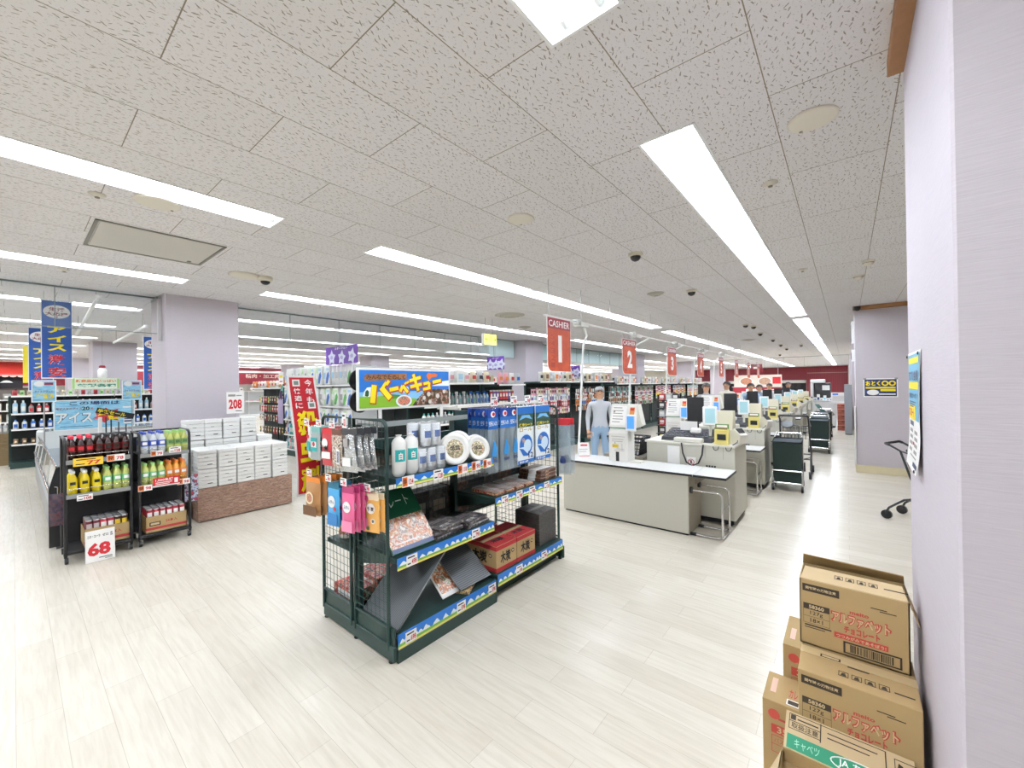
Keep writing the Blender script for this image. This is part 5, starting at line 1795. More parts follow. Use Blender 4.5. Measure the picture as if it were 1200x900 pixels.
def make_cabinet():
    t = thing('register_cabinet', 'x', 'cabinet')
    MB(BEIGE).box(-1.95, -.962, 5.03, 5.68, .07, .875, bev=.004).build('body', t)
    MB(OFFW).box(-1.97, -.955, 5.02, 5.69, .875, .9, bev=.004).build('top', t)
    MB(DARK).box(-1.93, -.985, 5.06, 5.66, .02, .07).build('plinth', t)
    for x in (-1.88, -1.02):
        for y in (5.075, 5.64):
            MB(BLACK).tube([(x - .015, y, .026), (x + .015, y, .026)], .026, 12).build('caster', t)
    F = wall_frame((-1.2, 5.027, .64), '-y')
    q = MB(INK)
    for i in range(4):
        q.box(-.06 + i * .028, -.04 + i * .028, 0, .022, 0, .0012, F=F)
    q.mat(BEIGED).box(-.07, -.066, .1, .23, 0, .001, F=F).box(.12, .124, .1, .23, 0, .001, F=F)
    q.build('lettering', t)
    s = MB(TAGW).box(-1.47, -1.37, 5.022, 5.029, .60, .735)
    F = wall_frame((-1.42, 5.0215, .68), '-y')
    ring = [(.033 * math.cos(a * PI / 12), .033 * math.sin(a * PI / 12), .0008) for a in range(24)]
    s.tube(ring, .0035, 5, RED, closed=True, F=F)
    s.tube([(-.022, .022, .001), (.022, -.022, .001)], .0035, 5, RED, F=F)
    s.mat(INK).box(-.008, .008, -.02, .02, -.001, .0008, F=F)
    s.mat(M('grey_print', '9a9490')).box(-.04, .04, -.07, -.064, -.001, .0008, F=F)
    s.build('phone_ban_sticker', t)
    MB(TAGW).box(-1.69, -1.55, 5.018, 5.029, .58, .85).box(-1.655, -1.56, 5.008, 5.018, .50, .60).build('paper_bag_stack', t)
    c = MB(BLACK).tube([(-1.52, 5.0, .9), (-1.50, 4.985, .78), (-1.46, 4.98, .68), (-1.40, 4.98, .645), (-1.33, 4.98, .68), (-1.29, 4.985, .78), (-1.28, 5.0, .895)], .009, 6)
    c.build('hose', t)
    for x in (-1.15, -1.02):
        MB(BLACK).tube([(x - .03, 5.015, .88), (x - .02, 5.005, .85), (x, 5.0, .842), (x + .02, 5.005, .85), (x + .03, 5.015, .885)], .004, 5).build('cable', t)
    return t
def make_kiosk():
    """payment tower: slim lower body, wider head tilted to the customer, tablet at its side"""
    t = thing('payment_tower', 'x', 'payment machine')
    b = MB(M('kiosk_white', 'e6e4de', .4))
    b.prism([(4.70, .657), (4.90, .657), (4.90, 1.06), (4.74, 1.06), (4.70, 1.0)], -2.30, -2.055, F=frame((0, 0, 0), (0, 1, 0), (0, 0, 1)))
    b.build('lower_body', t)
    h = MB(M('kiosk_white')).prism([(4.72, 1.07), (4.92, 1.07), (4.92, 1.35), (4.82, 1.35)], -2.31, -1.97, F=frame((0, 0, 0), (0, 1, 0), (0, 0, 1)))
    h.mat(OFFW).prism([(-1.97, 1.07), (-1.915, 1.10), (-1.97, 1.35)], -4.92, -4.80, F=frame((0, 0, 0), (1, 0, 0), (0, 0, 1)))
    ho = h.build('head', t)
    T = Matrix.Translation((-2.14, 4.769, 1.21)) @ Matrix.Rotation(-math.atan2(.1, .28), 4, 'X')
    F = T @ wall_frame((0, -.003, 0), '-y')
    q = MB(TAGW).box(-.15, .04, -.12, .125, -.002, .001, F=F)
    q.mat(M('grey_print', '9a9490'))
    rnd = random.Random(3)
    for i in range(6):
        q.box(-.135, -.135 + rnd.uniform(.1, .16), .095 - i * .036, .105 - i * .036, .001, .0016, F=F)
    q.lathe([(.014, .001), (.014, .0018)], 12, M('grey_print'), F, cx=-.12, cy=.05)
    q.mat(M('sticker_orange', 'd98a3c', .5)).box(.08, .14, .02, .11, 0, .001, F=F)
    q.mat(RED).box(.085, .135, .07, .1, .001, .0016, F=F)
    q.build('notice', ho)
    s = MB(M('slot_green', '5f8f74', .4)).box(-2.29, -2.075, 4.728, 4.76, 1.055, 1.072)
    s.mat(DARK).box(-2.30, -2.06, 4.745, 4.775, 1.062, 1.068)
    s.build('coin_slot', t)
    F = wall_frame((-2.18, 4.6985, .657), '-y')
    q = MB(DARK).box(-.03, .012, .0, .115, -.002, .0012, F=F)
    q.mat(M('grey_print')).box(-.09, .09, .30, .304, 0, .001, F=F).box(-.08, .07, .265, .27, 0, .001, F=F).box(-.08, .06, .24, .245, 0, .001, F=F)
    q.box(-.02, .08, .15, .154, 0, .001, F=F).box(.05, .054, .13, .22, 0, .001, F=F).box(-.05, .08, .13, .134, 0, .001, F=F)
    q.mat(M('sticker_yellow', 'd8b93a', .5)).box(-.075, .005, .165, .205, 0, .001, F=F)
    q.prism([(-.05, .215), (-.03, .215), (-.04, .235)], 0, .001, M('grey_print'), F)
    q.build('stickers', t)
    T = Matrix.Translation((-2.005, 4.68, 1.135)) @ Matrix.Rotation(.12, 4, 'Z')
    k = MB(WHITE, T).box(-.062, .062, -.012, .012, -.1, .1, bev=.006)
    ko = k.build('tablet', t)
    MB(SCRB, T).box(-.042, .042, -.0135, -.0115, -.07, .08).build('screen', ko)
    MB(WHITE).tube([(-2.0, 4.69, 1.05), (-2.03, 4.78, .95), (-2.06, 4.8, .9)], .012, 8).build('tablet_arm', t)
    MB(OFFW).box(-2.04, -1.9, 4.72, 4.86, .657, .668, bev=.002).build('card_tray', t)
    return t
def make_pos():
    """cash register group on the cabinet top"""
    t = thing('cash_register', 'x', 'cash register')
    b = MB(M('register_dark', '2a2b30', .45))
    b.prism([(5.12, .902), (5.55, .902), (5.55, 1.02), (5.15, .94)], -1.80, -1.22, F=frame((0, 0, 0), (0, 1, 0), (0, 0, 1)))
    b.build('keyboard_base', t)
    k = MB(M('key_grey', '6b6c74', .5))
    for i in range(9):
        for j in range(4):
            x, y = -1.76 + i * .055, 5.2 + j * .07
            z = .94 + (y - 5.15) * .2
            k.box(x, x + .04, y, y + .05, z - .004, z + .012)
    k.build('keys', t)
    m = MB(BLACK).box(-1.62, -1.42, 5.58, 5.62, 1.10, 1.42, bev=.006)
    m.tube([(-1.5, 5.6, .9), (-1.5, 5.6, 1.15)], .02, 8)
    m.build('operator_screen', t)
    T = Matrix.Translation((-1.27, 5.28, 1.205)) @ Matrix.Rotation(.25, 4, 'Z') @ Matrix.Rotation(-.15, 4, 'X')
    s = MB(WHITE, T).box(-.08, .08, -.012, .014, -.115, .115, bev=.008)
    so = s.build('customer_screen', t)
    MB(SCRC, T).box(-.055, .055, -.0135, -.0115, -.085, .09).build('display', so)
    MB(OFFW).tube([(-1.27, 5.29, .9), (-1.27, 5.295, 1.12)], .016, 8).build('screen_post', t)
    y = MB(POSY).prism([(5.06, .902), (5.17, .902), (5.17, 1.06), (5.11, 1.08), (5.075, 1.06)], -1.175, -1.035, F=frame((0, 0, 0), (0, 1, 0), (0, 0, 1)))
    yo = y.build('card_reader', t)
    F = wall_frame((-1.105, 5.058, .99), '-y')
    q = MB(BLACK).box(-.04, .05, -.035, .03, 0, .004, F=F)
    q.mat(M('reader_green', '5d8a4a', .5)).box(-.066, .066, .085, .1, .0, .003, F=F)
    q.mat(RED).box(-.066, .066, .1, .108, .0, .003, F=F)
    q.build('reader_window', yo)
    MB(M('reader_green')).box(-1.175, -1.035, 5.11, 5.122, 1.07, 1.13).box(-1.16, -1.05, 5.108, 5.11, 1.08, 1.12, TAGW).build('reader_card', t)
    c = MB(CREAM).prism([(5.34, .902), (5.56, .902), (5.54, 1.26), (5.42, 1.26)], -1.22, -1.05, F=frame((0, 0, 0), (0, 1, 0), (0, 0, 1)))
    c.build('receipt_printer', t)
    T = Matrix.Translation((-1.0, 5.28, .905)) @ Matrix.Rotation(-.5, 4, 'Z')
    v = MB(M('scanner_white', 'e4e1d8', .4), T).prism([(-.09, 0), (.09, 0), (.11, .1), (.03, .17), (-.06, .12)], -.06, .06, F=frame((0, 0, 0), (1, 0, 0), (0, 0, 1)))
    vo = v.build('payment_terminal', t)
    MB(DARK, T).prism([(-.02, .141), (.045, .172), (.09, .125), (.08, .12), (.03, .155)], -.045, .045, F=frame((0, 0, 0), (1, 0, 0), (0, 0, 1))).build('keypad', vo)
    MB(OFFW).box(-1.62, -1.30, 5.03, 5.12, .902, .955, bev=.01).build('scanner_arm', t)
    MB(WHITE).box(-1.47, -1.36, 5.16, 5.26, 1.0, 1.06, bev=.015).build('bill_tray', t)
    MB(TAGW).box(-1.62, -1.42, 5.30, 5.306, 1.02, 1.13).build('notice_card', t)
    MB(BLACK).tube([(-.99, 5.36, .91), (-.97, 5.25, .97), (-.96, 5.16, .93), (-.99, 5.08, .905)], .005, 5).build('cable', t)
    return t
counter, stand, cabinet, kiosk, pos = make_counter(), make_stand(), make_cabinet(), make_kiosk(), make_pos()
LANE = 2.07
LN = ['first', 'second', 'third', 'fourth', 'fifth', 'sixth', 'seventh']
for i in range(7):
    o = (0, LANE * i, 0)
    where = ['the nearest checkout', 'the second checkout', 'the third checkout', 'the fourth checkout', 'the fifth checkout', 'the sixth checkout', 'the farthest checkout'][i]
    place(counter, o, 0, 'beige packing counter with a white top at %s' % where, 'packing counters')
    place(cabinet, o, 0, 'beige register cabinet on casters at %s' % where, 'register cabinets')
    place(kiosk, o, 0, 'white payment tower with a blue screen at %s' % where, 'payment towers')
    place(pos, o, 0, 'cash register with a yellow card reader at %s' % where, 'cash registers')
    if i < 5:
        place(stand, o, 0, 'chrome basket stand under the flap at %s' % where, 'chrome basket stands')
# small things on the first two counters
def counter_card(x, y, lab, rz):
    t = thing('counter_card', lab, 'card', (x, y, .656))
    T = Matrix.Translation((x, y, .658)) @ Matrix.Rotation(rz, 4, 'Z') @ Matrix.Rotation(-.35, 4, 'X')
    q = MB(TAGW, T).box(-.075, .075, 0, .003, 0, .19)
    q.build('card', t)
    p = MB(RED, T)
    F = wall_frame((0, -.0004, 0), '-y')
    p.box(-.04, .05, .145, .165, 0, .001, F=F).box(-.07, .07, .01, .018, 0, .001, F=F)
    p.mat(M('grey_print')).box(-.06, .05, .1, .106, 0, .001, F=F).box(-.06, .03, .07, .076, 0, .001, F=F)
    p.build('print', t)
    MB(TAGW, T).prism([(0.003, .1), (.003, .09), (.09, .03), (.09, .035)][::-1], -.01, .01, F=frame((0, 0, 0), (0, 1, 0), (0, 0, 1))).build('prop', t)
counter_card(-2.12, 6.62, 'white card with red print standing on the second packing counter', .25)
counter_card(-2.66, 4.72, 'white card standing at the left end of the nearest packing counter', .7)
def basket(x, y, z, lab, rz=0.0, grp=None, col=None):
    t = thing('shopping_basket', lab, 'basket', (x, y, z), grp)
    m_ = col or M('basket_black', '1f2022', .45)
    T = Matrix.Translation((x, y, z)) @ Matrix.Rotation(rz, 4, 'Z')
    b = MB(m_, T)
    w0, d0, w1, d1, h = .19, .13, .235, .165, .23
    for k in range(10):
        for s in (-1, 1):
            u = -1 + 2 * k / 9
            b.tube([(u * w0, s * d0, .004), (u * w1, s * d1, h)], .006, 4)
            b.tube([(s * w0, u * d0, .004), (s * w1, u * d1, h)], .006, 4)
    for f_ in (0, .35, .7):
        a_, c_ = w0 + (w1 - w0) * f_, d0 + (d1 - d0) * f_
        b.tube([(-a_, -c_, h * f_ + .006), (a_, -c_, h * f_ + .006), (a_, c_, h * f_ + .006), (-a_, c_, h * f_ + .006)], .006, 4, closed=True)
    b.box(-w0, w0, -d0, d0, 0, .006)
    b.build('basket_body', t)
    MB(m_, T).tube([(-w1, -d1, h), (w1, -d1, h), (w1, d1, h), (-w1, d1, h)], .012, 6, closed=True).build('rim', t)
    MB(m_, T).tube([(-w1, 0, h), (-w1 * .8, .03, h + .012), (w1 * .8, .03, h + .012), (w1, 0, h)], .007, 6).build('handle', t)
    return t
for i in range(4):
    basket(-2.30, 5.30, .50 + i * .055, 'black shopping basket behind the nearest packing counter, %s of a nested pile' % ['lowest', 'second', 'third', 'topmost'][i], 0, 'nested black baskets') if i > 2 else None
t = thing('basket_table', 'low grey table carrying a black basket behind the nearest packing counter', 'table', (-2.3, 5.3, 0))
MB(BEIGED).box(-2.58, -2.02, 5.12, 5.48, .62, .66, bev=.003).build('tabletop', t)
for x in (-2.55, -2.05):
    for y in (5.15, 5.45):
        MB(STEEL).tube([(x, y, 0), (x, y, .62)], .014, 8).build('leg', t)

# cashier signs on their ceiling rail
RAILX = -2.84
t = thing('ceiling_rail', 'long white rail hung from the ceiling carrying the cashier signs', 'rail', (RAILX, 11, 2.46))
MB(WHITE).box(RAILX - .012, RAILX + .012, 4.1, 20, 2.448, 2.468).build('rail', t)
for k, y in enumerate((4.2, 5.0, 5.9, 7.6, 9.7, 11.8, 13.9, 16.0)):
    MB(STEEL).tube([(RAILX, y, 2.46), (RAILX, y, H)], .005, 6).build('drop_rod', t)
for k, y in enumerate((5.0, 6.9, 9.1, 11.2, 13.3)):
    c = MB(M('clamp_grey', 'c8c8c4', .4, .3)).box(RAILX - .06, RAILX + .06, y - .1, y + .12, 2.40, 2.465, bev=.008)
    c.box(RAILX - .05, RAILX + .03, y - .14, y - .06, 2.43, 2.50, bev=.006)
    c.build('junction_box', t)
for k, (y, x2, y2) in enumerate(((5.05, -2.95, 5.25), (7.5, -3.05, 7.2), (9.5, -3.1, 9.3), (11.6, -3.1, 11.4), (13.7, -3.1, 13.5))):
    t2 = thing('power_pole', 'white slanting cable pole dropping from the ceiling rail, %s from the front' % ORDW[k], 'pole', (x2, y2, .9), 'white cable poles at the checkouts')
    MB(WHITE).tube([(RAILX, y, 2.44), (x2 + .06, y2, 2.30), (x2, y2, 2.18), (x2 - .12, y2 - .05, .0)], .016, 8).build('pole', t2)
    MB(OFFW).lathe([(.03, 0), (.03, .015), (.018, .02)], 10, cx=x2 - .12, cy=y2 - .05).build('foot', t2)
SGO = mat_blotch('cashier_orange', ['bb4412', 'b03c10', 'bb4412', 'c44c16'], 8, .5)
SGM = M('cashier_maroon', '8e1a2c', .5)
for i in range(8):
    y = 4.36 + LANE * 1.035 * i
    z0, z1 = (1.765, 2.44) if i == 0 else (1.765, 2.345)
    w = .54 if i == 0 else .56
    t = thing('cashier_sign', 'hanging orange and maroon cashier sign reading %d' % (i + 1), 'sign', (-2.8, y, z0), 'hanging cashier signs')
    F = wall_frame((-2.79, y, z0), '+x')
    h = z1 - z0
    r = .09
    def outline(g):
        pts = [(w / 2 - g, g), (w / 2 - g, h - g), (-w / 2 + g, h - g), (-w / 2 + g, r + g)]
        pts += [(-w / 2 + g + r - r * math.cos(a), g + r - r * math.sin(a)) for a in (.4, .8, 1.2, PI / 2)]
        return pts
    MB(TAGW).prism(outline(0), -.006, .0, F=F).build('board', t)
    q = MB(SGO).prism(outline(.008), 0, .0014, F=F)
    q.mat(SGM).box(-w / 2 + .008, w / 2 - .008, h * .79, h - .008, .0014, .002, F=F)
    q.text(F, 'CASHIER', -w * .44, h * .825, w * .44, h * .945, TAGW, .003, .01)
    q.text(F, str(i + 1), -.15, h * .18, .17, h * .68, TAGW, .003, .045, keep=True)
    for k, ch in enumerate('12345'):
        q.text(F, ch, -w * .36, h * (.08 + .13 * k), -w * .2, h * (.17 + .13 * k), M('cashier_ghost', '9c2c14', .5), .0022, .0)
    q.build('printing', t)
    for yy in (-.15, .15):
        MB(STEEL).tube([(-2.8, y + yy, z1 - .005), (-2.84, y + yy, 2.455)], .005, 6).build('hanger', t)

# ---------------------------------------------------------------- carts beside the lanes
FAB = M('dark_green_fabric', '10241f', .75)
def make_bag_cart():
    t = thing('bag_cart', 'x', 'cart')
    f = MB(CHROME)
    for s in (-1, 1):
        f.tube([(s * .18, -.2, .1), (s * .18, -.2, .30), (s * .17, -.14, .32)], .011, 8)
        f.tube([(s * .18, -.2, .1), (s * .18, .28, .1), (s * .18, .30, .74), (s * .16, .34, .8)], .011, 8)
    f.tube([(-.16, .34, .8), (.16, .34, .8)], .014, 8)
    f.tube([(-.18, -.2, .12), (.18, -.2, .12)], .011, 8).tube([(-.18, -.205, .30), (.18, -.205, .30)], .011, 8).tube([(-.18, .28, .1), (.18, .28, .1)], .009, 6)
    f.build('frame', t)
    b = MB(FAB)
    n = 8
    prof = [(.03, .88), (.10, .98), (.4, 1.0), (.75, 1.02)]
    b.box(-.165, .165, -.18, .27, .12, .15, bev=.01)
    b.prism([(-.15, .12), (.15, .12), (.172, .2), (.178, .72), (-.178, .72), (-.172, .2)], -.28, .19, F=frame((0, 0, 0), (1, 0, 0), (0, 0, 1)))
    bo = b.build('fabric_bag', t)
    MB(M('fabric_rim', '0e211d', .7)).tube([(-.18, -.19, .715), (.18, -.19, .715), (.18, .28, .725), (-.18, .28, .725)], .014, 6, closed=True).build('rim', bo)
    MB(M('bag_inside', '1c2733', .8)).box(-.165, .165, -.175, .265, .7205, .7215).build('lining', bo)
    for s in (-1, 1):
        for y in (-.19, .27):
            w = MB(BLACK).tube([(s * .18 - .014, y, .045), (s * .18 + .014, y, .045)], .045, 14)
            w.mat(STEEL).box(s * .18 - .018, s * .18 + .018, y - .01, y + .02, .05, .105)
            w.build('wheel', t)
    MB(DARK).tube([(.195, .1, .33), (.215, .1, .33)], .07, 16).build('side_hub', t)
    return t
bc = make_bag_cart()
CL = ['nearest dark green bag cart standing by the second checkout', 'dark green bag cart standing by the fourth checkout', 'dark green bag cart behind the one at the fourth checkout', 'farthest dark green bag cart along the checkouts']
for i, (x, y, rz) in enumerate(((-.70, 7.36, .05), (-.50, 11.62, 0), (-.52, 12.5, .05), (-.55, 14.6, -.1))):
    place(bc, (x, y, 0), rz, CL[i], 'dark green bag carts')
# wire trolley parked behind the first bag cart
def trolley(x, y, rz, lab, m_, k=1.0):
    t = thing('shopping_trolley', lab, 'trolley', (x, y, 0))
    T = Matrix.Translation((x, y, 0)) @ Matrix.Rotation(rz, 4, 'Z') @ Matrix.Scale(k, 4)
    f = MB(m_, T)
    for s in (-1, 1):
        f.tube([(s * .2, -.02, 1.02), (s * .2, .1, .95), (s * .21, .2, .62), (s * .22, .3, .36), (s * .22, .14, .3), (s * .23, -.02, .16), (s * .24, -.05, .09)], .014, 8)
        f.tube([(s * .22, .3, .36), (s * .2, .62, .2), (s * .2, .66, .09)], .014, 8)
        f.tube([(s * .2, .1, .95), (s * .2, .2, .92), (s * .2, .55, .82)], .01, 6)
    f.tube([(-.22, .3, .36), (.22, .3, .36)], .011, 6).tube([(-.2, .55, .82), (.2, .55, .82)], .01, 6).tube([(-.2, .62, .22), (.2, .62, .22)], .01, 6)
    f.tube([(-.23, .0, .2), (.2, .45, .28)], .008, 6)
    f.build('frame', t)
    MB(DARK, T).tube([(-.2, -.02, 1.02), (-.19, -.06, 1.035), (.19, -.06, 1.035), (.2, -.02, 1.02)], .018, 8).build('handle', t)
    MB(M('trolley_grey_plastic', '57595c', .5), T).lathe([(.09, 0), (.1, .015), (.07, .02), (0, .022)], 16, F=Matrix.Translation((-.1, .16, .86)) @ Matrix.Rotation(.6, 4, 'X')).build('child_seat_pad', t)
    w = MB(m_, T)
    for k in range(9):
        u = -.2 + .05 * k
        w.tube([(u, .2, .62), (u, .55, .80)], .003, 4).tube([(u, .14, .84), (u, .2, .62)], .003, 4)
    for k in range(4):
        w.tube([(-.2, .22 + .09 * k, .635 + .048 * k), (.2, .22 + .09 * k, .635 + .048 * k)], .003, 4)
    w.build('wire_basket', t)
    for s in (-1, 1):
        for yy in (-.05, .66):
            q = MB(BLACK, T).tube([(s * .22 - .016, yy, .06), (s * .22 + .016, yy, .06)], .06, 16)
            q.mat(m_).box(s * .22 - .02, s * .22 + .02, yy - .012, yy + .015, .06, .12)
            q.build('wheel', t)
    return t
GUN = M('gunmetal', '3a3b3e', .4, .5)
trolley(.455, 6.57, -2.0, 'dark grey shopping trolley half hidden behind the near pillar', GUN, .84)
trolley(-.70, 8.3, .0, 'wire shopping trolley parked behind the nearest dark green bag cart', GUN)

# ---------------------------------------------------------------- far end of the checkout aisle
struct(MB(REDW).box(-2.7, .1, 43.80, 43.98, 0, 2.9).build('wall_panel_ribbed'))
struct(MB(MAROON).box(-12.0, -2.7, 43.82, 43.98, 1.75, 2.9).build('wall_panel_maroon'))
struct(MB(M('white_beam', 'dcd8d0', .6)).box(-12.0, -2.75, 43.6, 43.98, 1.5, 1.75).build('trim_3'))
struct(MB(M('dark_opening', '2a2526', .8)).box(-12.0, -2.75, 43.85, 43.97, 0, 1.5).build('wall_opening'))
struct(MB(M('pale_rail_paint', 'c9a7a2', .5)).box(-2.65, .05, 43.77, 43.80, 2.33, 2.37).build('trim_4'))
CRATE = mat_stripes('red_brown_crate', '7d3a2a', '9c5240', 5, 2, .6)
for i in range(5):
    z = i * .172
    t = thing('red_crate', 'red-brown plastic crate by the far pillar, %s of a stack of five' % ['lowest', 'second from bottom', 'middle', 'second from top', 'topmost'][i], 'crate', (-.08, 17.2, z), 'red-brown crates by the far pillar')
    b = MB(CRATE).box(-.25, .09, 17.0, 17.4, z + .002, z + .165, bev=.006)
    b.build('shell', t)
    MB(M('crate_dark_slot', '4a1f18', .8)).box(-.14, -.02, 16.998, 17.0, z + .1, z + .13).build('hand_slot', t)
t = thing('service_desk', 'white service desk with leaflets at the far end of the checkout aisle', 'desk', (-.6, 18.2, 0))
MB(WHITE).box(-.92, -.28, 17.9, 18.5, .06, .92, bev=.01).build('body', t)
MB(DARK).box(-.88, -.32, 17.95, 18.45, 0, .06).build('plinth', t)
MB(TOPW).box(-.94, -.25, 17.86, 18.54, .92, .95, bev=.005).build('desktop', t)
q = MB(M('poster_teal_dark', '3f6a66', .5))
F = wall_frame((-.6, 17.894, .5), '-y')
q.prism([(-.28, .3), (-.16, .3), (.15, -.1), (.05, -.2)][::-1], -.001, .001, F=F)
q.prism([(.05, .1), (.18, .1), (.28, -.05), (.2, -.1)][::-1], -.001, .001, M('grey_print'), F)
q.build('poster_art', t)
rnd = random.Random(8)
for i in range(7):
    x = -.87 + i * .09
    tt = thing('leaflet_stack', 'pile of paper leaflets on the far service desk, %s' % nth(i, 7), 'leaflets', (x, 18.1, .95), 'leaflet piles on the service desk')
    hh = rnd.uniform(.05, .2)
    MB(TAGW).box(x - .04, x + .04, 18.0, 18.18, .951, .951 + hh, bev=.003).build('sheets', tt)
    MB([SKY, NAVY, M('grey_print'), M('icy_blue_print')][i % 4]).box(x - .03, x + .03, 17.999, 18.0, .955, .95 + hh * .5).build('print', tt)
t = thing('photo_machine', 'black and white machine standing behind the far service desk', 'machine', (-.75, 19.2, 0))
MB(BLACK).box(-.95, -.45, 18.9, 19.5, 0, 1.55, bev=.02).build('body', t)
MB(WHITE).box(-1.05, -.62, 18.85, 19.5, 1.55, 1.68, bev=.02).build('hood', t)
MB(WHITE).box(-1.05, -.96, 18.88, 19.5, 0, 1.55, bev=.01).build('side_panel', t)
MB(TAGW).box(-.7, -.48, 18.885, 18.9, 1.28, 1.46).build('notice', t)
t = thing('poster_stand', 'white notice board with blue print leaning by the far pillar', 'notice board', (-.15, 17.75, .9))
MB(TAGW).box(-.42, .05, 17.74, 17.76, .86, 1.22).build('board', t)
q = MB(SKY)
F = wall_frame((-.18, 17.738, 1.04), '-y')
q.box(-.2, -.05, .09, .15, 0, .002, F=F)
q.mat(M('grey_print'))
for k in range(5):
    q.box(-.2, .18, .05 - k * .035, .058 - k * .035, 0, .002, F=F)
q.build('print', t)
MB(STEEL).tube([(-.18, 17.77, 0), (-.18, 17.77, .9)], .012, 6).build('post', t)
t = thing('grey_locker', 'grey metal locker against the far pillar beyond the red crates', 'locker', (.0, 16.2, 0))
MB(M('locker_grey', '8f9299', .4)).box(-.06, .12, 15.8, 16.6, .02, 1.5, bev=.006).build('body', t)
MB(DARK).box(-.064, -.06, 16.0, 16.4, .9, 1.25).build('window', t)
MB(DARK).box(-.05, .11, 15.82, 16.58, 0, .02).build('plinth', t)
# corner guard and fixtures on the second pillar
t = thing('corner_guard', 'white corner guard on the left edge of the second pillar', 'corner guard', (.115, 9.39, .14))
MB(WHITE).box(.098, .118, 9.37, 9.395, .14, 1.15, bev=.003).box(.104, .118, 9.38, 9.5, .14, 1.15).build('guard', t)
for z0, z1, nm in ((2.3, 2.62, 'upper'), (1.98, 2.12, 'lower')):
    t = thing('wall_speaker', '%s small black speaker box on the left side of the second pillar' % nm, 'speaker', (.09, 9.6, z0), 'speaker boxes on the second pillar')
    MB(BLACK).box(.07, .118, 9.5, 9.72, z0, z1, bev=.005).build('body', t)
    MB(WHITE).box(.075, .118, 9.48, 9.5, z0 - .03, z1 + .04).build('bracket', t)
    MB(DARK).box(.066, .07, 9.53, 9.69, z0 + .02, z1 - .02).build('grille', t)
rd = MB(BLACK).lathe([(.045, 2.895), (.05, 2.87), (.04, 2.84), (.02, 2.825), (0, 2.822)], 14, cx=.16, cy=9.33)
tag(rd.build('sensor_head', org=(.16, 9.33, 2.85)), 'small black sensor at the top corner of the second pillar', 'sensor')
t = thing('pillar_poster', 'dark blue and yellow poster on the front of the second pillar', 'poster', (.39, 9.395, 1.7))
F = wall_frame((.445, 9.396, 1.32), '-y')
MB(TAGW).box(-.22, .22, 0, .32, -.001, .002, F=F).build('sheet', t)
q = MB(M('poster_navy', '1e2a5c', .5)).box(-.205, .205, .015, .305, .002, .003, F=F)
q.text(F, 'おとく', -.19, .19, -.0, .28, YEL, .0045, .05)
q.lathe([(.045, .0035), (.045, .0045)], 16, YEL, F, cx=.06, cy=.235)
q.lathe([(.045, .0035), (.045, .0045)], 16, YEL, F, cx=.15, cy=.235)
q.lathe([(.025, .0045), (.025, .0055)], 16, M('poster_navy'), F, cx=.06, cy=.235)
q.lathe([(.025, .0045), (.025, .0055)], 16, M('poster_navy'), F, cx=.15, cy=.235)
q.mat(YEL).box(-.19, .19, .145, .175, .003, .004, F=F).box(.0, .19, .1, .135, .003, .004, F=F)
q.lathe([(.06, .0035), (.06, .0045)], 18, TAGW, F @ Matrix.Diagonal((1.3, .8, 1, 1)), cx=-.075, cy=.1)
q.mat(TAGW).box(-.02, .19, .04, .06, .003, .004, F=F)
q.build('printing', t)
for sx in (-1, 1):
    MB(clear_mat('clear_tape_piece', 'ffffff', .3)).box(.445 + sx * .2 - .02, .445 + sx * .2 + .02, 9.393, 9.3945, 1.62, 1.65).build('tape', t)
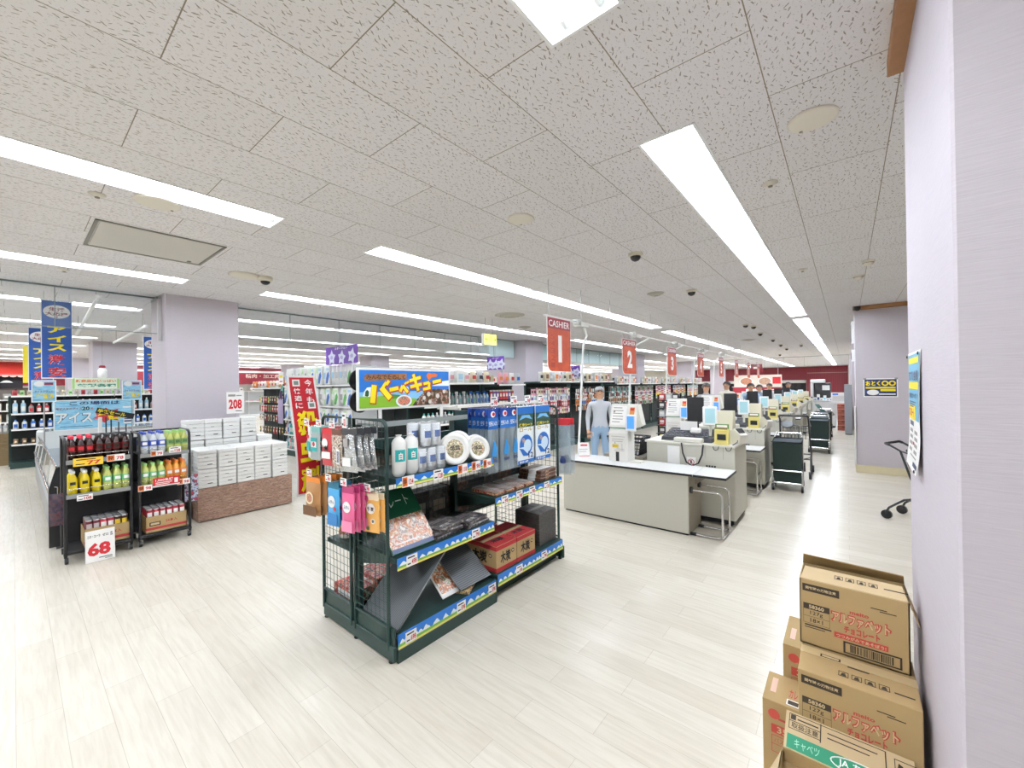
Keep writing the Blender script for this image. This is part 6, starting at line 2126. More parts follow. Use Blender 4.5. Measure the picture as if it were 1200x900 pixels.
# ---------------------------------------------------------------- shop shelving in the background
PAL = {
    'white': 'e8e8e4', 'pale blue': 'a9cfe4', 'blue': '2d63b8', 'teal': '3fa79c', 'pale green': 'bfdca8', 'green': '4f9a48', 'red': 'b93038', 'pink': 'e3a0ae', 'black': '26262a',
    'orange': 'd9803c', 'yellow': 'e3cf58', 'purple': '7a5aa0', 'cream': 'e2d6ba', 'brown': '7d5a3c', 'grey': 'a09e9a', 'beige': 'c9b89a', 'silver': 'c0c2c4', 'maroon': '7a2430',
}
def PM(c):
    return M('product_' + c.replace(' ', '_'), PAL[c], .4)
_pp = {}
def product(kind, c, c2='white'):
    """one mesh per product: body, cap or header, printed label (a few pixels in view, so no parts)"""
    k = (kind, c, c2)
    if k in _pp:
        return _pp[k]
    b = MB()
    F = wall_frame((0, 0, 0), '-y')
    if kind == 'bottle':
        b.lathe([(.034, 0), (.037, .01), (.037, .13), (.03, .155), (.014, .17)], 10, PM(c)).lathe([(.014, .17), (.016, .2), (0, .202)], 8, PM(c2))
        b.mat(PM(c2)).box(-.026, .026, -.0385, -.03, .04, .11)
    elif kind == 'spray bottle':
        b.lathe([(.04, 0), (.042, .012), (.042, .11), (.03, .16), (.014, .185)], 10, PM(c))
        b.mat(PM(c2)).box(-.012, .012, -.05, .03, .185, .225, bev=.004).box(-.006, .006, -.045, -.03, .15, .19)
        b.mat(PM(c2)).box(-.028, .028, -.0435, -.03, .03, .1)
    elif kind == 'box':
        b.box(-.055, .055, -.035, .035, 0, .17, PM(c), .003)
        b.mat(PM(c2)).box(-.04, .04, -.0358, -.035, .06, .13).box(-.045, .03, -.0358, -.035, .03, .042)
    elif kind == 'carton':
        b.box(-.09, .09, -.07, .07, 0, .2, PM(c), .003)
        b.mat(PM(c2)).box(-.06, .06, -.0708, -.07, .06, .15).box(-.07, .05, -.0708, -.07, .02, .04)
    elif kind == 'pack':
        b.box(-.085, .085, -.06, .06, 0, .2, PM('white'), .012)
        b.prism([(-.07, .02), (.0, .02), (.07, .1), (.04, .14), (-.02, .12), (-.06, .07)], .06, .0615, PM(c), F)
        b.mat(PM(c2)).box(-.06, .06, -.0612, -.06, .15, .175)
    elif kind == 'soft bag':
        T = Matrix.Translation((0, 0, .02))
        pillow(b, .17, .2, .09, .2, PM(c))
        b.mat(PM(c2)).box(-.05, .05, -.046, -.044, .07, .13)
    elif kind == 'pouch':
        pillow(b, .095, .17, .022, -.01, PM(c), nu=4, nv=4)
        b.mat(PM(c2)).box(-.045, .045, -.002, .002, -.02, .01).box(-.028, .028, -.013, -.0105, -.12, -.06)
    elif kind == 'card pack':
        b.mat(PM(c2)).box(-.04, .04, -.002, .002, -.17, .01)
        b.mat(PM(c)).box(-.028, .028, -.018, -.002, -.15, -.05, bev=.004)
    elif kind == 'tube':
        b.mat(PM(c2)).box(-.022, .022, -.002, .002, -.16, .01)
        b.mat(PM(c)).tube([(0, -.012, -.15), (0, -.012, -.03)], .012, 8)
    elif kind == 'can':
        b.lathe([(.03, 0), (.033, .008), (.033, .11), (.029, .118), (0, .118)], 10, PM(c))
        b.mat(PM(c2)).box(-.018, .018, -.0342, -.028, .04, .08)
    elif kind == 'tray':
        b.box(-.1, .1, -.07, .07, 0, .045, PM(c), .006)
        b.mat(PM(c2)).box(-.04, .04, -.04, .04, .045, .047)
    o = b.build(kind.replace(' ', '_'), None)
    o['category'] = kind
    _pp[k] = o
    return o
HANG = ('pouch', 'card pack', 'tube')
RK = M('rack_back_dark', '1f2624', .7)
def rack(name, label, loc, rz, W, D, Ht, shelves, where, frame_m=GREEN, back_m=RK, cap=True, mesh=False):
    """shelving unit: local x along its width, front towards -y; shelves = list of
    (row name, z, item width, height scale, [(kind, colour, second colour), ...])"""
    t = thing(name, label, 'shelf unit', loc)
    T = Matrix.Translation(loc) @ Matrix.Rotation(rz, 4, 'Z')
    n = max(1, round(W / .9))
    for i in range(n + 1):
        x = -W / 2 + W * i / n
        MB(frame_m, T).box(x - .02, x + .02, -.02, .02, 0, Ht).build('upright', t)
    MB(back_m, T).box(-W / 2, W / 2, .0, .012, .1, Ht).build('back_panel', t)
    MB(frame_m, T).box(-W / 2, W / 2, -D, .0, 0, .12).build('plinth', t)
    if cap:
        MB(frame_m, T).box(-W / 2, W / 2, -.05, .03, Ht - .04, Ht).build('top_beam', t)
    for (rn, z, iw, sc, items) in shelves:
        hang = items[0][0] in HANG
        if hang:
            s = MB(frame_m, T).box(-W / 2, W / 2, -.03, -.012, z + .0, z + .02)
        else:
            s = MB(frame_m, T).box(-W / 2, W / 2, -D, .0, z - .025, z)
            s.mat(TAGW).box(-W / 2 + .02, W / 2 - .02, -D - .004, -D, z - .025, z + .01)
        cnt = int((W - .04) / iw)
        if hang:
            s.mat(STEEL)
            for i in range(cnt):
                x = -W / 2 + .02 + iw * (i + .5)
                s.tube([(x, -.02, z + .008), (x, -.17, z + .008)], .0025, 4, caps=False)
        s.build('hook_bar' if hang else 'shelf', t)
        i = 0
        tot = {}
        seq = []
        while len(seq) < cnt:
            k = items[(len(seq) * 7 + int(z * 31)) // 3 % len(items)]
            seq.append(k)
        for i, k in enumerate(seq):
            x = -W / 2 + .02 + iw * (i + .5)
            pr = product(*k)
            y = -.16 if hang else -D + .075
            P = T @ Vector((x, y, z + (.0 if hang else .001)))
            nm = ('%s %s, %s, %s, %s' % (k[1], k[0], nth(i, cnt) if cnt <= 20 else ('%s from left' % ((ORDW + ['twenty-' + w for w in ORDW[:9]] + ['thirtieth'] + ['thirty-' + w for w in ORDW[:9]] + ['fortieth'] + ['forty-' + w for w in ORDW[:9]])[i])), rn, where))
            place(pr, P, rz, nm, 'goods on the ' + where, scale=(min(1.0, iw / .2) if iw < .1 and not hang else 1, 1, sc) if (sc != 1) else None)
    return t
B = lambda *a: a
# nappy and detergent unit beyond the tissue pile (its front faces the camera side)
WH = PM('white')
rack('detergent_shelf', 'tall shelf unit of white, blue and green packs beyond the tissue pile', (-9.05, 4.62, 0), 0, 3.3, .42, 2.0, [
    ('bottom shelf', .16, .1, 1.4, [('bottle', 'teal', 'white'), ('bottle', 'pale blue', 'white'), ('bottle', 'pink', 'white'), ('bottle', 'white', 'teal')]),
    ('second shelf', .50, .1, 1.5, [('bottle', 'teal', 'white'), ('bottle', 'pale blue', 'blue'), ('bottle', 'pink', 'white')]),
    ('third shelf', .86, .175, 1.6, [('pack', 'blue', 'white'), ('pack', 'blue', 'pale blue'), ('pack', 'green', 'pale green'), ('soft bag', 'white', 'pale blue')]),
    ('fourth shelf', 1.22, .175, 1.95, [('pack', 'blue', 'pale blue'), ('pack', 'green', 'pale green'), ('soft bag', 'pale green', 'white'), ('soft bag', 'white', 'grey')]),
    ('top shelf', 1.66, .175, 2.1, [('pack', 'blue', 'pale blue'), ('pack', 'green', 'white'), ('soft bag', 'white', 'pale blue'), ('soft bag', 'pale green', 'white'), ('soft bag', 'white', 'silver')]),
], 'tall detergent unit', back_m=M('rack_back_white', 'd0d2d0', .6), cap=False)
t = thing('end_panel_board', 'light grey end board closing the right end of the tall detergent unit', 'panel', (-7.38, 4.4, 0))
MB(M('end_board_grey', 'b4b6b4', .5)).box(-7.372, -7.35, 4.16, 4.66, .02, 2.04, bev=.003).build('board', t)
MB(DARK).box(-7.376, -7.346, 4.2, 4.62, 0, .02).build('plinth', t)
def star_banner(x, y, z0, w, h, face, lab):
    t = thing('star_banner', lab, 'banner', (x, y, z0), 'purple star banners')
    F = wall_frame((x, y, z0), face)
    MB(M('banner_purple', '6a3fa0', .5)).box(-w / 2, w / 2, 0, h, -.004, 0, F=F).build('cloth', t)
    q = MB(M('banner_star_white', 'dfe2f0', .5))
    for k, (cx, cy, r) in enumerate(((-.3, .4, .36), (.02, .36, .34), (.33, .4, .36))):
        pts = []
        for j in range(10):
            rr = r * h * (1.25 if j % 2 == 0 else .72)
            pts.append((cx * w + rr * math.sin(j * PI / 5 + .15 * k), cy * h + rr * math.cos(j * PI / 5 + .15 * k)))
        q.prism(pts[::-1], 0, .0015 + .001 * k, F=F)
        q.prism([(cx * w + r * h * .45 * math.cos(a * PI / 6), cy * h + r * h * .3 * math.sin(a * PI / 6)) for a in range(12)], .002 + .001 * k, .0045, M('banner_pale_violet', 'b3a9d6', .5), F)
        q.mat(M('banner_star_white'))
    q.text(F, 'スターフェア', -w * .2, h * .82, w * .2, h * .95, TAGW, .003, .02)
    q.build('printing', t)
    MB(M('thin_cable')).tube([(x, y, z0 + h), (x, y, H)], .002, 4).build('cable', t)
star_banner(-7.8, 4.15, 2.08, 1.25, .36, '-y', 'purple banner with white stars above the tall detergent unit')
star_banner(-6.66, 7.5, 2.0, .56, .32, '-y', 'purple star banner hanging left of the second lilac column')
star_banner(-6.6, 10.9, 1.85, .7, .34, '-y', 'purple star banner hanging behind the first cashier sign')
# dark snack rack right of the near column
rack('snack_rack', 'dark green rack of red snacks between the lilac column and the tall detergent unit', (-12.35, 4.9, 0), 0, 3.0, .4, 1.62, [
    ('lowest row', .5, .2, 1, [('pouch', 'brown', 'cream'), ('pouch', 'red', 'cream'), ('pouch', 'black', 'yellow')]),
    ('second row', .85, .2, 1, [('card pack', 'brown', 'cream'), ('pouch', 'red', 'white'), ('pouch', 'beige', 'black')]),
    ('third row', 1.12, .16, 1, [('pouch', 'red', 'white'), ('pouch', 'red', 'cream'), ('pouch', 'brown', 'green')]),
    ('fourth row', 1.38, .16, 1, [('pouch', 'red', 'white'), ('pouch', 'black', 'cream'), ('pouch', 'yellow', 'green')]),
    ('top', 1.63, .21, 1, [('soft bag', 'cream', 'red'), ('soft bag', 'orange', 'cream'), ('soft bag', 'white', 'red')]),
], 'dark snack rack')
t = thing('price_board', 'white and yellow price card on a green post beside the dark snack rack', 'price board', (-10.9, 4.3, 0))
MB(GREEN).tube([(-10.87, 4.28, 0), (-10.87, 4.28, 1.9)], .02, 8).build('post', t)
F = wall_frame((-10.95, 4.25, 1.72), '-y')
MB(TAGW).box(-.14, .14, 0, .3, -.005, 0, F=F).box(-.03, .12, -.25, -.03, -.005, 0, M('card_green', '5f9a86', .5), F=F).build('card', t)
MB(YEL).box(-.1, .1, .16, .22, 0, .001, F=F).box(-.09, .09, .05, .08, 0, .001, RED, F=F).build('print', t)
t = thing('hanging_bag', 'lilac bag hanging on the green post beside the snack rack', 'bag', (-10.87, 4.2, .8), None)
pillow(MB(None, Matrix.Translation((-10.87, 4.2, 1.36))), .3, .62, .08, 0, M('bag_lilac', 'a99cba', .5)).build('pouch', t)
MB(M('bag_strap', '5a3f66', .5)).tube([(-10.93, 4.2, 1.33), (-10.9, 4.22, 1.55), (-10.84, 4.22, 1.55), (-10.81, 4.2, 1.33)], .02, 6).build('strap', t)
# bottle shelf and pouch rack behind the barbecue rack, facing the checkouts
R90 = PI / 2
rack('toiletry_shelf', 'dark green shelf of spray bottles behind the barbecue sign', (-6.25, 5.55, 0), R90, 1.9, .45, 1.66, [
    ('lower shelf', .55, .11, 1.1, [('bottle', 'white', 'pale blue'), ('bottle', 'pale blue', 'white')]),
    ('middle shelf', .90, .1, 1.1, [('bottle', 'silver', 'white'), ('bottle', 'white', 'teal')]),
    ('upper shelf', 1.24, .098, 1.15, [('spray bottle', 'silver', 'blue'), ('spray bottle', 'silver', 'white'), ('bottle', 'pale blue', 'blue'), ('bottle', 'silver', 'teal'), ('bottle', 'grey', 'teal')]),
    ('top', 1.665, .2, 1.2, [('soft bag', 'white', 'pink'), ('soft bag', 'silver', 'black'), ('carton', 'white', 'pale blue'), ('soft bag', 'cream', 'red')]),
], 'spray bottle shelf')
rack('pouch_rack', 'dark green rack of red and pink pouches left of the second lilac column', (-6.2, 7.05, 0), R90, .95, .45, 1.62, [
    ('lower row', .75, .12, 1, [('pouch', 'teal', 'white'), ('pouch', 'pink', 'white')]),
    ('third row', 1.0, .11, 1, [('pouch', 'red', 'cream'), ('pouch', 'orange', 'white'), ('pouch', 'brown', 'white')]),
    ('second row', 1.25, .105, 1.15, [('pouch', 'red', 'pink'), ('pouch', 'orange', 'cream'), ('pouch', 'white', 'black')]),
    ('upper row', 1.5, .105, 1.15, [('pouch', 'red', 'white'), ('pouch', 'red', 'cream'), ('pouch', 'purple', 'white')]),
    ('top', 1.63, .2, 1.3, [('soft bag', 'white', 'red'), ('soft bag', 'pink', 'orange'), ('soft bag', 'silver', 'blue')]),
], 'red pouch rack')
# hook racks facing the checkouts
HR = [
    ('first', 8.9, 1.9, [('pouch', 'pink', 'black'), ('pouch', 'cream', 'brown'), ('card pack', 'white', 'pink')], [('card pack', 'white', 'silver'), ('pouch', 'white', 'pale blue'), ('card pack', 'purple', 'white')], [('pouch', 'red', 'white'), ('pouch', 'black', 'red'), ('pouch', 'pink', 'white')]),
    ('second', 11.0, 1.9, [('card pack', 'white', 'black'), ('tube', 'orange', 'white'), ('tube', 'silver', 'black')], [('card pack', 'orange', 'black'), ('pouch', 'white', 'red'), ('card pack', 'grey', 'white')], [('pouch', 'orange', 'brown'), ('card pack', 'blue', 'white')]),
    ('third', 13.1, 1.9, [('tube', 'black', 'white'), ('tube', 'silver', 'grey'), ('card pack', 'teal', 'white')], [('card pack', 'black', 'white'), ('tube', 'red', 'silver'), ('card pack', 'white', 'teal')], [('card pack', 'brown', 'white'), ('tube', 'orange', 'white')]),
    ('fourth', 15.2, 1.9, [('tube', 'silver', 'white'), ('card pack', 'maroon', 'white'), ('tube', 'green', 'white')], [('pouch', 'white', 'grey'), ('card pack', 'purple', 'white'), ('pouch', 'white', 'red')], [('pouch', 'red', 'white'), ('pouch', 'white', 'green')]),
    ('fifth', 17.3, 1.9, [('pouch', 'white', 'red'), ('pouch', 'red', 'white'), ('pouch', 'purple', 'cream')], [('pouch', 'red', 'white'), ('pouch', 'white', 'red')], [('pouch', 'white', 'green'), ('pouch', 'red', 'yellow')]),
    ('sixth', 19.4, 1.9, [('pouch', 'white', 'blue'), ('pouch', 'white', 'red'), ('pouch', 'teal', 'white')], [('pouch', 'red', 'white'), ('pouch', 'yellow', 'red')], [('pouch', 'white', 'green'), ('pouch', 'blue', 'yellow')]),
    ('seventh', 21.5, 1.9, [('pouch', 'white', 'teal'), ('pouch', 'pale blue', 'white')], [('pouch', 'white', 'red'), ('pouch', 'silver', 'red')], [('pouch', 'white', 'green'), ('pouch', 'orange', 'yellow')]),
]
for nm, y, W, a, b_, c in HR:
    xx = -6.1
    rows = [('fourth row', 1.02, .105, 1, a), ('third row', 1.19, .105, 1, c), ('second row', 1.36, .1, 1, b_), ('upper row', 1.53, .1, 1, a)]
    if y > 16:
        rows = rows[1:]
    rows.append(('top', 1.69 if y < 12 else 1.62, .21, 1.2, [('carton', 'white', 'orange'), ('carton', 'cream', 'brown'), ('soft bag', 'white', 'pink'), ('box', 'red', 'white'), ('soft bag', 'silver', 'white'), ('soft bag', 'white', 'black')]))
    rack('hook_rack', '%s dark green hook rack behind the checkouts, counted from the barbecue rack' % nm, (xx, y, 0), R90, W, .45, 1.68 if y < 12 else 1.61, rows, '%s hook rack' % nm)
# aisle units behind, of which mostly the tops show
for nm, y, x0, x1 in (('first', 6.75, -15.5, -7.9), ('second', 11.9, -15.5, -7.3), ('third', 14.4, -15.5, -7.3), ('fourth', 17.0, -15.5, -8.2), ('fifth', 20.0, -15.5, -7.3)):
    rack('aisle_shelf', '%s long aisle shelf behind the hook racks, topped with cartons and bags' % nm, ((x0 + x1) / 2, y, 0), 0, x1 - x0, .45, 1.75, [
        ('middle shelf', 1.2, .45, 1.2, [('carton', 'white', 'red'), ('carton', 'cream', 'brown'), ('carton', 'orange', 'white')]),
        ('top', 1.752, .4, 1.3, [('carton', 'white', 'grey'), ('carton', 'beige', 'brown'), ('soft bag', 'white', 'orange'), ('soft bag', 'silver', 'black'), ('carton', 'cream', 'red')]),
    ], '%s aisle shelf' % nm)
# drink shelf behind the freezer
rack('drink_shelf', 'long dark drink shelf behind the freezer under the new-drinks sign', (-14.0, 1.15, 0), R90, 2.4, .5, 1.52, [
    ('bottom shelf', .5, .12, 1, [('can', 'blue', 'white'), ('can', 'brown', 'cream')]),
    ('lower shelf', .82, .12, 1, [('bottle', 'white', 'blue'), ('bottle', 'blue', 'white')]),
    ('upper shelf', 1.15, .11, 1, [('bottle', 'red', 'white'), ('bottle', 'grey', 'red'), ('bottle', 'pale blue', 'white')]),
    ('top', 1.525, .1, 1, [('can', 'cream', 'grey'), ('can', 'silver', 'grey'), ('can', 'pale green', 'green'), ('can', 'red', 'maroon')]),
], 'long drink shelf')
t = thing('drink_sign', 'pale green sign with orange and green lettering on top of the long drink shelf', 'sign', (-13.4, 1.22, 1.62))
F = wall_frame((-13.45, 1.225, 1.66), '+x')
MB(M('sign_pale_green', 'dfead4', .5)).box(-.39, .39, 0, .25, -.006, 0, F=F).build('board', t)
q = MB().text(F, '新商品がいっぱい', -.33, .15, .33, .22, M('orange_print'), .002, .03)
q.text(F, '飲料各種', -.33, .03, .33, .12, M('sign_green', '3f8f7a', .5), .002, .04)
q.mat(M('leaf_print', '9fc878', .5)).box(-.385, -.345, .005, .245, 0, .001, F=F).box(.345, .385, .005, .245, 0, .001, F=F)
q.build('printing', t)
for yy in (-.3, .3):
    MB(STEEL).tube([(-13.46, 1.225 + yy, 1.47), (-13.46, 1.225 + yy, 1.7)], .008, 6).build('leg', t)
t = thing('hanging_bottle_sign', 'white bottle-shaped hanging sign with a maroon top before the second column on the left', 'sign', (-12.2, 1.2, 1.86))
MB(WH).lathe([(.05, 1.88), (.075, 1.9), (.075, 2.05), (.045, 2.09), (.03, 2.1)], 14, cx=-12.2, cy=1.2).build('bottle_body', t)
MB(MAROON).lathe([(.05, 2.1), (.055, 2.12), (.04, 2.15), (0, 2.155)], 12, cx=-12.2, cy=1.2).build('cap', t)
MB(M('thin_cable')).tube([(-12.2, 1.2, 2.15), (-12.2, 1.2, H)], .002, 4).build('cable', t)
# flattened-cardboard pile with white bottles on top
for i in range(14):
    z = i * .05
    t = tag(MB(M('kraft_brown', '8f7a58', .85, noise=.08, nscale=10)).box(-14.75 + .01 * (i % 3), -14.3 + .008 * (i % 2), -.22 + .006 * (i % 3), .20 + .005 * ((i + 1) % 3), z, z + .048).build('folded_carton', org=(-14.5, 0, z)),
            'flat brown cardboard layer, %s from the floor, in the pile left of the freezer' % ORDW[i], 'cardboard', 'flat cardboard layers left of the freezer')
for i in range(6):
    y = -.19 + i * .075
    place(product('bottle', 'silver', 'white'), (-14.4, y, .70), R90, 'white-capped bottle on the cardboard pile left of the freezer, %s' % nth(i, 6), 'bottles on the cardboard pile')
# far left deli counter with awning
rack('deli_case', 'long deli case of pale packs at the far left edge', (-22.0, -1.2, 0), R90, 4.2, .7, 1.75, [
    ('bottom shelf', .32, .3, 1.4, [('tray', 'beige', 'white'), ('tray', 'orange', 'white'), ('tray', 'cream', 'green')]),
    ('lower shelf', .62, .28, 1.3, [('carton', 'grey', 'white'), ('carton', 'beige', 'white')]),
    ('middle shelf', 1.0, .28, 1.2, [('carton', 'white', 'grey'), ('carton', 'grey', 'beige'), ('carton', 'beige', 'maroon')]),
    ('upper shelf', 1.36, .3, 1, [('soft bag', 'beige', 'maroon'), ('soft bag', 'grey', 'white'), ('carton', 'cream', 'beige')]),
], 'far deli case', frame_m=M('deli_brown', '4a3f3a', .5), back_m=M('deli_back', '8a8078', .6))
t = thing('awning', 'red awning over a dark curtain at the far left edge', 'awning', (-26.0, -2.0, 1.9))
AW = M('awning_red', 'c93a30', .5)
MB(AW).prism([(-26.2, 2.85), (-25.7, 2.36), (-25.7, 2.30), (-26.2, 2.30)], 4.5, -.32, F=frame((0, 0, 0), (1, 0, 0), (0, 0, 1))).build('canopy', t)
fr_ = MB(M('awning_fringe', 'e8c4b8', .5))
for i in range(24):
    y = -4.4 + i * .2
    fr_.prism([(y - .1, 2.30), (y + .1, 2.30), (y + .07, 2.23), (y, 2.21), (y - .07, 2.23)], -25.71, -25.70, F=frame((0, 0, 0), (0, 1, 0), (0, 0, 1)))
fr_.build('fringe', t)
MB(M('curtain_black', '1d1a1e', .8)).box(-25.9, -25.88, -4.5, .25, 1.75, 2.25).build('curtain', t)
MB(TAGW).prism([(-.33, 2.0), (.0, 2.0), (-.09, 2.08), (-.165, 2.1), (-.24, 2.08)], -25.88, -25.872, F=frame((0, 0, 0), (0, 1, 0), (0, 0, 1))).build('emblem', t)
for y in (-4.4, .2):
    MB(DARK).tube([(-26.1, y, 0), (-26.1, y, 2.4)], .03, 8).build('post', t)
# maroon fascia of the meat corner
struct(MB(MAROON).box(-28.3, -28.1, 2.0, 30, 1.9, 2.91).build('wall_fascia_meat'))
struct(MB(M('fascia_white_strip', 'dedad2', .5)).box(-28.32, -28.08, 2.0, 30, 2.6, 2.72).build('trim_5'))
struct(MB(MAROON).box(-28.3, -28.1, -6.0, 2.0, 1.9, 2.91).build('wall_fascia_deli'))
t = thing('fascia_lettering', 'white lettering on the maroon fascia right of the near column', 'lettering', (-28.08, 9.6, 2.2))
q = MB().text(wall_frame((-28.09, 8.9, 2.28), '+x'), '精肉・加工肉', .0, 0, 1.9, .25, M('fascia_letters', 'cdb9a8', .5), .01, .02)
q.build('letters', t)
for i, y in enumerate((4.0, 8.0, 12.0, 16.0, 20.0)):
    rack('meat_case', 'low meat case under the maroon fascia, %s from the left' % ORDW[i], (-27.6, y, 0), R90, 3.6, .7, 1.5, [
        ('upper shelf', .9, .4, 1, [('tray', 'red', 'white'), ('tray', 'pink', 'white')]),
        ('top', 1.5, .6, 1, [('soft bag', 'white', 'red'), ('carton', 'cream', 'orange')])], '%s meat case' % ORDW[i], frame_m=WHITE, back_m=M('rack_back_white'))
# menu board and red counter at the far end behind the registers
t = thing('menu_board', 'white lit menu board with dish pictures above the far red counter', 'menu board', (-4.6, 32, 1.3))
LITW = M('lit_menu_white', 'd8cfc2', .5, emit=.1)
MB(LITW).box(-6.1, -3.3, 31.98, 32.1, 1.32, 2.1).build('panel', t)
q = MB()
F = wall_frame((-4.6, 31.978, 1.7), '-y')
for k, (x, c) in enumerate(((-.75, 'printed_meat_picture'), (.35, 'printed_grill_food'))):
    q.lathe([(.42, 0), (.42, .004)], 20, TAGW, F @ Matrix.Diagonal((1, .7, 1, 1)), cx=x, cy=-.05)
    q.lathe([(.34, .004), (.34, .007)], 20, MATS[c], F @ Matrix.Diagonal((1, .7, 1, 1)), cx=x, cy=-.03)
q.mat(RED).box(.8, 1.25, -.2, .25, 0, .004, F=F)
q.build('dish_pictures', t)
for x in (-5.9, -3.5):
    MB(STEEL).tube([(x, 32.05, 2.1), (x, 32.05, H)], .02, 6).build('hanger', t)
t = thing('food_counter', 'red food counter under the far menu board', 'counter', (-4.6, 31.9, 0))
MB(M('counter_red', 'a82434', .5)).box(-6.1, -3.3, 31.6, 32.1, .0, 1.3, bev=.01).build('body', t)
MB(M('lit_sign_white', 'f6efe8', .5, emit=.8)).box(-5.3, -4.7, 31.58, 31.6, 1.0, 1.16).build('lit_sign', t)
MB(TOPW).box(-6.15, -3.25, 31.55, 32.12, 1.28, 1.32).build('countertop', t)
t = thing('small_maroon_sign', 'small maroon sign hanging at the end of the cashier signs', 'sign', (-4.55, 31, 2.3))
MB(MAROON).box(-4.9, -4.25, 30.98, 31.02, 2.25, 2.8).build('board', t)
MB(TAGW).box(-4.75, -4.4, 30.97, 30.98, 2.5, 2.62).build('print', t)
MB(STEEL).tube([(-4.58, 31, 2.8), (-4.58, 31, H)], .01, 6).build('hanger', t)
# goods rack by the second checkout: black stand with yellow edge
t = thing('till_rack', 'black goods rack with a yellow edge beside the second payment tower', 'rack', (-2.45, 7.6, 0))
for x in (-2.7, -2.3):
    MB(BLACK).box(x - .015, x + .015, 7.55, 7.58, 0, 1.42).build('post', t)
MB(YEL).box(-2.66, -2.63, 7.50, 7.55, .66, 1.42).box(-2.72, -2.63, 7.50, 7.55, 1.40, 1.43).build('yellow_edge', t)
for k, z in enumerate((.7, .85, 1.0, 1.15, 1.3)):
    MB(BLACK).box(-2.7, -2.3, 7.42, 7.58, z - .012, z).build('shelf', t)
    for i in range(3):
        place(product('box', ('black', 'red', 'silver')[(k + i) % 3], 'white'), (-2.6 + i * .12, 7.49, z + .001), 0, '%s box on the black till rack, %s, %s' % (('black', 'red', 'silver')[(k + i) % 3], nth(i, 3), ['lowest shelf', 'second shelf', 'third shelf', 'fourth shelf', 'top shelf'][k]), 'boxes on the till rack', scale=(.9, 1, .7))
# ---------------------------------------------------------------- cartons by the near pillar
MET = M('carton_red_print', 'b8483c', .8)
CINK = M('carton_black_print', '3a2f22', .8)
def carton(name, label, T, w, d, h, group, printer=None, tape=True, lid=None):
    t = thing(name, label, 'carton', T.translation, group)
    b = MB(CARD, T).box(0, w, 0, d, 0, h, bev=.002)
    b.build('box', t)
    if printer:
        q = MB(CINK, T)
        printer(q, w, d, h)
        q.build('print', t)
    if tape:
        s = MB(M('carton_tape', 'c8b084', .35), T)
        s.box(-.001, w + .001, d / 2 - .025, d / 2 + .025, h + .0002, h + .001)
        s.build('tape', t)
    return t
def choco_print(q, w, d, h):
    F = wall_frame((0, -.0008, 0), '-y')
    q.mat(CINK).box(.01, .125, h - .045, h - .016, 0, .0006, F=F)
    q.text(F, '開封時の刃物注意', .02, h - .036, .115, h - .024, CARDL, .0012, .02)
    q.mat(CINK).box(.012, .095, h - .115, h - .092, 0, .0006, F=F)
    q.text(F, '58360', .03, h - .111, .078, h - .096, CARDL, .0012, .03)
    for (x0, x1, y0, y1) in ((.012, .013, h - .17, h - .115), (.094, .095, h - .17, h - .115), (.012, .095, h - .17, h - .169), (.012, .095, h - .143, h - .142)):
        q.mat(CINK).box(x0, x1, y0, y1, 0, .0006, F=F)
    q.text(F, '127g', .034, h - .138, .074, h - .12, CINK, .0008, .01)
    q.text(F, '18×1', .034, h - .164, .074, h - .148, CINK, .0008, .01)
    q.mat(CINK).box(.016, .1, h - .18, h - .175, 0, .0006, F=F).box(.016, .08, h - .188, h - .185, 0, .0006, F=F)
    q.text(F, 'meito', .155, h - .092, .21, h - .078, MET, .0008, .03)
    q.text(F, 'アルファベット', .098, h - .14, .272, h - .094, MET, .0008, .1)
    q.text(F, 'アルファベット', .103, h - .136, .267, h - .098, CARDL, .0014, .015)
    q.text(F, 'チョコレート', .138, h - .168, .24, h - .142, MET, .0008, .045)
    q.mat(MET).box(.108, .262, h - .194, h - .174, 0, .0006, F=F)
    q.text(F, 'つつみがみであそぼう!', .114, h - .191, .256, h - .178, CARDL, .0012, .02)
    q.mat(CINK).box(.215, .26, h - .05, h - .047, 0, .0006, F=F).box(.24, .285, h - .057, h - .054, 0, .0006, F=F)
    # bar code in a heavy frame
    x0, x1, y0, y1 = .135, .298, .010, .054
    for (a, b_, c, e) in ((x0, x1, y0, y0 + .005), (x0, x1, y1 - .005, y1), (x0, x0 + .006, y0, y1), (x1 - .006, x1, y0, y1)):
        q.mat(CINK).box(a, b_, c, e, 0, .0007, F=F)
    rnd = random.Random(5)
    x = x0 + .02
    while x < x1 - .022:
        ww = rnd.choice((.0018, .0018, .0042))
        q.mat(CINK).box(x, x + ww, y0 + .008, y1 - .008, 0, .0006, F=F)
        x += ww + rnd.choice((.0018, .0018, .004))
    # marks on the top flap
    F = frame((0, 0, h + .0006), (1, 0, 0), (0, 1, 0))
    for i in range(4):
        a = .115 + i * .036
        for (p0, p1, p2, p3) in ((a, a + .028, .045, .047), (a, a + .028, .073, .075), (a, a + .002, .045, .075), (a + .026, a + .028, .045, .075)):
            q.mat(CINK).box(p0, p1, p2, p3, 0, .0006, F=F)
        q.mat(CINK).prism([(a + .006, .05), (a + .022, .05), (a + .018, .068), (a + .01, .066)], 0, .0006, F=F)
    q.mat(CINK).box(.262, .312, .05, .056, 0, .0006, F=F).box(.14, .2, .115, .122, 0, .0006, F=F).box(.06, .12, .13, .15, 0, .0006, F=F)
    q.mat(CARDL).box(.065, .115, .134, .146, .0006, .001, F=F)
GRP = 'brown cartons stacked by the near pillar'
RZ = -.02
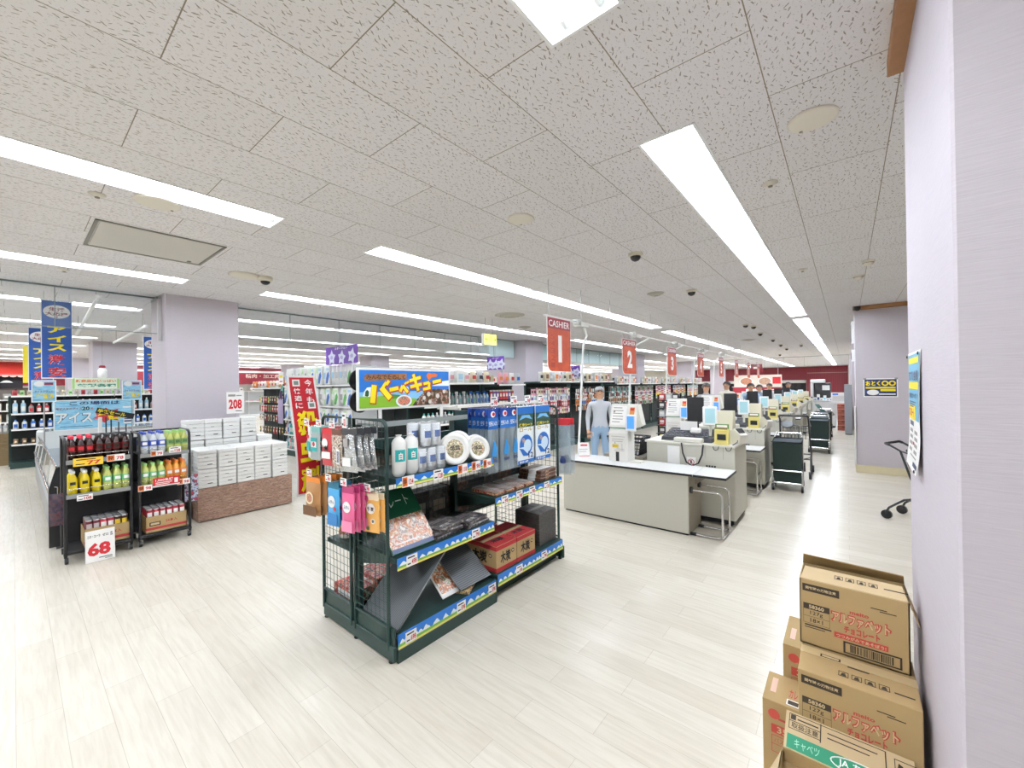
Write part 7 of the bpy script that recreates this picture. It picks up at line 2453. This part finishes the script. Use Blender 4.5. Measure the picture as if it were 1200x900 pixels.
carton('chocolate_carton', 'lower of two brown chocolate cartons printed in red, standing by the near pillar', Matrix.Translation((-.152, 1.81, .30)) @ Matrix.Rotation(RZ * .2, 4, 'Z'), .325, .30, .255, GRP, choco_print)
carton('plain_carton', 'brown carton at the bottom under the lower chocolate carton', Matrix.Translation((-.152, 1.81, .0)) @ Matrix.Rotation(RZ * .2, 4, 'Z'), .325, .30, .298, GRP, None)
T = Matrix.Translation((-.158, 2.0, .557)) @ Matrix.Rotation(0.0, 4, 'Z')
t = thing('chocolate_carton', 'upper open brown chocolate carton printed in red with its rear flap raised', 'carton', T.translation, GRP)
b = MB(CARD, T)
w, d, h = .32, .18, .255
for (a, b_, c, e) in ((0, w, 0, .004), (0, w, d - .004, d), (0, .004, 0, d), (w - .004, w, 0, d)):
    b.box(a, b_, c, e, 0, h)
b.box(0, w, 0, d, 0, .004)
b.build('box', t)
f1 = MB(CARDL, T).prism([(0, h), (.095, h + .012), (.095, h + .016), (0, h + .004)], -(w - .004), -.004, F=frame((0, 0, 0), (0, 1, 0), (0, 0, 1)) @ Matrix.Rotation(0, 4, 'Z'))
f1 = MB(CARDL, T)
f1.add([(.004, .0, h), (w - .004, .0, h), (w - .012, .105, h + .012), (.012, .105, h + .012), (.004, 0, h + .004), (w - .004, 0, h + .004), (w - .012, .105, h + .016), (.012, .105, h + .016)],
       [(0, 3, 2, 1), (4, 5, 6, 7), (0, 1, 5, 4), (1, 2, 6, 5), (2, 3, 7, 6), (3, 0, 4, 7)])
f1.build('front_flap', t)
f2 = MB(CARDD, T)
f2.add([(0, d, h), (w, d, h), (w - .004, d - .035, h + .04), (.004, d - .03, h + .048), (0, d + .004, h), (w, d + .004, h), (w - .004, d - .031, h + .042), (.004, d - .026, h + .05)],
       [(0, 1, 2, 3), (4, 7, 6, 5), (0, 4, 5, 1), (1, 5, 6, 2), (2, 6, 7, 3), (3, 7, 4, 0)])
f2.build('rear_flap', t)
f3 = MB(CARDL, T)
f3.add([(w, .01, h), (w, d - .01, h), (w + .03, d - .03, h - .09), (w + .03, .03, h - .09), (w - .003, .01, h), (w - .003, d - .01, h), (w + .027, d - .03, h - .09), (w + .027, .03, h - .09)],
       [(0, 3, 2, 1), (4, 5, 6, 7), (0, 1, 5, 4), (2, 3, 7, 6), (1, 2, 6, 5), (3, 0, 4, 7)])
f3.build('side_flap', t)
q = MB(CINK, T)
choco_print(q, w, d, h)
q2 = MB(CINK)
# top marks lie on the raised front flap: drop those printed above h
keep = [i for i, f in enumerate(q.f) if sum((T.inverted() @ Vector(q.v[v])).z for v in f) / len(f) < h]
q2.v = q.v
q2.f = [q.f[i] for i in keep]
q2.mi = [q.mi[i] for i in keep]
q2.sm = [q.sm[i] for i in keep]
q2.mats = q.mats
q2.build('print', t)
F = T @ frame((0, 0, h + .0048), (1, 0, 0), (0, .105, .012))
q = MB(CINK)
for i in range(4):
    a = .11 + i * .034
    for (p0, p1, p2, p3) in ((a, a + .026, .045, .047), (a, a + .026, .071, .073), (a, a + .002, .045, .073), (a + .024, a + .026, .045, .073)):
        q.box(p0, p1, p2, p3, 0, .0006, F=F)
    q.prism([(a + .006, .05), (a + .02, .05), (a + .016, .066), (a + .01, .064)], 0, .0006, F=F)
q.box(.255, .32, .05, .056, 0, .0006, F=F)
q.build('flap_print', t)
# narrow cartons behind, printed red on their ends
def spoon_print(q, w, d, h):
    F = wall_frame((0, -.0008, 0), '-y')
    q.lathe([(.02, 0), (.02, .0006)], 16, MET, F, cx=.04, cy=h - .05)
    q.mat(MET).box(.055, .13, h - .068, h - .06, 0, .0006, F=F).box(.03, .1, h - .125, h - .09, 0, .0006, F=F)
    q.text(F, '35', .05, h - .12, .085, h - .095, CARDL, .0012, .02)
    for (x0, x1, y0, y1) in ((.03, .032, h - .2, h - .135), (.1, .102, h - .2, h - .135), (.03, .102, h - .17, h - .168), (.03, .102, h - .202, h - .2), (.03, .102, h - .136, h - .134)):
        q.mat(MET).box(x0, x1, y0, y1, 0, .0006, F=F)
    q.text(F, 'パスタ', .04, h - .162, .09, h - .142, MET, .0008, .0)
    F = frame((0, 0, h + .0006), (1, 0, 0), (0, 1, 0))
    q.mat(TAGW).box(.08, .125, .015, .05, 0, .0006, F=F)
    q.mat(CINK).box(.085, .12, .02, .045, .0006, .001, F=F)
    q.text(F, 'カレー', .085, .06, .13, .12, MET, .0008, .02)
    q.mat(M('print_pale_pink', 'd9b8a6', .8)).box(.02, .04, .06, .16, 0, .0006, F=F)
carton('spoon_carton', 'tall narrow brown carton with red spoon print behind the chocolate cartons', Matrix.Translation((-.236, 2.17, .15)), .30, .28, .285, GRP, spoon_print, tape=False)
carton('spoon_carton', 'brown carton supporting the tall narrow one behind the chocolate cartons', Matrix.Translation((-.236, 2.17, .0)), .305, .285, .149, GRP, None, tape=False)
carton('spoon_carton', 'leftmost brown carton with red spoon print, lower than its neighbour', Matrix.Translation((-.287, 1.955, .0)), .13, .2, .30, GRP, spoon_print, tape=False)
# front open carton with a green printed flap
t = thing('green_print_carton', 'nearest open carton with a green printed flap, in front of the lower chocolate carton', 'carton', (-.03, 1.85, 0), GRP)
T = Matrix.Translation((-.192, 1.455, 0)) @ Matrix.Rotation(-.0, 4, 'Z')
w, d, h = .35, .245, .325
b = MB(CARD, T)
for (a, b_, c, e) in ((0, w, 0, .004), (0, w, d - .004, d), (0, .004, 0, d), (w - .004, w, 0, d)):
    b.box(a, b_, c, e, 0, h)
b.box(0, w, 0, d, 0, .005).box(.004, w - .004, .004, d - .004, h - .05, h - .044)
b.build('box', t)
GT = M('carton_green_print', '2a8a66', .7)
FT = T @ frame((.004, d - .004, h + .004), (1, 0, 0), (0, .1, .055))
f = MB(CARDL).box(0, w - .012, 0, .125, -.004, 0, F=FT)
f.build('top_flap', t)
q = MB(GT).box(.008, w - .014, .004, .05, 0, .0007, F=FT)
q.text(FT, 'キャベツ', .03, .012, .1, .04, M('carton_pale_green', 'a8d8c0', .7), .0013, .0)
ring = [(.075 * math.cos(a * PI / 12) + .205, .022 * math.sin(a * PI / 12) + .027, .0012) for a in range(24)]
q.tube(ring, .002, 4, TAGW, closed=True, F=FT)
q.text(FT, 'JA あいち', .15, .014, .26, .042, TAGW, .0013, .02)
for (x0, x1, y0, y1) in ((.01, .1, .068, .07), (.01, .1, .118, .12), (.01, .012, .068, .12), (.1, .103, .062, .122), (.01, .1, .094, .096), (.103, .27, .118, .12), (.268, .271, .06, .12), (.29, .292, .07, .11), (.35, .352, .07, .11), (.29, .352, .108, .11)):
    q.mat(CINK).box(x0, x1, y0, y1, 0, .0007, F=FT)
q.text(FT, '取扱注意', .018, .073, .095, .092, CINK, .0009, .01)
q.mat(CINK).box(.015, .03, .1, .117, 0, .0007, F=FT).box(.035, .095, .104, .108, 0, .0007, F=FT).box(.12, .25, .1, .103, 0, .0007, F=FT).box(.12, .23, .085, .088, 0, .0007, F=FT)
q.prism([(.295, .075), (.315, .075), (.31, .095), (.3, .1)], 0, .0007, F=FT)
q.box(.325, .347, .088, .092, 0, .0007, F=FT)
q.build('flap_print', t)
sf = MB(CARDL, T)
sf.add([(0, .02, h), (0, d - .02, h), (-.04, d - .03, h - .09), (-.05, .05, h - .11), (.003, .02, h), (.003, d - .02, h), (-.037, d - .03, h - .09), (-.047, .05, h - .11)],
       [(0, 1, 2, 3), (4, 7, 6, 5), (0, 3, 7, 4), (1, 5, 6, 2), (2, 6, 7, 3), (0, 4, 5, 1)])
sf.build('side_flap', t)
ff = MB(CARD, T)
ff.add([(.003, 0, h), (w - .003, 0, h), (w - .01, -.03, h - .11), (.01, -.03, h - .11), (.003, .003, h), (w - .003, .003, h), (w - .01, -.027, h - .11), (.01, -.027, h - .11)],
       [(0, 3, 2, 1), (4, 5, 6, 7), (0, 1, 5, 4), (2, 3, 7, 6), (1, 2, 6, 5), (3, 0, 4, 7)])
ff.build('front_flap', t)
# ---------------------------------------------------------------- notice on the near pillar, its lower edge curling off
t = thing('pillar_notice', 'light blue and white notice with a curling bottom edge on the near pillar', 'poster', (.19, 2.1, 1.28))
PY0, PY1, PZ0, PZ1 = 1.925, 2.285, 1.275, 1.705
def npt(u, v, off):
    curl = max(0, .35 - v) ** 2 * .09 * (1 + .6 * u) + .0015 + .006 * math.sin(PI * v) * u
    return (.195 - curl - off, PY1 - (PY1 - PY0) * u, PZ0 + (PZ1 - PZ0) * v)
b = MB(TAGW).grid(lambda u, v: npt(u, v, .0), 4, 14)
b.build('sheet', t)
q = MB()
def npatch(u0, u1, v0, v1, m_, off):
    q.grid(lambda u, v: npt(u0 + (u1 - u0) * u, v0 + (v1 - v0) * v, off), 2, 6, m_)
def ntext(s, u0, u1, v0, v1, m_, off=.003, bold=.03):
    vs, fs, (a_, b_, c_, d_) = text_geo(s, bold)
    q.mat(m_).add([npt(u0 + (u1 - u0) * (x - a_) / (b_ - a_), v0 + (v1 - v0) * (y - c_) / (d_ - c_), off) for x, y in vs], fs)
npatch(.04, .96, .42, .98, M('notice_blue', '6fb3d2', .5), .001)
npatch(.1, .9, .90, .95, YEL, .002)
npatch(.1, .95, .68, .74, YEL, .002)
npatch(.1, .7, .42, .54, YEL, .002)
ntext('アプリ会員', .12, .9, .75, .84, M('printed_navy'))
ntext('7/1 スタート', .12, .62, .44, .52, RED)
ntext('お得なクーポン', .15, .9, .60, .65, M('printed_navy'))
for k in range(3):
    npatch(.15, .75 - .1 * k, .565 - .02 * k, .575 - .02 * k, M('printed_navy'), .002)
npatch(.15, .5, .36, .40, M('printed_navy'), .001)
for r in range(4):
    for c in range(2):
        npatch(.14 + .4 * c, .40 + .4 * c, .30 - .055 * r, .33 - .055 * r, M('grey_print'), .001)
npatch(.42, .56, .2, .225, RED, .001)
npatch(.3, .8, .1, .112, M('grey_print'), .001)
npatch(.6, .95, .035, .07, M('printed_navy'), .001)
q.build('printing', t)
for u, v in ((.05, .97), (.95, .97), (.05, .1), (.95, .03)):
    p = npt(u, v, .004)
    MB(DARK).lathe([(.006, 0), (.005, .003), (0, .004)], 10, F=wall_frame(p, '-x')).build('pin', t)
# ---------------------------------------------------------------- people at the checkouts
SKIN = M('skin', 'c99a7c', .55)
HAIRM = M('dark_hair', '2a211e', .6)
SHOE = M('dark_shoes', '26262a', .5)
def person(x, y, face, label, hgt, top_c, low_c, pose='stand', hair_c=None, apron=None, mask=True):
    """one continuous skinned body; hair and apron are children"""
    k = hgt / 1.62
    rt = thing('person', label, 'person', (x, y, 0), 'people at the checkouts')
    V, E_, R_ = [], [], []
    def v(p, r):
        V.append(Vector(p) * k)
        R_.append(r * k)
        return len(V) - 1
    def e(a, b):
        E_.append((a, b))
    lean = .10 if pose == 'lean' else .0
    pel = v((0, 0, .86), .135)
    wst = v((0, -.01 - lean * .3, 1.0), .12)
    cst = v((0, -.01 - lean * .8, 1.18), .135)
    nkb = v((0, 0.0 - lean * 1.2, 1.335), .075)
    nk = v((0, -.012 - lean * 1.4, 1.40), .05)
    hd = v((0, -.025 - lean * 1.6, 1.47), .078)
    ht = v((0, -.015 - lean * 1.7, 1.555), .072)
    for a, b in ((pel, wst), (wst, cst), (cst, nkb), (nkb, nk), (nk, hd), (hd, ht)):
        e(a, b)
    hands = []
    for s in (-1, 1):
        hp = v((s * .09, 0, .80), .10)
        kn = v((s * .1, -.01, .46), .066)
        an_ = v((s * .1, .02, .085), .042)
        toe = v((s * .115, -.12, .035), .034)
        e(pel, hp); e(hp, kn); e(kn, an_); e(an_, toe)
        sh = v((s * .17, 0 - lean, 1.30), .062)
        if pose == 'rest':
            el = v((s * .215, .02, 1.04), .044)
            wr = v((s * .22, -.08, .82), .03)
            hn = v((s * .215, -.11, .75), .032)
        else:
            el = v((s * .23, -.04 - lean, 1.06), .044)
            wr = v((s * .15, -.27 - lean, 1.0), .03)
            hn = v((s * .13, -.34 - lean, .985), .032)
        e(cst, sh); e(sh, el); e(el, wr); e(wr, hn)
        hands.append((s, wr, hn))
    me = bpy.data.meshes.new('body')
    me.from_pydata([tuple(p) for p in V], E_, [])
    o = bpy.data.objects.new('tmp', me)
    COL.objects.link(o)
    md = o.modifiers.new('skin', 'SKIN')
    md.use_smooth_shade = True
    for i, sv in enumerate(me.skin_vertices[0].data):
        sv.radius = (R_[i], R_[i] * (.78 if i in (0, 1, 2, 3) else 1))
        sv.use_root = i == 0
    sb = o.modifiers.new('sub', 'SUBSURF')
    sb.levels = sb.render_levels = 2
    dg = bpy.context.evaluated_depsgraph_get()
    m2 = bpy.data.meshes.new_from_object(o.evaluated_get(dg))
    vs = [tuple(q_.co) for q_ in m2.vertices]
    fs = [tuple(p.vertices) for p in m2.polygons]
    bpy.data.objects.remove(o)
    bpy.data.meshes.remove(m2)
    topm = M('shirt_' + top_c, top_c, .8)
    lowm = M('trousers_' + low_c, low_c, .8)
    T = Matrix.Translation((x, y, 0)) @ Matrix.Rotation(face, 4, 'Z')
    mb = MB(None, T)
    groups = {}
    for f in fs:
        c = sum((Vector(vs[i]) for i in f), Vector()) / len(f) / k
        near_hand = min((c - V[hn] / k).length for s, wr, hn in hands)
        if c.z > 1.375 or near_hand < .085:
            mm = SKIN
        elif c.z < .075:
            mm = SHOE
        elif c.z < .88 and abs(c.x) < .2 and near_hand > .1 and not (abs(c.x) > .185):
            mm = lowm
        else:
            mm = topm
        groups.setdefault(mm.name, (mm, []))[1].append(f)
    base = len(mb.v)
    first = True
    mb.v = [tuple(T @ Vector(p)) for p in vs]
    for mm, fl in groups.values():
        mb.mat(mm)
        for f in fl:
            mb.f.append(f)
            mb.mi.append(mb.cur)
            mb.sm.append(True)
    # fingers and thumb on each hand, nose, ears, eyes, mouth
    for s, wr, hn in hands:
        d = (V[hn] - V[wr]).normalized()
        side = Vector((1, 0, 0)) if abs(d.x) < .8 else Vector((0, 1, 0))
        side = (side - d * side.dot(d)).normalized()
        dn = d.cross(side) * (-1 if d.cross(side).z > 0 else 1)
        for j, (o_, ln) in enumerate(((-.026, .062), (-.009, .072), (.009, .068), (.025, .054))):
            p0 = V[hn] + side * o_ * k + d * .015 * k
            mb.tube([p0, p0 + d * ln * .5 * k + dn * .004 * k, p0 + d * ln * .85 * k + dn * .02 * k], [.0095 * k, .0085 * k, .006 * k], 6, SKIN)
        p0 = V[wr] + d * .03 * k - side * s * .02 * k
        mb.tube([p0, p0 - side * s * .03 * k + d * .02 * k, p0 - side * s * .038 * k + d * .05 * k], [.011 * k, .0095 * k, .007 * k], 6, SKIN)
    hz, hy = 1.505, -.02 - lean * 1.65
    mb.mat(SKIN)
    mb.tube([Vector((0, hy - .07, hz + .012)) * k, Vector((0, hy - .094, hz - .018)) * k], [.007 * k, .013 * k], 6)
    for s in (-1, 1):
        mb.tube([Vector((s * .07, hy + .005, hz + .02)) * k, Vector((s * .082, hy + .012, hz)) * k, Vector((s * .072, hy + .008, hz - .025)) * k], [.009 * k, .013 * k, .007 * k], 6, SKIN)
        mb.tube([Vector((s * .028, hy - .074, hz + .015)) * k, Vector((s * .028, hy - .080, hz + .015)) * k], .0085 * k, 8, INK)
    mb.mat(M('lips', 'a8635a', .5)).box(-.02 * k, .02 * k, (hy - .078) * k, (hy - .068) * k, (hz - .048) * k, (hz - .042) * k)
    mb.build('body', rt)
    hm = M('hair_' + (hair_c or '2a211e'), hair_c or '2a211e', .6)
    hr = MB(hm, T)
    def cap(u, v_):
        a = -PI / 2 + 2 * PI * u
        fr = max(0, math.cos(a + PI / 2))
        low = .0 + (.0 if fr < .35 else (fr - .35) * .9)
        ph = (PI / 2) * (1 - v_) * (1.25 - .75 * low)
        rr = .092
        return (rr * math.sin(ph) * math.cos(a) * k, (hy + .012 + rr * 1.08 * math.sin(ph) * math.sin(a)) * k, (hz + .012 + rr * math.cos(ph)) * k)
    hr.grid(cap, 20, 8)
    hr.build('hair', rt)
    if apron:
        am = M('apron_' + apron, apron, .8)
        ap = MB(am, T)
        for yy, sg in ((-.155, 1),):
            ap.grid(lambda u, v_: ((u - .5) * (.34 - .1 * v_) * k, (-.135 - lean * (.3 + .7 * v_) - .045 * math.sin(PI * u)) * k, (.62 + .68 * v_) * k), 6, 6)
        ap.build('apron', rt)
    return rt
person(-3.40, 6.60, .6, 'person in a pale grey jacket and light blue trousers beyond the nearest packing counter', 1.58, 'b9bcc2', '8fa9c4', 'rest', '9a9a9c')
person(-2.52, 8.2, -.3, 'dark-haired person in a white shirt bent behind the second payment tower', 1.44, 'd6d4d0', '3a3c44', 'lean')
person(-2.54, 10.24, .4, 'grey-haired person in a grey top behind the third payment tower', 1.62, 'a9abac', '44464e', 'rest', '5e5a58')
person(-2.52, 12.3, -.2, 'dark-haired person in a cream shirt standing at the fourth checkout', 1.66, 'dcd6c8', '33353c', 'rest', '3a2e2a')
person(-1.95, 12.25, .3, 'dark-haired person in a pale blue shirt right of the cream shirt at the fourth checkout', 1.60, '9db4cc', '2f3138', 'reach', apron='5a7088')
person(-2.05, 14.35, .1, 'reddish-haired person in a blue-grey top at the sixth checkout', 1.55, '8c97ac', '3a3c44', 'reach', '4a2c28')
person(-2.05, 16.45, -.2, 'person in a white shirt at the far end of the checkouts', 1.58, 'd9dde0', '3a3c44', 'rest', '55504e')
person(-1.52, 16.45, .2, 'rightmost person in a light blue shirt at the far end of the checkouts', 1.62, 'a9bfd2', '2d3038', 'rest', '3f3c40')
